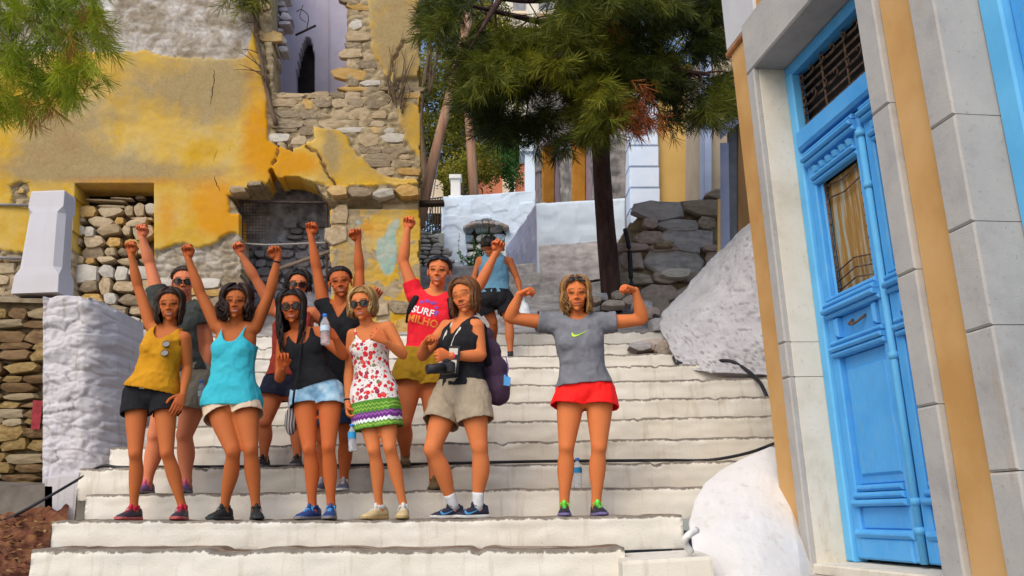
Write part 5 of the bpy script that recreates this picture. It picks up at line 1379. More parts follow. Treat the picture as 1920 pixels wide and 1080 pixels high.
TORSO = np.array([  # height fraction hip joints -> neck base, half width, half depth, forward shift
    (-0.19, 0.050, 0.060, -0.010), (-0.13, 0.120, 0.090, -0.012), (-0.06, 0.160, 0.106, -0.014), (0.02, 0.168, 0.110, -0.012), (0.12, 0.158, 0.104, -0.008),
    (0.24, 0.134, 0.092, 0.000), (0.36, 0.120, 0.086, 0.004), (0.50, 0.126, 0.092, 0.006), (0.63, 0.138, 0.100, 0.006), (0.75, 0.145, 0.100, 0.002),
    (0.85, 0.146, 0.088, -0.004), (0.93, 0.132, 0.074, -0.010), (1.00, 0.086, 0.060, -0.014), (1.07, 0.050, 0.052, -0.012)])

def torso_rings(B, ease=0.0, rows=None, flare=None, n=28, male=False):
    out = []
    for (h, w, d, sh) in (TORSO if rows is None else rows):
        k = np.clip((h - 0.1) / 0.75, 0, 1)
        r = unit(B.hr * (1 - k) + B.sr * k)
        r = unit(r - B.U * (r @ B.U) * 0.6)
        F = B.F0 * (1 - k) + B.F1 * k; F = unit(F - r * (F @ r))
        w, d = w * B.g * B.s, d * B.g * B.s
        if male: w *= 1.0 + 0.12 * k + (0.22 if 0.15 < h < 0.6 else 0); d *= 1.12
        e = ease + (flare(h) if flare else 0)
        c = B.center(h) + F * sh * B.s
        a = np.linspace(0, 2 * np.pi, n, endpoint=False)
        ca, sa = np.cos(a), np.sin(a)
        p = 0.86
        x = np.sign(ca) * np.abs(ca) ** p * (w + e); y = np.sign(sa) * np.abs(sa) ** p * (d + e)
        out.append(c + x[:, None] * r + y[:, None] * F)
    return out

def limb(mb, a, b, c, prof1, prof2, ref, bulge=None, n=14, g=1.0, off=0.0):
    """Tube a->b->c with radius profiles [(t, r)], bulge: vector pushed at mid lower segment."""
    pts, rad = [], []
    for (t, r) in prof1: pts.append(a + (b - a) * t); rad.append(r * g + off)
    for (t, r) in prof2:
        p = b + (c - b) * t
        if bulge is not None: p = p + bulge * math.sin(math.pi * min(1, t * 1.35)) * (1 if t < .74 else 0)
        pts.append(p); rad.append(r * g + off)
    pts, rad = np.array(pts), np.array(rad)
    m = len(pts) * 3
    S = spline(np.concatenate([pts, rad[:, None]], 1), m)
    rr = S[:, 3]
    mb.loft(tube_rings(S[:, :3], np.stack([rr, rr * 0.97], 1), n, ref))
    mb.add(*ellipsoid(S[0, :3], [rr[0]] * 3)); mb.add(*ellipsoid(S[-1, :3], [rr[-1]] * 3))

THIGH = [(0.0, .086), (.2, .087), (.45, .079), (.7, .066), (.9, .056)]
CALF = [(0.0, .052), (.12, .048), (.3, .054), (.48, .052), (.7, .040), (.88, .033), (1.0, .034)]
UARM = [(0.0, .045), (.2, .045), (.5, .041), (.8, .036), (.93, .034)]
FARM = [(0.0, .034), (.2, .037), (.45, .034), (.75, .026), (1.0, .0225)]

def hand_shell(mb, W, D, N, thumb_side, curl, s=1.0, thumb='fold', spread=0.0):
    """W wrist, D wrist->knuckles, N the way the palm faces; thumb_side = +1/-1 along D x N."""
    D = unit(D); N = unit(N - D * (N @ D)); S = np.cross(D, N) * thumb_side
    L = 0.088 * s
    rings = []
    for (t, w, d) in ((-0.1, .024, .020), (.1, .027, .020), (.4, .036, .019), (.75, .041, .017), (1.0, .039, .014)):
        c = W + D * L * t
        a = np.linspace(0, 2 * np.pi, 14, endpoint=False)
        rings.append(c + np.cos(a)[:, None] * S * w * s + np.sin(a)[:, None] * N * d * s)
    mb.loft(rings)
    mb.add(*ellipsoid(W + D * L * .35 + S * .022 * s + N * .010 * s, np.array([.022, .022, .022]) * s))
    fl = [(.031, .070, .0088), (.0105, .078, .0092), (-.0105, .072, .0088), (-.030, .056, .0078)]
    for i, (o, ln, r) in enumerate(fl):
        b = W + D * L * (0.98 - 0.05 * abs(o - .01) / .03) + S * o * s
        ang = 0.0; pts = [b - D * .022 * s, b]; rad = [r * s, r * 1.08 * s]
        Df = unit(D + S * spread * o / .03)
        p = b
        for j, q in enumerate((.46, .31, .23)):
            ang += math.radians(curl[j] + (4 * i if curl[0] > 30 else 3 * i))
            d = Df * math.cos(ang) + N * math.sin(ang)
            p = p + d * ln * q * s * 1.02
            pts.append(p); rad.append(r * s * (1.0 - .1 * (j + 1)))
        S4 = spline(np.concatenate([np.array(pts), np.array(rad)[:, None]], 1), 15)
        mb.loft(tube_rings(S4[:, :3], np.stack([S4[:, 3]] * 2, 1), 8, S))
        mb.add(*ellipsoid(S4[-1, :3], [S4[-1, 3]] * 3, None, 8, 5))
    tb = W + D * L * .22 + S * .024 * s
    if thumb == 'fold': seq = [(S * .55 + D * .75 + N * .35, .040), (D * .55 - S * .25 + N * .85, .032), (-S * .95 + N * .35 + D * .15, .028)]
    elif thumb == 'up': seq = [(S * .7 + D * .7 + N * .1, .040), (D * .85 + S * .45 + N * .15, .032), (D * .95 + S * .15 + N * .2, .026)]
    else: seq = [(S * .7 + D * .5 + N * .5, .040), (N * .8 + D * .5 + S * .2, .032), (N * .9 - S * .35 + D * .1, .028)]
    pts, rad, p = [tb - D * .01 * s], [.013 * s], tb
    pts.append(p); rad.append(.0125 * s)
    for k, (d, l) in enumerate(seq):
        p = p + unit(d) * l * s; pts.append(p); rad.append((.0112, .0105, .0088)[k] * s)
    S4 = spline(np.concatenate([np.array(pts), np.array(rad)[:, None]], 1), 14)
    mb.loft(tube_rings(S4[:, :3], np.stack([S4[:, 3]] * 2, 1), 8, N))
    mb.add(*ellipsoid(S4[-1, :3], [S4[-1, 3]] * 3, None, 8, 5))

FIST = (78, 92, 58); GRIP = (50, 55, 40); RELAX = (14, 20, 14); OPENH = (6, 8, 6)

def head_frame(H, yaw, pitch, roll, back=False):
    f = unit((EYE - H) * np.array([0.6, 1, 0.0]))
    if back: f = np.array([0.05, 1.0, 0])
    u = np.array([0, 0, 1.0]); x = np.cross(f, u)
    def rot(v, ax, an):
        return np.array(Matrix.Rotation(an, 3, Vector(ax)) @ Vector(v))
    f = rot(f, u, math.radians(yaw)); x = np.cross(f, u)
    f = rot(f, x, math.radians(pitch - (0 if back else 14))); u = np.cross(x, f)
    u2 = rot(u, f, math.radians(-roll)); x = np.cross(f, u2)
    return np.stack([x, f, u2])       # rows: x, forward, up

def head_shell(mb, B):
    hs, R, H = B.hs, B.HR, B.H
    def E(c, r, rot=None):
        r = np.array(r) * np.array([1.08, 1, 1]); c = np.array(c) * np.array([1.08, 1, 1])
        v, f = ellipsoid((0, 0, 0), r)
        if rot is not None: v = v @ np.array(Matrix.Rotation(math.radians(rot[1]), 3, rot[0])).T
        v = v + np.array(c)
        mb.add(H + hs * (v @ R), f)
    E((0, -.012, .040), (.074, .094, .078)); E((0, .030, .020), (.066, .062, .066))
    E((0, .030, -.030), (.055, .060, .070)); E((0, .052, -.080), (.025, .032, .028)); E((0, .070, -.096), (.016, .016, .014))
    for s in (-1, 1):
        E((s * .030, .034, -.056), (.018, .036, .030)); E((s * .038, .052, -.016), (.024, .021, .022))
        E((s * .031, .057, -.036), (.019, .022, .024))
        E((s * .075, -.006, -.004), (.008, .017, .030)); E((s * .030, .073, .030), (.023, .013, .009)); E((s * .031, .0640, .008), (.017, .0145, .012))
        E((s * .010, .095, -.028), (.0075, .010, .0065))
    E((0, .050, .004), (.047, .0265, .034))
    E((0, .084, -.002), (.0085, .014, .026), ('X', -18)); E((0, .102, -.024), (.009, .011, .0085))
    w = .023 if not B.smile else .026
    E((0, .083, -.056), (w, .0095, .0060)); E((0, .0835, -.070), (w * .8, .0085, .0065)); E((0, .076, -.062), (.029, .014, .018))
    nb = B.nk
    a = H + hs * (np.array([0, -.012, -.03]) @ R); b = nb - B.U * .05 - B.F1 * .01
    pts = spline([a, a * .5 + b * .5 - B.F1 * .004, b], 10)
    rr = np.linspace(.050, .056, 10) * B.s * (1.12 if B.male else 1) * (0.5 + 0.5 * B.g)
    mb.loft(tube_rings(pts, np.stack([rr, rr], 1), 18, R[0])); 

def head_color(B, v):
    q = ((v - B.H) / B.hs) @ B.HR.T
    x, y, z = q[:, 0] / 1.08, q[:, 1], q[:, 2]
    ax = np.abs(x)
    base = np.array(B.skin)
    C = np.tile(base, (len(v), 1))
    front = sstep(.03, .05, y)
    def paint(m, col, k=1.0):
        m = (m * front * k)[:, None]
        C[:] = C * (1 - m) + np.array(col) * m
    g = lambda cx, cz, sx, sz: np.exp(-((ax - cx) / sx) ** 2 - ((z - cz) / sz) ** 2)
    paint(g(.040, -.028, .020, .018), base * np.array([1.10, .78, .74]), .45)
    paint(g(.0, -.025, .014, .012), base * np.array([1.1, .75, .7]), .5)
    paint(np.exp(-((ax - .0085) / .0045) ** 2 - ((z + .0335) / .0028) ** 2), base * .25, .85)
    # brows
    bz = .031 + .004 * np.sin((ax - .014) / .036 * np.pi)
    paint(sstep(.0045, .0025, np.abs(z - bz)) * sstep(.012, .016, ax) * sstep(.052, .046, ax), B.browc, .9)
    # eyes
    ex, ez = (ax - .0315) / .0172, (z - .0085 - .0015 * ((ax - .0315) / .015)) / (.0074 if not B.closed else .0018)
    er = ex ** 2 + ez ** 2
    lash = base * .04 + np.array(B.browc) * .25
    if B.closed:
        paint(sstep(1.6, .9, er), lash, .85)
    else:
        paint(sstep(1.35, .8, er), lash, .9)
    paint(np.exp(-((ax - .0315) / .017) ** 2 - ((z - .0165) / .0030) ** 2), base * .6, .35)
    # mouth
    mw = .0285 if B.smile else .024
    mz = -.0625 + (.0085 if B.smile else .002) * (ax / mw) ** 2
    op = (.0046 if B.smile > 1 else .0008 if B.smile else 0) * np.sqrt(np.clip(1 - (ax / (mw * .88)) ** 2, 0, 1))
    lipw = (op + .0066 * np.sqrt(np.clip(1 - (ax / mw) ** 2, 0, 1)))
    dz = np.abs(z - mz)
    paint(sstep(1.15, .75, dz / np.maximum(lipw, 1e-5)) * (ax < mw), B.lips * .85)
    if B.smile > 1:
        paint(sstep(1.2, .7, dz / np.maximum(op, 1e-5)) * (ax < mw * .68) * (op > .0008), (.54, .33, .24))
    else:
        paint(sstep(.0016, .0006, dz) * (ax < mw), base * .2)
    # smile folds: their crease shade painted into the skin colour
    fold = np.abs(ax - (.021 + .52 * np.clip(-.030 - z, 0, .05)))
    paint(sstep(.003, .0012, fold) * sstep(-.066, -.054, z) * sstep(-.026, -.034, z), base * .6, .4 if B.smile else .2)
    return C

def hair(B, name, m, style, L=.2, wave=.0, seed=0, vol=1.0, locks=260, part=.0, front_len=None, fringe=0):
    rg = np.random.default_rng(seed)
    hs, R, H = B.hs, B.HR, B.H
    W = lambda q: H + hs * (np.asarray(q) @ R)
    c0 = np.array([0, -.012, .040]); rad = np.array([.085, .100, .085])
    mb = MB(); st = []
    # scalp cap
    nu, nv = 40, 12
    vs = []
    for j in range(nv + 1):
        for i in range(nu):
            ph = 2 * np.pi * i / nu - np.pi           # 0 = forehead
            aph = abs(ph)
            tm = np.interp(math.degrees(aph), [0, 35, 55, 80, 100, 180], [54, 58, 70, 94, 120, 134])
            th = math.radians(tm) * j / nv
            k = 1.0 + 0.05 * vol * (1 - (j / nv) ** 3) - (0.05 if j == nv else 0)
            n = np.array([math.sin(th) * math.sin(ph), math.sin(th) * math.cos(ph), math.cos(th)])
            k += .03 * noise(np.array([[ph * 3, th * 1.2]]), seed)[0]
            vs.append(c0 + rad * n * k)
    f = [(j * nu + i, j * nu + (i + 1) % nu, (j + 1) * nu + (i + 1) % nu, (j + 1) * nu + i) for j in range(nv) for i in range(nu)]
    mb.add(W(vs), f); st.append(np.tile(rg.uniform(.1, .5, nu), nv + 1))
    down = np.array([0, 0, -1.0])
    dl = R @ down                                      # gravity in head coordinates
    nfront = 70 if style == 'long' and L > .03 else 0
    for k in range(locks + nfront):
        a = rg.uniform(-1, 1)
        ph = math.radians(180 - 128 * abs(a) ** 0.8 * 1.0) * (1 if a > 0 else -1)
        aph = abs(ph)
        start = math.radians(rg.uniform(4, 34))
        if style == 'updo' or style == 'tied':
            ph = math.radians(180 * a); aph = abs(ph)
            tm = np.interp(math.degrees(aph), [0, 35, 50, 80, 100, 180], [54, 58, 68, 92, 112, 122]); end = start; start = math.radians(tm * rg.uniform(.8, 1.0))
            path = []
            tgt_th, tgt_ph = (math.radians(60), np.pi) if style == 'updo' else (math.radians(95), np.pi)
            for t in np.linspace(0, 1, 10):
                n0 = np.array([math.sin(start) * math.sin(ph), math.sin(start) * math.cos(ph), math.cos(start)])
                n1 = np.array([0, -math.sin(tgt_th), math.cos(tgt_th)])
                n = unit(n0 * (1 - t) + n1 * t); path.append(c0 + rad * n * (1.01 + .05 * math.sin(t * np.pi)))
            r0 = .008
        else:
            lift = rg.uniform(1.02, 1.16) * (1 + .10 * (vol - 1))
            the = math.radians(np.interp(math.degrees(aph), [50, 80, 180], [96, 102, 112]))
            path = []
            px0 = part * .03
            if k >= locks:
                p0 = math.radians(rg.uniform(-62, 62)) + part * .2; sg_ = 1 if p0 - part * .5 > 0 else -1
                t0_ = math.radians(np.interp(abs(math.degrees(p0)), [0, 35, 62], [55, 59, 74]) - rg.uniform(0, 6)); p1 = sg_ * math.radians(rg.uniform(78, 108)); ph = p1; aph = abs(p1)
                path = []
                for t in np.linspace(0, 1, 9):
                    pp = p0 + (p1 - p0) * t; th = t0_ + (math.radians(97) - t0_) * t - math.radians(16) * math.sin(math.pi * min(1, t * 1.3)) * (1 - t)
                    path.append(c0 + rad * np.array([math.sin(th) * math.sin(pp), math.sin(th) * math.cos(pp), math.cos(th)]) * (1.015 + .07 * vol * t ** .7 * rg.uniform(.7, 1)))
                the = None
            for t in (np.linspace(0, 1, 9) if the is not None else ()):
                th = start + (the - start) * t
                pp = ph * (0.75 + .25 * t)
                n = np.array([math.sin(th) * math.sin(pp), math.sin(th) * math.cos(pp), math.cos(th)])
                q = c0 + rad * n * (lift + .10 * (vol - 1) * math.sin(t * np.pi / 2) + .02 * math.sin(t * 3))
                q[0] += px0 * (1 - t) ** 2; path.append(q)
            Lk = L * rg.uniform(.62, 1.10) / hs
            if front_len is not None and aph < math.radians(95): Lk = front_len * rg.uniform(.75, 1.05) / hs
            q = path[-1]; out = unit(np.array([math.sin(ph), math.cos(ph), 0]))
            pz, pw = rg.uniform(0, 6.28), rg.uniform(.7, 1.3)
            m2 = max(3, int(Lk / .022))
            for t in np.linspace(0, 1, m2 + 1)[1:]:
                s = t * Lk
                w = wave * math.sin(pz + s * 34 * pw) * min(1, t * 2)
                sd = np.array([out[1], -out[0], 0])
                flare = .10 * s * (1 - .9 * t) * vol
                path.append(q + dl * s + out * (flare + w * .6) + sd * w + np.array([-out[0] * .12 * s, 0, 0]))
            r0 = rg.uniform(.0038, .0080) * (1 + .25 * (vol - 1))
        path = spline(np.array(path), len(path) + 4)
        t = np.linspace(0, 1, len(path))
        r = r0 * np.clip(np.minimum(1, .35 + t * 4), 0, 1) * (1 - .75 * np.clip((t - .55) / .45, 0, 1) ** 1.6)
        pw_ = W(path)
        n0 = mb.n
        mb.loft(tube_rings(pw_, np.stack([r * hs * 1.15, r * hs * .6], 1), 6, R[0]))
        st.append(np.full(mb.n - n0, rg.uniform(0, 1)))
    if style in ('updo',):
        bc = np.array([0, -.100, .085]) if style == 'updo' else np.array([0, -.125, .01])
        for k in range(26):
            a0, tl = rg.uniform(0, 6.28), rg.uniform(-.9, .9)
            pts = []
            for t in np.linspace(0, 1, 9):
                an = a0 + t * 3.6
                q = np.array([math.cos(an) * .034, math.sin(an) * .030 * math.cos(tl), math.sin(an) * .034 * math.sin(tl) + .012 * math.cos(an)])
                pts.append(bc + q * rg.uniform(.85, 1.1))
            n0 = mb.n
            mb.tube(W(spline(pts, 14)), .0085 * hs * np.interp(np.linspace(0, 1, 14), [0, .2, .8, 1], [.4, 1, 1, .2]), 6)
            st.append(np.full(mb.n - n0, rg.uniform(0, 1)))
    # loose fine strands around the outline
    for k in range(70):
        ph = rg.uniform(-np.pi, np.pi)
        if abs(ph) < .7: continue
        th = math.radians(rg.uniform(25, 95))
        n = np.array([math.sin(th) * math.sin(ph), math.sin(th) * math.cos(ph), math.cos(th)])
        q = c0 + rad * n * 1.03
        pts = [q, q + n * .012 + dl * .01, q + n * rg.uniform(.015, .03) + dl * rg.uniform(.02, .06)]
        n0 = mb.n
        mb.tube(W(spline(pts, 6)), np.linspace(.0018, .0006, 6) * hs, 4); st.append(np.full(mb.n - n0, rg.uniform(0, 1)))
    o = mb.build(name, m, B.root, True, attrs={'strand': np.concatenate(st)})
    return o

M_LENS = None
def sunglasses(B, frame_m, lens_m, pos='eyes', parent=None, name='sunglasses', big=1.0):
    hs, R, H = B.hs, B.HR, B.H
    if pos == 'eyes': base, tilt = np.array([0, .094, .006]), 0
    else: base, tilt = np.array([0, .062, .104]), 52
    ct, s_ = math.cos(math.radians(tilt)), math.sin(math.radians(tilt))
    def W(q):
        q = np.asarray(q, float); y = q[..., 1] * ct - q[..., 2] * s_; z = q[..., 1] * s_ + q[..., 2] * ct
        return H + hs * ((np.stack([q[..., 0], y, z], -1) + base) @ R)
    fr, ls = MB(), []
    for s in (-1, 1):
        a = np.linspace(0, 2 * np.pi, 18, endpoint=False)
        ca, sa = np.cos(a), np.sin(a)
        x = s * .035 + np.sign(ca) * np.abs(ca) ** .75 * .0275 * big; z = np.sign(sa) * np.abs(sa) ** .8 * .0215 * big - .003 - .004 * (s * (x - s * .035) / .03 > 0) * 0
        y = -((np.abs(x) / .07) ** 2) * .022 + .004
        loop = np.stack([x, y, z], 1)
        pts = W(np.concatenate([loop, loop[:1]]))
        fr.tube(pts, .0028 * hs, 6)
        l = MB(); l.loft([W(loop * 1), W(loop - np.array([0, .003, 0]))]); ls.append(l)
        t0 = np.array([s * .064, -.016, .006]); t1 = np.array([s * .080, -.10, .004 if tilt == 0 else -.01])
        fr.tube(W(np.array([t0, (t0 + t1) / 2 + [s * .004, 0, 0], t1])), .0025 * hs, 6)
    fr.tube(W(np.array([[-.010, .003, .004], [0, .006, .008], [.010, .003, .004]])), .0028 * hs, 6)
    o = fr.build(name, frame_m, B.root if parent is None else parent, True)
    for l in ls: l.build('lens', lens_m, o, False)
    return o

def shoe(B, A, d, gz, cols, s=1.0, lace_m=None, high=False):
    """Trainer with its ankle over A, pointing along d, sole on z = gz."""
    up_m, sole_m, acc_m = cols
    d = unit([d[0], d[1], 0]); r = np.cross(d, [0, 0, 1.0])
    L = 1.0 * s
    W = lambda x, y, z: np.array([A[0], A[1], gz]) + d * x * L + r * y * L + np.array([0, 0, z]) * s
    xs = [-.078, -.070, -.045, -.01, .03, .07, .11, .145, .168, .176]
    hw = [.016, .029, .034, .033, .035, .041, .0445, .041, .028, .014]
    ht = [.060, .088, .094, .092, .086, .070, .056, .046, .036, .026]
    def ring(x, w, h, z0, ease=0, k=14):
        a = np.linspace(0, np.pi, k)
        top = [W(x, math.cos(t) * (w + ease), z0 + (h - z0) * (math.sin(t) ** .7)) for t in a]
        return np.array(top + [W(x, -(w + ease) * .8, z0), W(x, (w + ease) * .8, z0)])
    mb = MB(); mb.loft([ring(x, w, h, .018) for x, w, h in zip(xs, hw, ht)])
    o = mb.build('shoe', up_m, B.root, True)
    sb = MB()
    def sring(x, w):
        q = []
        for (y, z) in ((-1, .004), (-1.05, .012), (-1.0, .024), (1.0, .024), (1.05, .012), (1, .004), (.8, .0), (-.8, .0)):
            q.append(W(x, y * w, z + (.010 * max(0, (x - .12) / .05) if z < .02 else .004 * max(0, (x - .12) / .05))))
        return np.array(q)
    sb.loft([sring(x * 1.03, w * 1.06 + .001) for x, w in zip(xs, hw)])
    sb.build('sole', sole_m, o, False)
    lb = MB()
    for i in range(4):
        x = .030 + i * .022; z = np.interp(x, xs, ht)
        w = .020
        lb.tube([W(x - .006, -w, z - .011), W(x, 0, z + .004), W(x + .006, w, z - .011)], .0032 * s, 5)
        lb.tube([W(x + .006, -w, z - .011), W(x, 0, z + .004), W(x - .006, w, z - .011)], .0032 * s, 5)
    z = np.interp(.02, xs, ht)
    for sg in (-1, 1):
        lb.tube(spline([W(.026, 0, z + .004), W(.022, sg * .018, z + .014), W(.030, sg * .034, z - .004), W(.028, sg * .012, z + .004)], 9), .0026 * s, 5)
        lb.tube(spline([W(.026, 0, z + .004), W(.038, sg * .022, z + .004), W(.044, sg * .040, z - .028)], 7), .0024 * s, 5)
    lb.build('lace', lace_m or acc_m, o, True)
    # tongue and collar
    cb = MB()
    cb.loft(tube_rings([W(-.008, 0, .070), W(-.010, 0, .094), W(-.012, 0, .104 + (.03 if high else 0))], [(.034 * s, .044 * s), (.035 * s, .046 * s), (.032 * s, .042 * s)], 14, r))
    cb.add(*ellipsoid(W(.036, 0, .094), np.array([.016, .016, .024]) * s))
    cb.build('collar', acc_m, o, True)
    return o

def garment(B, name, mb, keep, m, offs=0.0, wr=.006, wscale=9, vox=.0075, seed=0, smooth=4, attrs=None, parent=None, stretch=.45, thick=.004):
    v, f, n = voxel(mb, vox, smooth)
    q = B.local(v)
    k = keep(q, v)
    fk = k[f].all(1)
    f = f[fk]
    if len(f) == 0: return None
    # drop small islands by keeping used verts only
    w = fbm(np.stack([q[:, 0] * wscale, q[:, 1] * wscale * stretch, q[:, 2] * wscale], 1) + seed * 7.7, seed, 3)
    fold = 1 - np.abs(w) * 2.2
    v = v + n * (offs + wr * 1.35 * fold)[:, None]
    # smooth the cut border
    e = np.sort(np.concatenate([f[:, [0, 1]], f[:, [1, 2]], f[:, [2, 3]], f[:, [3, 0]]]), 1)
    ue, cnt = np.unique(e, axis=0, return_counts=True)
    be = ue[cnt == 1]
    for _ in range(5):
        acc = np.zeros_like(v); c = np.zeros(len(v))
        np.add.at(acc, be[:, 0], v[be[:, 1]]); np.add.at(acc, be[:, 1], v[be[:, 0]]); np.add.at(c, be.ravel(), 1)
        b = c > 0
        v[b] = v[b] * .5 + .5 * acc[b] / c[b][:, None]
    n0 = len(v)
    # rim
    oe = np.concatenate([f[:, [0, 1]], f[:, [1, 2]], f[:, [2, 3]], f[:, [3, 0]]])
    key = lambda a: a[:, 0] * (n0 + 1) + a[:, 1]
    bset = set(key(be).tolist())
    so = np.sort(oe, 1)
    isb = np.array([x in bset for x in key(so).tolist()])
    rb = oe[isb]
    vin = v - n * thick
    v2 = np.concatenate([v, vin])
    f2 = np.concatenate([f, f[:, ::-1] + n0, np.stack([rb[:, 1], rb[:, 0], rb[:, 0] + n0, rb[:, 1] + n0], 1)])
    used = np.unique(f2); mp = np.full(len(v2), -1); mp[used] = np.arange(len(used))
    A = {'hgt': np.concatenate([q[:, 1], q[:, 1]])[used], 'lat': np.concatenate([q[:, 0], q[:, 0]])[used], 'fwd': np.concatenate([q[:, 2], q[:, 2]])[used]}
    o = mesh_obj(name, v2[used], mp[f2], m, parent or B.root, True, attrs=A)
    B.bvh[name] = BVHTree.FromPolygons(v.tolist(), [tuple(x) for x in f.tolist()])
    return o

def decal(B, gname, name, m, polys, org, ux, uz, n, parent, lift=.004, thick=.002):
    """Flat print: polygons/triangles (verts 2-D in metres, faces) pressed onto a garment from in front."""
    bvh = B.bvh[gname]
    mb = MB()
    for v2, f in polys:
        out = []
        for (x, z) in v2:
            p = org + ux * x + uz * z + n * .5
            hit = bvh.ray_cast(Vector(p), Vector(-n), 1.2)
            q = np.array(hit[0]) if hit[0] is not None else org + ux * x + uz * z
            out.append(q + n * lift)
        mb.add(out, f)
    return mb.build(name, m, parent, True)

def text_poly(s, size, bold=True, shear=0, res=2):
    cu = bpy.data.curves.new('print', 'FONT'); cu.body = s; cu.size = size; cu.align_x = 'CENTER'; cu.align_y = 'CENTER'
    cu.offset = size * .022 if bold else 0; cu.resolution_u = res; cu.shear = shear
    o = bpy.data.objects.new('print', cu); COL.objects.link(o)
    dg = bpy.context.evaluated_depsgraph_get(); dg.update()
    me = bpy.data.meshes.new_from_object(o.evaluated_get(dg))
    import bmesh
    bm = bmesh.new(); bm.from_mesh(me)
    bmesh.ops.triangulate(bm, faces=bm.faces)
    bmesh.ops.subdivide_edges(bm, edges=[e for e in bm.edges if e.calc_length() > size * .3], cuts=2)
    bmesh.ops.triangulate(bm, faces=bm.faces)
    v = [(a.co.x, a.co.y) for a in bm.verts]; bm.verts.index_update()
    f = [tuple(x.index for x in p.verts) for p in bm.faces]
    bm.free(); bpy.data.objects.remove(o); bpy.data.meshes.remove(me)
    return v, f

def poly_fan(pts, dens=1):
    """Polygon outline (list of 2-D points) as one ngon strip list of tris around its centroid."""
    p = np.asarray(pts, float); c = p.mean(0)
    v = [tuple(c)] + [tuple(x) for x in p]
    return v, [(0, 1 + i, 1 + (i + 1) % len(p)) for i in range(len(p))]

SWOOSH = [(-.5, .02), (-.46, -.10), (-.36, -.17), (-.2, -.15), (.5, .16), (-.12, -.03), (-.28, -.05), (-.36, .02), (-.34, .12)]
def swoosh(w):
    p = [(x * w, y * w) for x, y in SWOOSH]
    # strips from lower edge to upper edge
    lo = spline([(-.40, .14), (-.50, .02), (-.42, -.15), (-.22, -.15), (.10, -.02), (.5, .16)], 16) * w
    hi = spline([(-.40, .14), (-.41, .05), (-.34, -.04), (-.18, -.06), (.10, .025), (.5, .16)], 16) * w
    v = [tuple(x) for x in lo] + [tuple(x) for x in hi]
    return v, [(i, i + 1, 16 + i + 1, 16 + i) for i in range(15)]

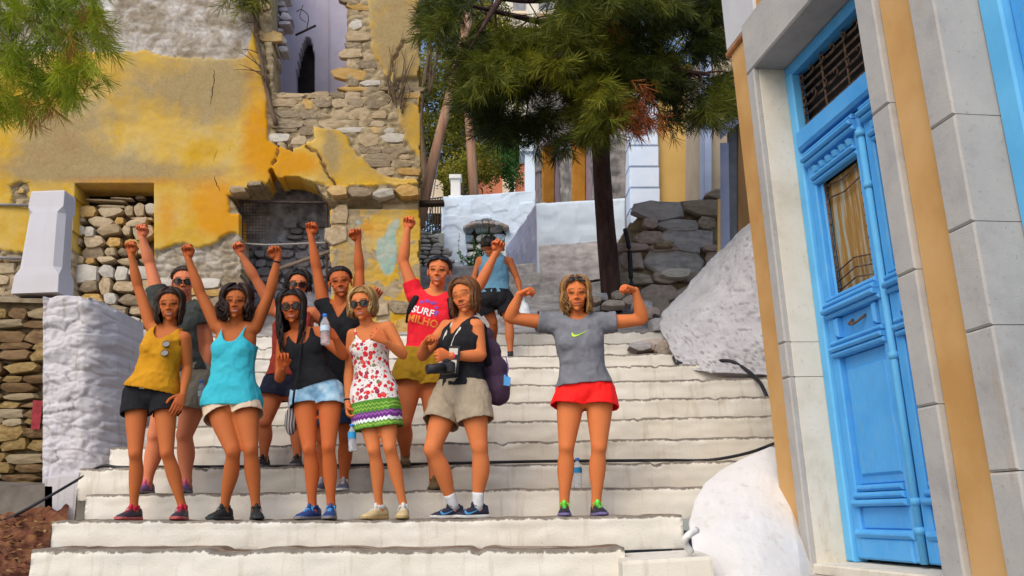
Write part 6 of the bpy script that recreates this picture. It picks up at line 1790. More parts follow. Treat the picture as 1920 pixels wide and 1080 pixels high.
def person(S):
    B = Body()
    Y = S['Y']
    pt = lambda k: P(S[k][0], S[k][1], Y + (S[k][2] if len(S[k]) > 2 else 0))
    B.s = S.get('s', 1.0); B.g = S.get('g', 1.0) * 1.05; B.male = S.get('male', False)
    B.back = S.get('back', False)
    B.skin = np.array(S.get('skin', (.46, .165, .068))) * np.array([1.26, 1.06, .80]); B.lips = np.array(S.get('lips', (.42, .07, .06))) * np.array([.85, .6, .6]) + np.array(B.skin) * .15; B.iris = S.get('iris', (.06, .03, .015))
    B.browc = S.get('brow', (.03, .015, .008)); B.smile = S.get('smile', 2); B.closed = S.get('closed', False)
    B.bvh = {}
    hl, hr_, sl, sr_ = pt('hl'), pt('hr'), pt('sl'), pt('sr')
    B.pel = (hl + hr_) / 2; B.nk = pt('nk')
    B.U = unit(B.nk - B.pel); B.L = np.linalg.norm(B.nk - B.pel)
    B.hr = unit(hr_ - hl)
    srv = sr_ - sl; B.sr = unit(srv)
    sg = 1.0
    B.F0 = unit(np.cross(B.U, B.hr)) ; B.F1 = unit(np.cross(B.U, B.sr))
    if B.F0[1] > 0: B.F0 = -B.F0
    if B.F1[1] > 0: B.F1 = -B.F1
    if B.back: B.F0, B.F1 = -B.F0, -B.F1
    R = unit(B.hr + B.sr); B.R = unit(R - B.U * (R @ B.U)); F = unit(B.F0 + B.F1); B.F = unit(F - B.U * (F @ B.U) - B.R * (F @ B.R))
    bend = S.get('bend', (0, 0)); bv = B.R * bend[0] + B.F * bend[1]
    B.center = lambda h: B.pel + B.U * B.L * h + bv * math.sin(math.pi * np.clip(h, 0, 1))
    def local(v):
        d = v - B.pel; h = (d @ B.U) / B.L
        dd = d - np.sin(np.pi * np.clip(h, 0, 1))[:, None] * bv
        return np.stack([dd @ B.R, h, dd @ B.F], 1)
    B.local = local
    hx, hy = S['head'][:2]
    B.H = P(hx, hy, Y + S['head'][2]); B.hs = S.get('hs', 1.0) * 1.08
    B.HR = head_frame(B.H, *S.get('face', (0, 0, 0)), back=B.back)
    B.j = dict(hl=hl, hr=hr_, sl=sl, sr=sr_)
    feet = {}
    for k in ('l', 'r'):
        px, st, dy, ang = S['f' + k]
        yy = STEP_D[st] + dy
        p = P(px, 900, yy); p[2] = tread_z(st, p[0])
        p = PZ(px, p[2] + .09, yy); gz = tread_z(st, p[0])
        a = math.radians(ang)
        feet[k] = (p, gz, np.array([math.sin(a), -math.cos(a), 0]))
        B.j['a' + k] = p + np.array([0, 0, .0])
        B.j['k' + k] = pt('k' + k); B.j['e' + k] = pt('e' + k); B.j['w' + k] = pt('w' + k)
    root_loc = (feet['l'][0] + feet['r'][0]) / 2; root_loc[2] = min(feet['l'][1], feet['r'][1])
    B.rootloc = root_loc
    j = B.j
    ln = lambda a, b: round(float(np.linalg.norm(a - b)), 2)
    if DEBUG: print('PERSON', S['id'], 'torso', round(B.L, 2), 'hips', ln(hl, hr_), 'sh', ln(sl, sr_), 'thigh', ln(hl, j['kl']), ln(hr_, j['kr']), 'shin', ln(j['kl'], j['al']), ln(j['kr'], j['ar']),
          'uarm', ln(sl, j['el']), ln(sr_, j['er']), 'farm', ln(j['el'], j['wl']), ln(j['er'], j['wr']), 'z', [round(float(feet[k][1]), 2) for k in 'lr'])
    mb = MB()
    mb.loft(torso_rings(B, male=B.male))
    s, g = B.s, B.g
    if not B.male:
        for q in (-1, 1):
            mb.add(*ellipsoid(B.center(.66) + B.R * q * .062 * s * g + B.F1 * .066 * s * g, np.array([.058, .046, .060]) * s * g * S.get('bust', 1.0)))
    for q in (-1, 1):
        mb.add(*ellipsoid(B.center(-.03) + B.R * q * .072 * s * g - B.F0 * .050 * s * g, np.array([.088, .080, .085]) * s * g))
    for k in ('l', 'r'):
        sh, el, wr = j['s' + k], j['e' + k], j['w' + k]
        pts = spline([B.center(1.0) - B.F1 * .01, sh * .55 + B.center(.97) * .45, sh], 8)
        mb.loft(tube_rings(pts, np.stack([np.linspace(.05, .046, 8) * s * g] * 2, 1), 12, B.F1))
        pts = spline([B.center(.78) * .7 + sh * .3, B.center(.85) * .35 + sh * .65, sh], 8)
        mb.loft(tube_rings(pts, np.stack([np.linspace(.075, .05, 8) * s * g] * 2, 1), 12, B.F1))
        mb.add(*ellipsoid(sh, np.array([.052] * 3) * s * g))
        limb(mb, sh, el, wr, UARM, FARM, B.F1, None, 12, s * (0.5 + 0.5 * g) * S.get('armg', 1.0) * 1.17)
        hp, kn, an = j['h' + k], j['k' + k], j['a' + k]
        fwd = feet[k][2]
        limb(mb, hp - B.U * .0, kn, an, THIGH, CALF, B.hr, -fwd * .016 * s, 16, s * g * S.get('legg', 1.0))
        mb.add(*ellipsoid(kn + fwd * .018 * s, np.array([.038, .038, .046]) * s * g))
        mb.tube([an, an - np.array([0, 0, .06])], .034 * s, 12)
    v, f, _ = voxel(mb, .0085, 5)
    C = np.tile(B.skin, (len(v), 1))
    for k in ('kl', 'kr', 'el', 'er'):
        w = np.exp(-(np.linalg.norm(v - j[k], axis=1) / .05) ** 2)[:, None] * .35
        C = C * (1 - w) + w * B.skin * np.array([1.0, .68, .6])
    V, Fc, Cc = [v], [f], [C]
    hm = MB(); head_shell(hm, B)
    v, f, _ = voxel(hm, .0028, 7)
    V.append(v); Fc.append(f); Cc.append(head_color(B, v))
    for k in ('l', 'r'):
        hd = S.get('hand' + k)
        if hd is None: continue
        hm = MB()
        W = j['w' + k]; K = P(hd[0], hd[1], Y + hd[2])
        D = K - W
        N = hd[3](B) if callable(hd[3]) else np.array(hd[3], float)
        curl = {'fist': FIST, 'grip': GRIP, 'relax': RELAX, 'open': OPENH}[hd[4]]
        side = (1 if k == 'l' else -1) * (-1 if B.back else 1)
        hand_shell(hm, W, D, N, side, curl, B.s * S.get('hands', 1.0) * 1.1, hd[5] if len(hd) > 5 else 'fold')
        v, f, _ = voxel(hm, .0042, 2, .4)
        c = np.tile(B.skin * np.array([1.02, .86, .82]), (len(v), 1))
        V.append(v); Fc.append(f); Cc.append(c)
    n0, FF = 0, []
    for v, f in zip(V, Fc): FF.append(f + n0); n0 += len(v)
    B.root = mesh_obj('person', np.concatenate(V), np.concatenate(FF), SKIN, None, True, root_loc, {'Col': np.concatenate(Cc)})
    tag(B.root, S['label'], 'person', S.get('group', 'women cheering on the white steps'))
    B.feet = feet; B.S = S
    for k in ('l', 'r'):
        A, gz, d = feet[k]
        sc = S.get('shoe', None)
        if sc: B.root['_sh'] = 1; o = shoe(B, A - d * .0 , d, gz, sc[0], S.get('shoes', 1.0) * .98, sc[1] if len(sc) > 1 else None, S.get('high', False)); B.__dict__['shoe_' + k] = o
    return B

# proxies for clothes
def px_torso(B, ease, lo=-.2, hi=1.1, flare=None, bust=True, shoulders=0.0, straps=False):
    mb = MB()
    rows = [r for r in TORSO if lo - .09 <= r[0] <= hi + .09]
    mb.loft(torso_rings(B, ease, rows, flare, male=B.male))
    s, g = B.s, B.g
    if bust and not B.male:
        for q in (-1, 1):
            mb.add(*ellipsoid(B.center(.66) + B.R * q * .060 * s * g + B.F1 * .066 * s * g, (np.array([.062, .046, .064]) * s * g * B.S.get('bust', 1.0)) + ease))
        mb.add(*ellipsoid(B.center(.64) + B.F1 * .064 * s * g, (np.array([.075, .044, .075]) * s * g) + ease * .8))
    if shoulders:
        for k in ('l', 'r'):
            sh = B.j['s' + k]
            pts = spline([B.center(1.0) - B.F1 * .01, sh * .55 + B.center(.97) * .45, sh], 8)
            mb.loft(tube_rings(pts, np.stack([np.linspace(.05, .046, 8) * s * g + ease] * 2, 1), 12, B.F1))
            pts = spline([B.center(.78) * .7 + sh * .3, B.center(.85) * .35 + sh * .65, sh], 8)
            mb.loft(tube_rings(pts, np.stack([np.linspace(.075, .05, 8) * s * g + ease] * 2, 1), 12, B.F1))
            mb.add(*ellipsoid(sh, np.array([.052] * 3) * s * g + ease))
    return mb

def add_sleeves(B, mb, t, ease, r1=.05):
    for k in ('l', 'r'):
        sh, el = B.j['s' + k], B.j['e' + k]
        p = spline([sh, sh + (el - sh) * t * .5, sh + (el - sh) * t], 8)
        r = np.linspace(.053, r1, 8) * B.s * (0.5 + .5 * B.g) + ease
        mb.loft(tube_rings(p, np.stack([r, r], 1), 14, B.F1))
        mb.add(*ellipsoid(p[0], [r[0]] * 3))

def sleeve_keep(B, v, t):
    """True unless the vertex lies beyond fraction t of an upper arm."""
    ok = np.ones(len(v), bool)
    for k in ('l', 'r'):
        sh, el = B.j['s' + k], B.j['e' + k]
        ax = el - sh; L = np.linalg.norm(ax); ax = ax / L
        d = v - sh; tt = (d @ ax) / L
        rad = np.linalg.norm(d - np.outer(d @ ax, ax), axis=1)
        ok &= ~((tt > t) & (rad < .12))
    return ok

def px_shorts(B, ease, t=.45, flare=.012, top=.2):
    mb = MB()
    rows = [r for r in TORSO if r[0] <= top + .12]
    mb.loft(torso_rings(B, ease, rows, male=B.male))
    s, g = B.s, B.g * B.S.get('legg', 1.0)
    for q in (-1, 1):
        mb.add(*ellipsoid(B.center(-.03) + B.R * q * .072 * s * g - B.F0 * .050 * s * g, np.array([.088, .080, .085]) * s * g + ease))
    for k in ('l', 'r'):
        hp, kn = B.j['h' + k], B.j['k' + k]
        p = spline([hp + (hp - kn) * .02, hp + (kn - hp) * t * .5, hp + (kn - hp) * (t + .1)], 10)
        r = np.interp(np.linspace(0, t, 10), [0, .2, .45, .7, .9], [.088, .089, .083, .072, .062]) * s * g + ease + flare * np.linspace(0, 1, 10)
        mb.loft(tube_rings(p, np.stack([r, r], 1), 18, B.hr))
        mb.add(*ellipsoid(p[0], [r[0]] * 3))
    return mb

def leg_keep(B, v, t):
    """Above the hem: below-hip vertices must be within fraction t of their thigh."""
    best = np.full(len(v), 9.0); tv = np.zeros(len(v))
    for k in ('l', 'r'):
        hp, kn = B.j['h' + k], B.j['k' + k]
        ax = kn - hp; L = np.linalg.norm(ax); ax = ax / L
        d = v - hp; tt = (d @ ax) / L
        rad = np.linalg.norm(d - np.outer(d @ ax, ax), axis=1)
        m = rad < best; best = np.where(m, rad, best); tv = np.where(m, tt, tv)
    return tv < t
# ------------------------------------------------------------------ the cast
FWD = (0, -1, 0)
M_black = cloth_mat('black_cotton', [(.012, .012, .014), (.022, .022, .026)])
M_mustard = cloth_mat('mustard_cotton', [(.55, .24, .010), (.66, .31, .016)])
M_mustard2 = cloth_mat('mustard_twill', [(.34, .19, .012), (.42, .25, .02)])
M_teal = cloth_mat('turquoise_jersey', [(.045, .50, .62), (.07, .60, .72)])
M_cream = cloth_mat('cream_lace', [(.70, .52, .36), (.78, .62, .45)], 60)
M_greyt = cloth_mat('charcoal_jersey', [(.045, .052, .048), (.065, .072, .066)])
M_khaki = cloth_mat('khaki_twill', [(.36, .29, .205), (.44, .36, .26)])
M_khaki_d = cloth_mat('dim_khaki_twill', [(.27, .235, .175), (.33, .28, .21)])
M_maroon = cloth_mat('maroon_cotton', [(.27, .035, .022), (.36, .05, .03)])
M_navy = cloth_mat('navy_cotton', [(.012, .014, .03), (.022, .026, .05)])
M_denim = cloth_mat('faded_denim', [(.16, .33, .50), (.30, .50, .66), (.50, .67, .78)], 14, weave=500, bump=.4)
M_dblue = cloth_mat('dark_denim', [(.02, .045, .11), (.05, .09, .18)], 14)
M_redt = cloth_mat('coral_red_cotton', [(.82, .018, .035), (.95, .03, .05)])
M_reds = cloth_mat('scarlet_nylon', [(.92, .012, .012), (1.0, .022, .018)], rough=.6)
M_grey = cloth_mat('grey_sports_jersey', [(.17, .175, .20), (.225, .23, .26)], 16)
M_jblue = cloth_mat('dusty_blue_jersey', [(.10, .24, .36), (.15, .31, .44)])
M_purple = cloth_mat('purple_nylon', [(.055, .03, .06), (.10, .055, .095)], rough=.6)
M_white_cloth = cloth_mat('white_sock_cotton', [(.68, .68, .70), (.78, .78, .8)], 30)
M_leather = cloth_mat('brown_leather', [(.10, .028, .012), (.16, .05, .02)], rough=.5)
def floral(t, c, co):
    h = t.attr('hgt')
    wob = t.math('ADD', h, t.math('MULTIPLY', t.noise(30, 2, .5, co), .02))
    v = t.n('TexVoronoi', feature='F1'); v.inputs['Scale'].default_value = 27; t.L.new(t.mixvec if False else co, v.inputs['Vector'])
    d, vc = v.outputs['Distance'], v.outputs['Color']
    sx = t.n('SeparateColor'); t.L.new(vc, sx.inputs[0])
    dn = t.math('ADD', d, t.math('MULTIPLY', t.noise(55, 2, .5, co), .35))
    fl = t.val(dn, .66, .60)
    kind = t.ramp(sx.outputs[0], [(0, (.80, .02, .03)), (.35, (.62, .03, .06)), (.55, (.32, .03, .09)), (.75, (.75, .10, .10)), (.9, (.18, .25, .08))], 'CONSTANT')
    big = t.val(sx.outputs[1], .05, .07)
    c = t.mix(t.math('MULTIPLY', fl, big), (.86, .82, .78), kind)
    heart = t.val(dn, .36, .30)
    c = t.mix(t.math('MULTIPLY', heart, big), c, (.90, .12, .07))
    v2 = t.voro(42, co); c2 = t.val(t.math('ADD', v2, t.math('MULTIPLY', t.noise(90, 2, .5, co), .2)), .40, .34)
    lo = t.val(t.noise(7, 2, .5, co), .36, .46)
    c = t.mix(t.math('MULTIPLY', c2, t.math('MULTIPLY', lo, .8)), c, (.30, .03, .07))
    # zig-zag stripes above the hem
    la = t.attr('lat'); fw = t.attr('fwd')
    z = t.math('MULTIPLY', t.math('PINGPONG', t.math('ADD', la, t.math('MULTIPLY', fw, .6)), .014), 1.6)
    hz = t.math('ADD', h, t.math('MULTIPLY', z, 1.3))
    G, Pp, Wt, Lg = (.10, .28, .035), (.16, .035, .22), (.80, .80, .82), (.30, .50, .08)
    st = t.ramp(t.val(hz, BAND0, BAND1), [(0, G), (.08, Lg), (.15, G), (.22, Wt), (.34, Pp), (.40, Pp), (.47, (.35, .12, .42)), (.54, Pp), (.60, G), (.70, Lg), (.76, G), (.84, Lg), (.90, G)], 'CONSTANT')
    return t.mix(t.val(wob, BAND1 + .012, BAND1 + .014, 1, 0), c, st)
BAND0, BAND1 = -0.50, -0.12

def plain(name, c, rough=.5, spec=.4, metal=0): return mat(name, [tuple(x * .85 for x in c), c], 30, 3, rough, .1, 200, spec=spec, metal=metal)
S_red, S_dark, S_black, S_blue = plain('red_shoe_mesh', (.62, .015, .05)), plain('dark_shoe_mesh', (.03, .03, .05)), plain('black_shoe_mesh', (.018, .022, .024), .7), plain('blue_shoe_mesh', (.02, .06, .22))
S_white, S_cream, S_grey, S_pink, S_green, S_navy, S_brown = plain('white_sole', (.70, .69, .66)), plain('cream_canvas', (.62, .50, .26)), plain('grey_sole', (.22, .21, .21)), plain('pink_mesh', (.75, .12, .22)), plain('neon_green', (.15, .80, .06)), plain('navy_shoe_mesh', (.018, .02, .045)), plain('brown_suede', (.20, .12, .05), .8)
S_rsole, S_lblue = plain('red_sole', (.55, .10, .10)), plain('light_blue_print', (.10, .42, .85))
M_frame = plain('black_frame', (.012, .012, .014), .3, .5)
def lens_mat(name, c):
    t = NT(name); return t.done(c, .08, .6)
M_lens = lens_mat('dark_lens', (.010, .008, .010)); M_lensb = lens_mat('brown_lens', (.035, .014, .010))
H_brown = hair_mat('brown_hair', (.018, .009, .005), (.045, .021, .010), (.085, .040, .018))
H_dark = hair_mat('dark_hair', (.006, .004, .004), (.014, .009, .007), (.035, .020, .013))
H_choc = hair_mat('chocolate_hair', (.012, .006, .004), (.035, .013, .007), (.075, .028, .013))
H_blond = hair_mat('blonde_hair', (.20, .10, .030), (.46, .27, .085), (.70, .47, .19))
H_auburn = hair_mat('auburn_hair', (.09, .034, .012), (.22, .085, .028), (.40, .18, .065))
H_honey = hair_mat('honey_hair', (.12, .05, .014), (.32, .155, .042), (.56, .31, .10))

def tank(B, name, m, ease=.010, hem=.1, neck=(.80, 2.2), arm=.115, armh=.80, flare=None, wr=.006, seed=0, hole=.06, band=.0, backneck=.93):
    """Sleeveless top; neck=(lowest height, rise per metre sideways), arm = half width of the straps."""
    def keep(q, v):
        a, h, b = np.abs(q[:, 0]), q[:, 1], q[:, 2]
        k = h > hem
        front = b > -.015
        nk_h = neck[0] + (a / .085) ** neck[1] * (1.02 - neck[0])
        k &= ~(front & (h > nk_h) & (a < .085 * B.s * B.g))
        k &= ~(~front & (h > backneck) & (a < .07 * B.s * B.g))
        al = arm * B.s * B.g + .055 * sstep(armh, armh - .16, h) * 1.6
        k &= ~((h > armh - .16) & (a > al))
        return k & (h < 1.06)
    return garment(B, name, px_torso(B, ease, hem - .1, 1.08, flare), keep, m, 0, wr, 9, .0072, seed)

def tee(B, name, m, ease=.012, hem=.1, t=.4, neck=.95, wr=.007, seed=0, flare=None, vneck=False, r1=.058):
    mb = px_torso(B, ease, hem - .1, 1.08, flare, shoulders=1)
    add_sleeves(B, mb, t + .12, ease - .003, r1 - .005)
    def keep(q, v):
        a, h, b = np.abs(q[:, 0]), q[:, 1], q[:, 2]
        k = (h > hem) & sleeve_keep(B, v, t)
        w = .078 * B.s * B.g
        k &= ~((a < w) & (h > neck + (a / w) ** (1.0 if vneck else 2.2) * (1.06 - neck)) & (b > -.03))
        k &= ~((a < w) & (h > 1.02))
        return k
    return garment(B, name, mb, keep, m, 0, wr, 9, .0075, seed)

def shorts(B, name, m, ease=.012, top=.22, t=.42, flare=.014, wr=.005, seed=0):
    return garment(B, name, px_shorts(B, ease, t + .06, flare, top), lambda q, v: (q[:, 1] < top) & leg_keep(B, v, t), m, 0, wr, 11, .0075, seed, 3)

def ring_band(B, name, h, m, r=.010, ease=.016, parent=None):
    rg = torso_rings(B, ease, [(h - .025, *np.array([np.interp(h, TORSO[:, 0], TORSO[:, i]) for i in (1, 2, 3)])), (h + .03, *np.array([np.interp(h + .03, TORSO[:, 0], TORSO[:, i]) for i in (1, 2, 3)]))])
    mb = MB(); mb.loft([rg[0], rg[1]], caps=False)
    inner = torso_rings(B, ease - .006, [(h - .025, *np.array([np.interp(h, TORSO[:, 0], TORSO[:, i]) for i in (1, 2, 3)])), (h + .03, *np.array([np.interp(h + .03, TORSO[:, 0], TORSO[:, i]) for i in (1, 2, 3)]))])
    n = len(rg[0])
    for k in (0, 1): mb.add(np.concatenate([rg[k], inner[k]]), [(i, (i + 1) % n, n + (i + 1) % n, n + i) for i in range(n)])
    return mb.build(name, m, parent or B.root, True)

def wrist_band(B, k, m, name='bracelet', t=.90, w=.006, r=.027, wide=1.0):
    e, wv = B.j['e' + k], B.j['w' + k]
    ax = unit(wv - e); c = e + (wv - e) * t
    s = unit(np.cross(ax, [0.3, 1, .1])); q = np.cross(ax, s)
    a = np.linspace(0, 2 * np.pi, 19)
    pts = c + np.cos(a)[:, None] * s * r * B.s + np.sin(a)[:, None] * q * r * B.s
    mb = MB(); mb.loft(tube_rings(pts, np.tile([[w * wide, w * .7]], (19, 1)), 6, ax)); return mb.build(name, m, B.root, True)

def sock(B, k, m, hi=.11):
    A, gz, d = B.feet[k]; kn = B.j['k' + k]; ax = unit(kn - A)
    mb = MB(); p = np.array([A - ax * .03, A + ax * .01, A + ax * (hi - .05), A + ax * (hi - .03)])
    mb.loft(tube_rings(p, np.array([[.040, .042], [.040, .043], [.041, .043], [.042, .044]]) * B.s, 16, d)); return mb.build('sock', m, B.root, True)

CAST = {}
if True:
    # A: mustard top
    A = person(dict(id='A', Y=6.13, s=.94, g=.93, label='woman in mustard top and black shorts with one fist raised',
        hl=(256, 742, .02), hr=(309, 741, .0), sl=(284, 612, .03), sr=(346, 634, -.02), nk=(318, 617, .01), head=(319, 574, -.01), face=(2, 6, -4), hs=.96,
        el=(259, 538, .02), wl=(246, 478, -.04), er=(352, 690, .05), wr=(343, 740, -.06), kl=(254, 851, -.06), kr=(313, 849, -.08),
        fl=(251, 1, .21, -10), fr=(342, 1, .20, 6), handl=(246, 461, -.05, FWD, 'fist'), handr=(334, 759, -.10, (-.6, .8, .1), 'open', 'up'),
        skin=(.42, .145, .055), lips=(.42, .10, .08), smile=2, brow=(.04, .02, .01), shoe=((S_dark, S_rsole, S_red), S_red)))
    for k in 'lr': pass
    tank(A, 'tank_top', M_mustard, .020, .06, (.82, 2.4), .150, .80, lambda h: .030 * sstep(.6, .1, h), .009, 3)
    shorts(A, 'shorts', M_black, .014, .12, .33, .016, .004, 4)
    ring_band(A, 'belt', .085, M_leather)
    bk = MB(); cb = A.center(.09) + A.F * .135; bk.tube([cb + A.R * x + A.U * z for x, z in ((-.017, -.014), (.017, -.014), (.017, .016), (-.017, .016), (-.017, -.014))], .0028, 6); bk.build('buckle', S_white, A.root)
    hair(A, 'hair', H_brown, 'long', .15, .012, 21, 1.15, 300)
    A2 = sunglasses(A, M_frame, M_lens, 'eyes', None, 'sunglasses', .01) if False else None
    # B: charcoal tee, behind
    Bp = person(dict(id='B', Y=6.62, s=1.05, g=1.12, label='fair-skinned woman in charcoal t-shirt and sunglasses standing behind the mustard top',
        hl=(325, 718, .02), hr=(376, 718, .02), sl=(300, 572, .05), sr=(375, 582, .02), nk=(342, 573, .04), head=(345, 531, .0), face=(3, 5, 0), hs=1.02,
        el=(281, 495, .06), wl=(267, 446, .0), er=(392, 650, .05), wr=(384, 712, -.03), kl=(292, 818, -.02), kr=(346, 816, -.05),
        fl=(276, 2, .20, -6), fr=(350, 2, .22, 4), handl=(267, 429, -.02, FWD, 'fist'), handr=(380, 732, -.06, (-1, 0, 0), 'grip', 'fold'),
        skin=(.55, .22, .14), lips=(.45, .12, .11), smile=1, shoe=((plain('violet_mesh', (.16, .10, .26)), S_grey, S_pink), S_pink)))
    tee(Bp, 't_shirt', M_greyt, .018, .10, .42, .96, .009, 5)
    shorts(Bp, 'shorts', M_khaki_d, .018, .2, .56, .012, .006, 6)
    hair(Bp, 'hair', H_brown, 'tied', seed=5, locks=200)
    sunglasses(Bp, M_frame, M_lens)
    # C: turquoise
    Cp = person(dict(id='C', Y=6.13, s=.97, g=1.0, label='woman in turquoise tank top with both arms raised',
        hl=(408, 758, .03), hr=(459, 758, .02), sl=(407, 612, .02), sr=(478, 614, .02), nk=(444, 611, .02), head=(443, 568, -.02), face=(0, 6, 1), hs=.98,
        el=(376, 551, .0), wl=(353, 485, -.04), er=(507, 548, .0), wr=(520, 487, -.04), kl=(437, 846, -.12), kr=(470, 842, -.10),
        fl=(421, 1, .20, -16), fr=(480, 1, .19, 22), handl=(351, 461, -.05, FWD, 'fist'), handr=(516, 465, -.05, FWD, 'fist'),
        skin=(.40, .135, .050), lips=(.42, .08, .07), smile=2, shoe=((S_black, plain('dark_sole', (.03, .035, .04)), S_black),)))
    tank(Cp, 'tank_top', M_teal, .016, -.03, (.76, 3.0), .088, .84, lambda h: .030 * sstep(.65, .0, h), .008, 8, backneck=.8)
    shorts(Cp, 'shorts', M_cream, .016, .15, .27, .02, .006, 9)
    hair(Cp, 'hair', H_choc, 'long', .15, .04, 33, 1.7, 380)
    wrist_band(Cp, 'r', M_black, 'bracelet', .93)
    # D: maroon, behind
    D = person(dict(id='D', Y=7.06, s=1.0, g=1.02, label='woman in maroon shirt and sunglasses, mostly hidden behind the women in front',
        hl=(516, 722, .02), hr=(561, 722, .02), sl=(514, 582, .0), sr=(587, 587, .03), nk=(556, 578, .03), head=(559, 536, .0), face=(4, 4, 3), hs=1.0,
        el=(478, 521, -.10), wl=(452, 477, -.18), er=(632, 622, .12), wr=(701, 562, .10), kl=(497, 792, -.05), kr=(556, 796, -.03),
        fl=(495, 3, .21, -5), fr=(558, 3, .2, 4), handl=(444, 459, -.20, FWD, 'fist'), handr=(711, 543, .09, FWD, 'fist'),
        skin=(.50, .185, .10), lips=(.45, .10, .1), smile=1, shoe=((S_black, S_grey, S_black),)))
    tank(D, 'shirt', M_maroon, .018, .1, (.84, 2.4), .135, .82, None, .008, 12)
    shorts(D, 'shorts', M_navy, .016, .2, .36, .014, .005, 13)
    hair(D, 'hair', H_dark, 'long', .06, .02, 14, 1.2, 240)
    sunglasses(D, M_frame, M_lensb)
    # E: black tank, denim
    E = person(dict(id='E', Y=6.13, s=.97, g=.95, label='long-haired woman in black tank top and denim shorts holding a bottle up',
        hl=(570, 738, .03), hr=(620, 738, .02), sl=(532, 637, -.02), sr=(597, 624, .03), nk=(562, 620, .02), head=(547, 577, -.03), face=(2, 5, -5), hs=.97,
        el=(524, 710, .02), wl=(530, 690, -.16), er=(645, 668, -.04), wr=(629, 634, -.18), kl=(580, 842, -.07), kr=(616, 838, -.07),
        fl=(586, 1, .20, -24), fr=(621, 1, .19, 4), handl=(530, 673, -.19, (.3, -.9, 0), 'grip'), handr=(614, 620, -.22, (-.9, .4, 0), 'grip'),
        skin=(.44, .13, .046), lips=(.5, .06, .06), smile=2, shoe=((S_blue, S_grey, S_blue), S_lblue)))
    tank(E, 'tank_top', M_black, .012, .10, (.74, 2.6), .105, .84, lambda h: .010 * sstep(.5, .1, h), .006, 15)
    shorts(E, 'denim_shorts', M_denim, .012, .17, .25, .018, .006, 16)
    hair(E, 'hair', H_dark, 'long', .33, .012, 17, 1.18, 340)
    sunglasses(E, M_frame, M_lensb, big=1.08)
    # F: black polo, behind
    Fp = person(dict(id='F', Y=6.62, s=1.02, g=.98, label='dark-haired woman in black sleeveless polo with both fists raised, behind the blonde woman',
        hl=(608, 738, .02), hr=(656, 738, .02), sl=(606, 566, .03), sr=(672, 553, .04), nk=(640, 575, .03), head=(638, 531, -.01), face=(3, 6, -8), hs=1.0,
        el=(594, 505, .02), wl=(583, 442, -.02), er=(674, 508, .05), wr=(671, 453, .0), kl=(606, 822, -.03), kr=(648, 820, -.05),
        fl=(606, 2, .21, -14), fr=(645, 2, .22, 4), handl=(584, 425, -.03, FWD, 'fist'), handr=(668, 437, -.02, FWD, 'fist'),
        skin=(.40, .125, .046), lips=(.42, .09, .08), smile=2, shoe=((plain('blue_grey_mesh', (.12, .14, .22)), S_white, plain('pale_grey_mesh', (.45, .45, .5))), S_white)))
    tee(Fp, 'polo_shirt', M_black, .014, .08, .06, .84, .007, 18, None, True)
    shorts(Fp, 'shorts', M_dblue, .014, .2, .78, .010, .005, 19)
    hair(Fp, 'hair', H_dark, 'updo', seed=20, locks=220)
    # G: floral dress
    G = person(dict(id='G', Y=6.10, s=.95, g=.90, label='blonde woman in red floral sundress and sunglasses holding a blue-capped bottle',
        hl=(681, 738, .03), hr=(722, 738, .02), sl=(662, 628, .02), sr=(728, 614, .0), nk=(689, 613, .02), head=(680, 572, -.02), face=(-14, 5, -4), hs=.96,
        el=(655, 692, .06), wl=(652, 757, .0), er=(757, 666, -.03), wr=(722, 640, -.16), kl=(701, 844, -.06), kr=(731, 840, -.07),
        fl=(711, 1, .20, -32), fr=(757, 1, .18, 2), handl=(654, 781, -.02, (.9, -.1, 0), 'grip'), handr=(707, 630, -.18, (-.2, .9, -.1), 'grip'),
        skin=(.52, .20, .085), lips=(.50, .10, .09), smile=2, shoe=((S_cream, plain('tan_sole', (.5, .36, .16)), S_white),)))
    M_floral = cloth_mat('floral_cotton', [(.8, .78, .75), (.85, .82, .8)], extra=floral)
    mbd = px_torso(G, .013, -.3, 1.08, lambda h: .012 * sstep(.3, 0, h))
    rows = [(h, w, d, -.008) for h, w, d in ((.05, .168, .112), (-.1, .174, .122), (-.22, .176, .128), (-.36, .176, .130), (-.50, .176, .132), (-.64, .176, .132))]
    mbd.loft(torso_rings(G, .020, rows))
    for k in 'lr':
        hp, kn = G.j['h' + k], G.j['k' + k]; p = spline([hp, hp + (kn - hp) * .5, hp + (kn - hp) * .80], 8)
        mbd.loft(tube_rings(p, np.tile([[.085, .095]], (8, 1)), 16, G.hr))
    def dk(q, v):
        a, h, b = np.abs(q[:, 0]), q[:, 1], q[:, 2]
        k = (h > -.52)
        front = b > -.015
        k &= ~(front & (h > .76 + (a / .08) ** 3 * .26) & (a < .08))
        k &= ~(~front & (h > .72) & (a < .07))
        al = .088 + .10 * sstep(.80, .62, h)
        k &= ~((h > .62) & (a > al))
        return k & (h < 1.06)
    garment(G, 'dress', mbd, dk, M_floral, 0, .006, 9, .0072, 22)
    hair(G, 'hair', H_blond, 'long', .10, .02, 23, 1.2, 320)
    sunglasses(G, M_frame, M_lens, big=1.0)
    wrist_band(G, 'l', M_black, 'bracelet', .9)
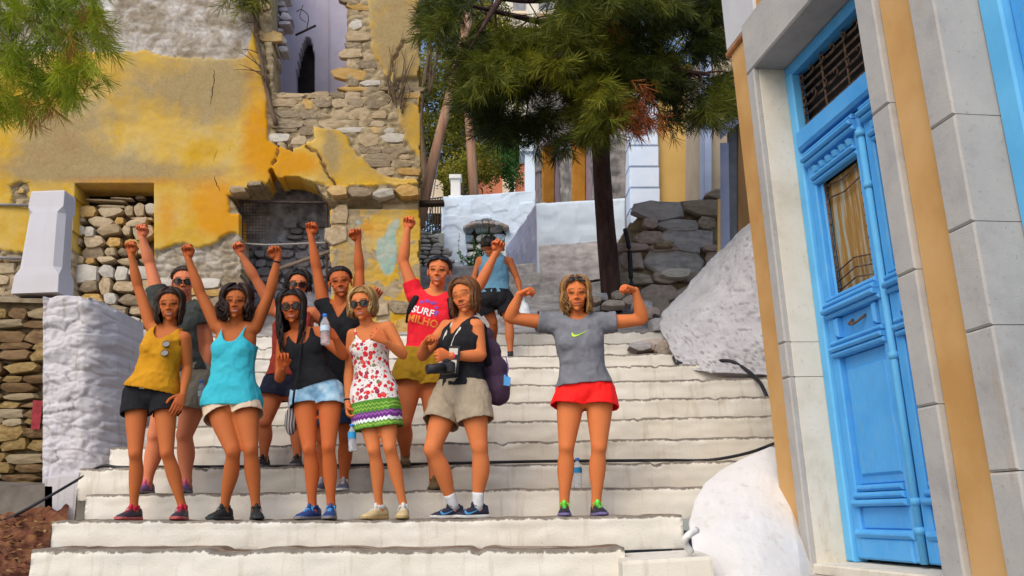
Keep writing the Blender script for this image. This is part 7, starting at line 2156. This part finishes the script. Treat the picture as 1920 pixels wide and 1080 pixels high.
    # H: red tee
    H = person(dict(id='H', Y=6.72, s=1.04, g=1.13, label='woman in coral red printed t-shirt with both fists raised and sunglasses on her dark hair',
        hl=(768, 705, .03), hr=(812, 705, .02), sl=(779, 556, .02), sr=(846, 561, .04), nk=(815, 552, .03), head=(823, 511, -.01), face=(-6, 7, 6), hs=1.02,
        el=(756, 490, .0), wl=(764, 431, -.05), er=(898, 538, .06), wr=(930, 474, .0), kl=(757, 792, -.05), kr=(815, 806, -.02),
        fl=(760, 3, .08, 6), fr=(814, 2, .22, 4), handl=(766, 413, -.06, FWD, 'fist'), handr=(937, 458, -.02, FWD, 'fist'),
        skin=(.54, .20, .095), lips=(.50, .09, .09), smile=2, shoe=((S_brown, plain('gum_sole', (.12, .08, .04)), S_brown),), high=True))
    tee(H, 't_shirt', M_redt, .010, .24, .42, .95, .006, 24)
    shorts(H, 'shorts', M_mustard2, .026, .31, .22, .018, .006, 25)
    hair(H, 'hair', H_dark, 'tied', seed=26, locks=220)
    sunglasses(H, M_frame, M_lens, 'top')
    org = H.center(.68) - H.R * .045
    n = unit(H.F1 + np.array([0, -.2, 0])); ux = unit(H.R - n * (H.R @ n)); uz = np.cross(ux, n); uz = uz if uz[2] > 0 else -uz
    ux, uz = ux * .99 - uz * .14, uz * .99 + ux * .14
    W_print, O_print, P_print = plain('white_print', (.85, .82, .82), .7), plain('orange_print', (1.0, .30, .05), .7), plain('violet_print', (.25, .06, .35), .7)
    decal(H, 't_shirt', 'lettering_surf', W_print, [text_poly('SURF', .082, True)], org + ux * -.02 + uz * .030, ux, uz, n, H.root)
    decal(H, 't_shirt', 'lettering_milho', O_print, [text_poly('MILHO', .084, True)], org + ux * .0 - uz * .046, ux, uz, n, H.root)
    star = []
    for cx, cz, rr in ((-.055, .105, .022), (-.015, .125, .026), (.03, .118, .024), (.075, .09, .020), (.055, .128, .016), (.088, .052, .024), (.086, .030, .018)):
        star.append(poly_fan([(cx + rr * (1 if i % 2 else .62) * math.cos(i * math.pi / 6), cz + rr * .8 * (1 if i % 2 else .62) * math.sin(i * math.pi / 6)) for i in range(12)]))
    decal(H, 't_shirt', 'flower_print', P_print, star, org, ux, uz, n, H.root, .0045)
    # I: black vest, camera, pack
    I = person(dict(id='I', Y=6.13, s=.98, g=1.14, label='auburn-haired woman in black vest and khaki shorts turned sideways with closed eyes',
        hl=(842, 745, .08), hr=(884, 742, -.06), sl=(838, 614, .13), sr=(893, 613, -.07), nk=(872, 603, .03), head=(872, 556, .0), face=(-22, 3, -9), hs=1.03,
        el=(792, 668, .02), wl=(796, 645, -.12), er=(902, 667, -.10), wr=(843, 668, -.20), kl=(810, 843, -.06), kr=(899, 838, -.12),
        fl=(850, 1, .26, -62), fr=(896, 1, .14, -64), handl=(806, 634, -.16, (.6, -.4, -.3), 'fist'), handr=(821, 668, -.25, (-.2, .8, .1), 'fist'),
        skin=(.52, .195, .085), lips=(.48, .11, .1), smile=1, closed=True, brow=(.10, .045, .02), shoe=((S_navy, S_white, S_navy), S_navy)))
    tank(I, 'vest', M_black, .016, .10, (.78, 1.4), .128, .82, None, .008, 27)
    shorts(I, 'shorts', M_khaki, .020, .2, .52, .012, .007, 28)
    hair(I, 'hair', H_auburn, 'long', .15, .008, 29, 1.15, 330, .3)
    for k in 'lr':
        sock(I, k, M_white_cloth, .12)
        o = I.__dict__['shoe_' + k]; Af, gz, d = I.feet[k]; sd = np.cross(d, [0, 0, 1.0])
        sd = sd if sd[1] < 0 else -sd
        mbs = MB()
        v2, f2 = swoosh(.13)
        sgn = 1 if (np.cross([0, 0, 1.0], -sd) @ -d) > 0 else -1
        v3 = [np.array([Af[0], Af[1], gz]) + d * (.055 - x) + sd * (np.interp(.055 - x, [-.07, 0, .07, .11, .15], [.0335, .0375, .0445, .0475, .044]) + .001 - max(0, (z + .006)) * .25) + np.array([0, 0, .046 + z * .85]) for x, z in v2]
        mbs.add(v3, f2); mbs.build('swoosh', S_lblue, o)
    wb = wrist_band(I, 'r', plain('pink_strap', (.85, .03, .12)), 'watch_strap', .88, .010, .028, 1.2)
    # K: grey tee, flexing
    K = person(dict(id='K', Y=6.13, s=1.0, g=1.06, label='blonde woman in grey sports t-shirt and scarlet shorts flexing both arms, alone on the right',
        hl=(1071, 738, .02), hr=(1124, 738, .02), sl=(1034, 606, .02), sr=(1131, 606, .02), nk=(1081, 596, .02), head=(1080, 553, -.02), face=(1, 5, 0), hs=1.03,
        el=(956, 596, -.02), wl=(974, 552, -.10), er=(1205, 599, -.02), wr=(1191, 545, -.10), kl=(1062, 838, -.04), kr=(1123, 838, -.04),
        fl=(1058, 1, .19, -4), fr=(1118, 1, .20, 10), handl=(995, 541, -.14, (.15, .25, -1), 'fist'), handr=(1170, 536, -.14, (-.15, .25, -1), 'fist'),
        skin=(.52, .19, .08), lips=(.5, .14, .11), smile=1, brow=(.12, .06, .02), armg=1.08, shoe=((S_navy, plain('violet_sole', (.20, .16, .36)), S_green), S_green)))
    tee(K, 't_shirt', M_grey, .020, .105, .36, .94, .008, 30, lambda h: .008 * sstep(.45, .1, h))
    shorts(K, 'shorts', M_reds, .016, .135, .27, .034, .006, 31)
    hair(K, 'hair', H_honey, 'long', .17, .026, 32, 1.12, 340)
    sunglasses(K, M_frame, M_lens, 'top')
    org = K.center(.74); n = unit(K.F1); ux = unit(K.R - n * (K.R @ n)); uz = np.cross(n, ux); uz = uz if uz[2] > 0 else -uz
    decal(K, 't_shirt', 'swoosh', plain('lime_print', (.55, .85, .03), .6), [swoosh(.125)], org, ux, uz, n, K.root)
    # J: man walking away
    J = person(dict(id='J', Y=10.0, s=.9, g=1.12, male=True, back=True, label='man in blue tank top and dark shorts climbing the steps with his back turned', group='people on the steps',
        hl=(905, 560, .0), hr=(947, 560, .0), sl=(900, 489, .0), sr=(955, 490, .0), nk=(925, 480, -.03), head=(918, 464, -.12), face=(0, 0, 0), hs=.98,
        el=(889, 521, .0), wl=(893, 550, -.1), er=(970, 523, .0), wr=(976, 548, -.06), kl=(925, 604, .08), kr=(955, 606, -.02),
        fl=(926, 10, .22, 180), fr=(957, 9, .28, 176), handl=(895, 560, -.12, (1, 0, 0), 'grip'), handr=(978, 559, -.07, (-1, 0, 0), 'grip'),
        skin=(.36, .13, .06), shoe=((S_black, S_grey, S_black),)))
    tank(J, 'tank_top', M_jblue, .014, .10, (.9, 2), .13, .8, None, .006, 34)
    shorts(J, 'shorts', M_black, .016, .2, .62, .012, .005, 35)
    hair(J, 'hair', H_dark, 'long', .02, .0, 36, 1.0, 140)
    CAST.update(A=A, B=Bp, C=Cp, D=D, E=E, F=Fp, G=G, H=H, I=I, J=J, K=K)
# ------------------------------------------------------------------ things people hold and carry
def t_clear():
    t = NT('clear_plastic'); t.b.inputs['Transmission Weight'].default_value = .72; t.b.inputs['IOR'].default_value = 1.2
    t.b.inputs['Base Color'].default_value = (.86, .91, .96, 1); t.b.inputs['Roughness'].default_value = .12; return t.m
M_clear = t_clear(); M_cap = plain('blue_cap', (.03, .22, .75), .4); M_lab = plain('blue_label', (.02, .30, .62), .5); M_labw = plain('pale_label', (.6, .75, .85), .5)
def bottle(p0, axis, h, label, band=(.38, .62), labm=None, grp=None):
    axis = unit(axis); o = empty('water_bottle', p0); tag(o, label, 'bottle', grp)
    prof = [(0, .026), (.02, .031), (.10, .0325), (.14, .030), (.18, .0325), (.36, .0325), (.40, .0305), (.44, .0325), (.62, .0325), (.70, .030), (.80, .020), (.88, .0125), (.93, .0125)]
    k = h / .22
    mb = MB(); s = spline(np.array(prof), 34); mb.loft(tube_rings(p0 + axis * (s[:, :1] * h), np.stack([s[:, 1] * k] * 2, 1), 18, (1, 0, 0))); mb.build('bottle_body', M_clear, o, True)
    mb = MB(); mb.loft(tube_rings(np.array([p0 + axis * h * t for t in (.905, .91, .995, 1.0)]), np.array([[.0145, .0145], [.016, .016], [.016, .016], [.014, .014]]) * k, 14, (1, 0, 0))); mb.build('cap', M_cap, o, True)
    mb = MB(); mb.loft(tube_rings(np.array([p0 + axis * h * t for t in np.linspace(band[0], band[1], 4)]), np.full((4, 2), .0338 * k), 20, (1, 0, 0)), caps=False); mb.build('label', labm or M_lab, o, True)
    return o
bottle(P(610, 646, 5.88), P(609, 584, 5.9) - P(610, 646, 5.88), .225, 'clear water bottle with blue cap held up by the long-haired woman', (.42, .60), M_labw)
bottle(P(661, 846, 6.03), P(659, 790, 6.05) - P(661, 846, 6.03), .19, 'water bottle with blue label hanging from the blonde woman\'s hand', (.46, .70))
kz = P(1084, 915, 6.62); kz[2] = tread_z(2, kz[0]) + .004
bottle(kz, (0.02, 0, 1), .225, 'water bottle with blue label standing on the step between legs', (.50, .68))
bottle(P(381, 762, 6.5), (-.1, -.1, 1), .20, 'blue-capped bottle held low by the woman in charcoal t-shirt', (.4, .6), M_labw)
# camera of the auburn-haired woman
I = CAST['I']
cm = empty('camera', P(822, 690, 5.82)); tag(cm, 'black camera with long lens hanging in front of the khaki shorts woman', 'camera')
M_cam = mat('camera_black', [(.014, .014, .016), (.03, .03, .034)], 30, 3, .45, .15, 200)
Rz = np.array(Matrix.Rotation(math.radians(-28), 3, 'Z')); c = P(838, 690, 5.84)
mb = MB(); mb.box(c, (.115, .06, .082), Rz, 0, .012); mb.box(c + [0, 0, .048], (.05, .045, .03), Rz, 0, .010); mb.build('camera_body', M_cam, cm)
ax = unit(P(788, 693, 5.70) - c); mb = MB(); mb.loft(tube_rings(np.array([c + ax * t for t in (.03, .06, .062, .11, .112, .16, .165, .16)]), np.array([[r, r] for r in (.033, .033, .036, .036, .034, .034, .036, .028)]), 18, (0, 0, 1))); mb.build('lens', M_cam, cm, True)
mb = MB(); sp = spline([I.center(.98) + I.F1 * .06 + I.R * .07, I.center(.72) + I.F1 * .15 + I.R * .06, I.center(.4) + I.F1 * .15, c + [.04, 0, .04]], 18)
mb.loft(tube_rings(sp, np.tile([[.010, .003]], (18, 1)), 8, (1, 0, 0))); sp = spline([I.center(.98) + I.F1 * .06 - I.R * .07, I.center(.72) + I.F1 * .15 - I.R * .05, I.center(.45) + I.F1 * .15 - I.R * .02, c + [-.05, 0, .04]], 18); mb.loft(tube_rings(sp, np.tile([[.010, .003]], (18, 1)), 8, (1, 0, 0))); mb.build('neck_strap', plain('pale_print_strap', (.62, .60, .52), .7), cm, True)
# booklet tucked under the forearm
mb = MB(); c = P(850, 675, 5.93); Rb = np.array(Matrix.Rotation(math.radians(-35), 3, 'Z') @ Matrix.Rotation(math.radians(8), 3, 'Y')); mb.box(c, (.105, .012, .20), Rb, 0, .004); o = mb.build('guidebook', plain('black_cover', (.02, .02, .022), .5)); tag(o, 'black and white guidebook tucked under the auburn-haired woman\'s arm', 'book')
mb = MB()
n = Rb @ np.array([0, -1.0, 0])
for (x, z, w, h) in ((0, .06, .08, .045), (0, -.045, .075, .09)):
    fr = [Rb @ np.array([x + sx_ * w / 2, -.0075, z + sz * h / 2]) + c for sx_, sz in ((-1, -1), (1, -1), (1, 1), (-1, 1))]; mb.add(fr, [(0, 1, 2, 3)])
mb.build('cover_panel', plain('cream_print', (.62, .60, .52), .6), o)
# backpack
bp = empty('backpack', P(925, 735, 6.3)); tag(bp, 'dark purple backpack with small blue tag on the auburn-haired woman', 'backpack')
mb = MB()
for (x, y, d, r) in ((912, 628, 6.28, .055), (918, 660, 6.28, .085), (925, 695, 6.28, .105), (930, 722, 6.28, .105), (934, 738, 6.28, .085)):
    mb.add(*ellipsoid(P(x, y, d), (r * 1.05, r * .95, r * 1.15)))
v, f, nn = voxel(mb, .012, 6)
v = v + nn * (.010 * fbm(v * 9, 3))[:, None]
mesh_obj('pack_body', v, f, M_purple, bp, True)
mb = MB(); mb.tube(spline([P(948, 668, 6.15), P(953, 690, 6.13), P(950, 706, 6.12)], 8), .004, 6); mb.build('cord', plain('violet_cord', (.16, .08, .40), .6), bp, True)
mb = MB(); mb.add([P(945, 702, 6.12), P(958, 708, 6.12), P(956, 724, 6.12), P(944, 722, 6.13)], [(0, 1, 2, 3)]); mb.build('tag', plain('blue_tag', (.08, .35, .75), .6), bp)
mb = MB(); sp = spline([P(897, 606, 6.12), P(907, 622, 6.06), P(912, 655, 6.12), P(918, 690, 6.2)], 14); mb.loft(tube_rings(sp, np.tile([[.022, .006]], (14, 1)), 8, (1, 0, 0))); mb.build('shoulder_strap', M_black, bp, True)
H = CAST['H']; mb = MB()
for s in (-1, 1):
    sp = spline([H.center(1.0) - H.F1 * .09 + H.R * s * .09, H.center(1.02) + H.R * s * .105 + H.F1 * .0, H.center(.88) + H.F1 * .105 + H.R * s * .145, H.center(.74) + H.F1 * .105 + H.R * s * .168, H.center(.6) + H.F1 * .03 + H.R * s * .172], 18)
    mb.loft(tube_rings(sp, np.tile([[.024, .007]], (18, 1)), 8, H.R))
bp2 = empty('backpack', H.center(.7) - H.F1 * .2); tag(bp2, 'black backpack worn by the woman in coral red t-shirt', 'backpack')
mb.build('shoulder_strap', M_black, bp2, True)
mb = MB(); mb.add(*ellipsoid(H.center(.6) - H.F1 * .2, (.14, .09, .2))); mb.build('pack_body', M_black, bp2, True)
# E's shoulder bag
eb = empty('shoulder_bag', P(545, 800, 6.12)); tag(eb, 'small patterned grey shoulder bag hanging beside the denim shorts', 'bag')
t = NT('woven_grey_pattern'); w_ = t.n('TexWave'); w_.inputs['Scale'].default_value = 16; w_.inputs['Distortion'].default_value = 2; t.L.new(t.coord(), w_.inputs[0]); M_bag = t.done(t.ramp(w_.outputs['Fac'], [(0, (.05, .045, .05)), (.5, (.16, .14, .14)), (1, (.40, .37, .36))]), .9)
mb = MB(); mb.add(*ellipsoid(P(545, 790, 6.12), (.045, .04, .105))); v, f, nn = voxel(mb, .012, 3); mesh_obj('bag_body', v + nn * (.006 * fbm(v * 20, 2))[:, None], f, M_bag, eb, True)
mb = MB(); E_ = CAST['E']; sp = spline([E_.center(1.0) + E_.R * .06, E_.center(.8) + E_.F1 * .12, E_.center(.45) + E_.F1 * .13 - E_.R * .07, P(551, 740, 5.98), P(549, 765, 6.08)], 22); mb.loft(tube_rings(sp, np.tile([[.008, .003]], (22, 1)), 6, (1, 0, 0))); mb.build('strap', M_black, eb, True)
# sunglasses clipped on the mustard top
A = CAST['A']; sg = empty('sunglasses', A.center(.62) + A.F1 * .15); tag(sg, 'dark round sunglasses hanging from the neckline of the mustard top', 'sunglasses')
for s, (x, y) in enumerate(((312, 645), (309, 662))):
    hit = A.bvh['tank_top'].ray_cast(Vector(EYE), Vector(unit(ray(x, y)))); c = np.array(hit[0]) - unit(ray(x, y)) * .015 if hit[0] else P(x, y, 5.95)
    mb = MB(); mb.loft(tube_rings(np.array([c, c + [0, -.006, .001]]), np.array([[.026, .022]] * 2), 16, (1, 0, 0))); mb.build('lens', M_lens, sg)
    mb = MB(); a = np.linspace(0, 2 * np.pi, 19); mb.tube(c + np.stack([np.cos(a) * .027, a * 0 - .004, np.sin(a) * .023], -1), .0026, 6); mb.build('rim', M_frame, sg, True)
# plastic bag in the climbing man's hand
t = NT('thin_white_plastic'); M_pl = t.done((.62, .66, .70), .4, .4)
mb = MB(); mb.add(*ellipsoid(P(984, 588, 9.95), (.075, .07, .14))); mb.add(*ellipsoid(P(981, 570, 9.95), (.03, .03, .08))); v, f, nn = voxel(mb, .012, 3); o = mesh_obj('plastic_bag', v + nn * (.016 * fbm(v * 14, 4))[:, None], f, M_pl, None, True); tag(o, 'pale plastic bag hanging from the climbing man\'s right hand', 'bag')
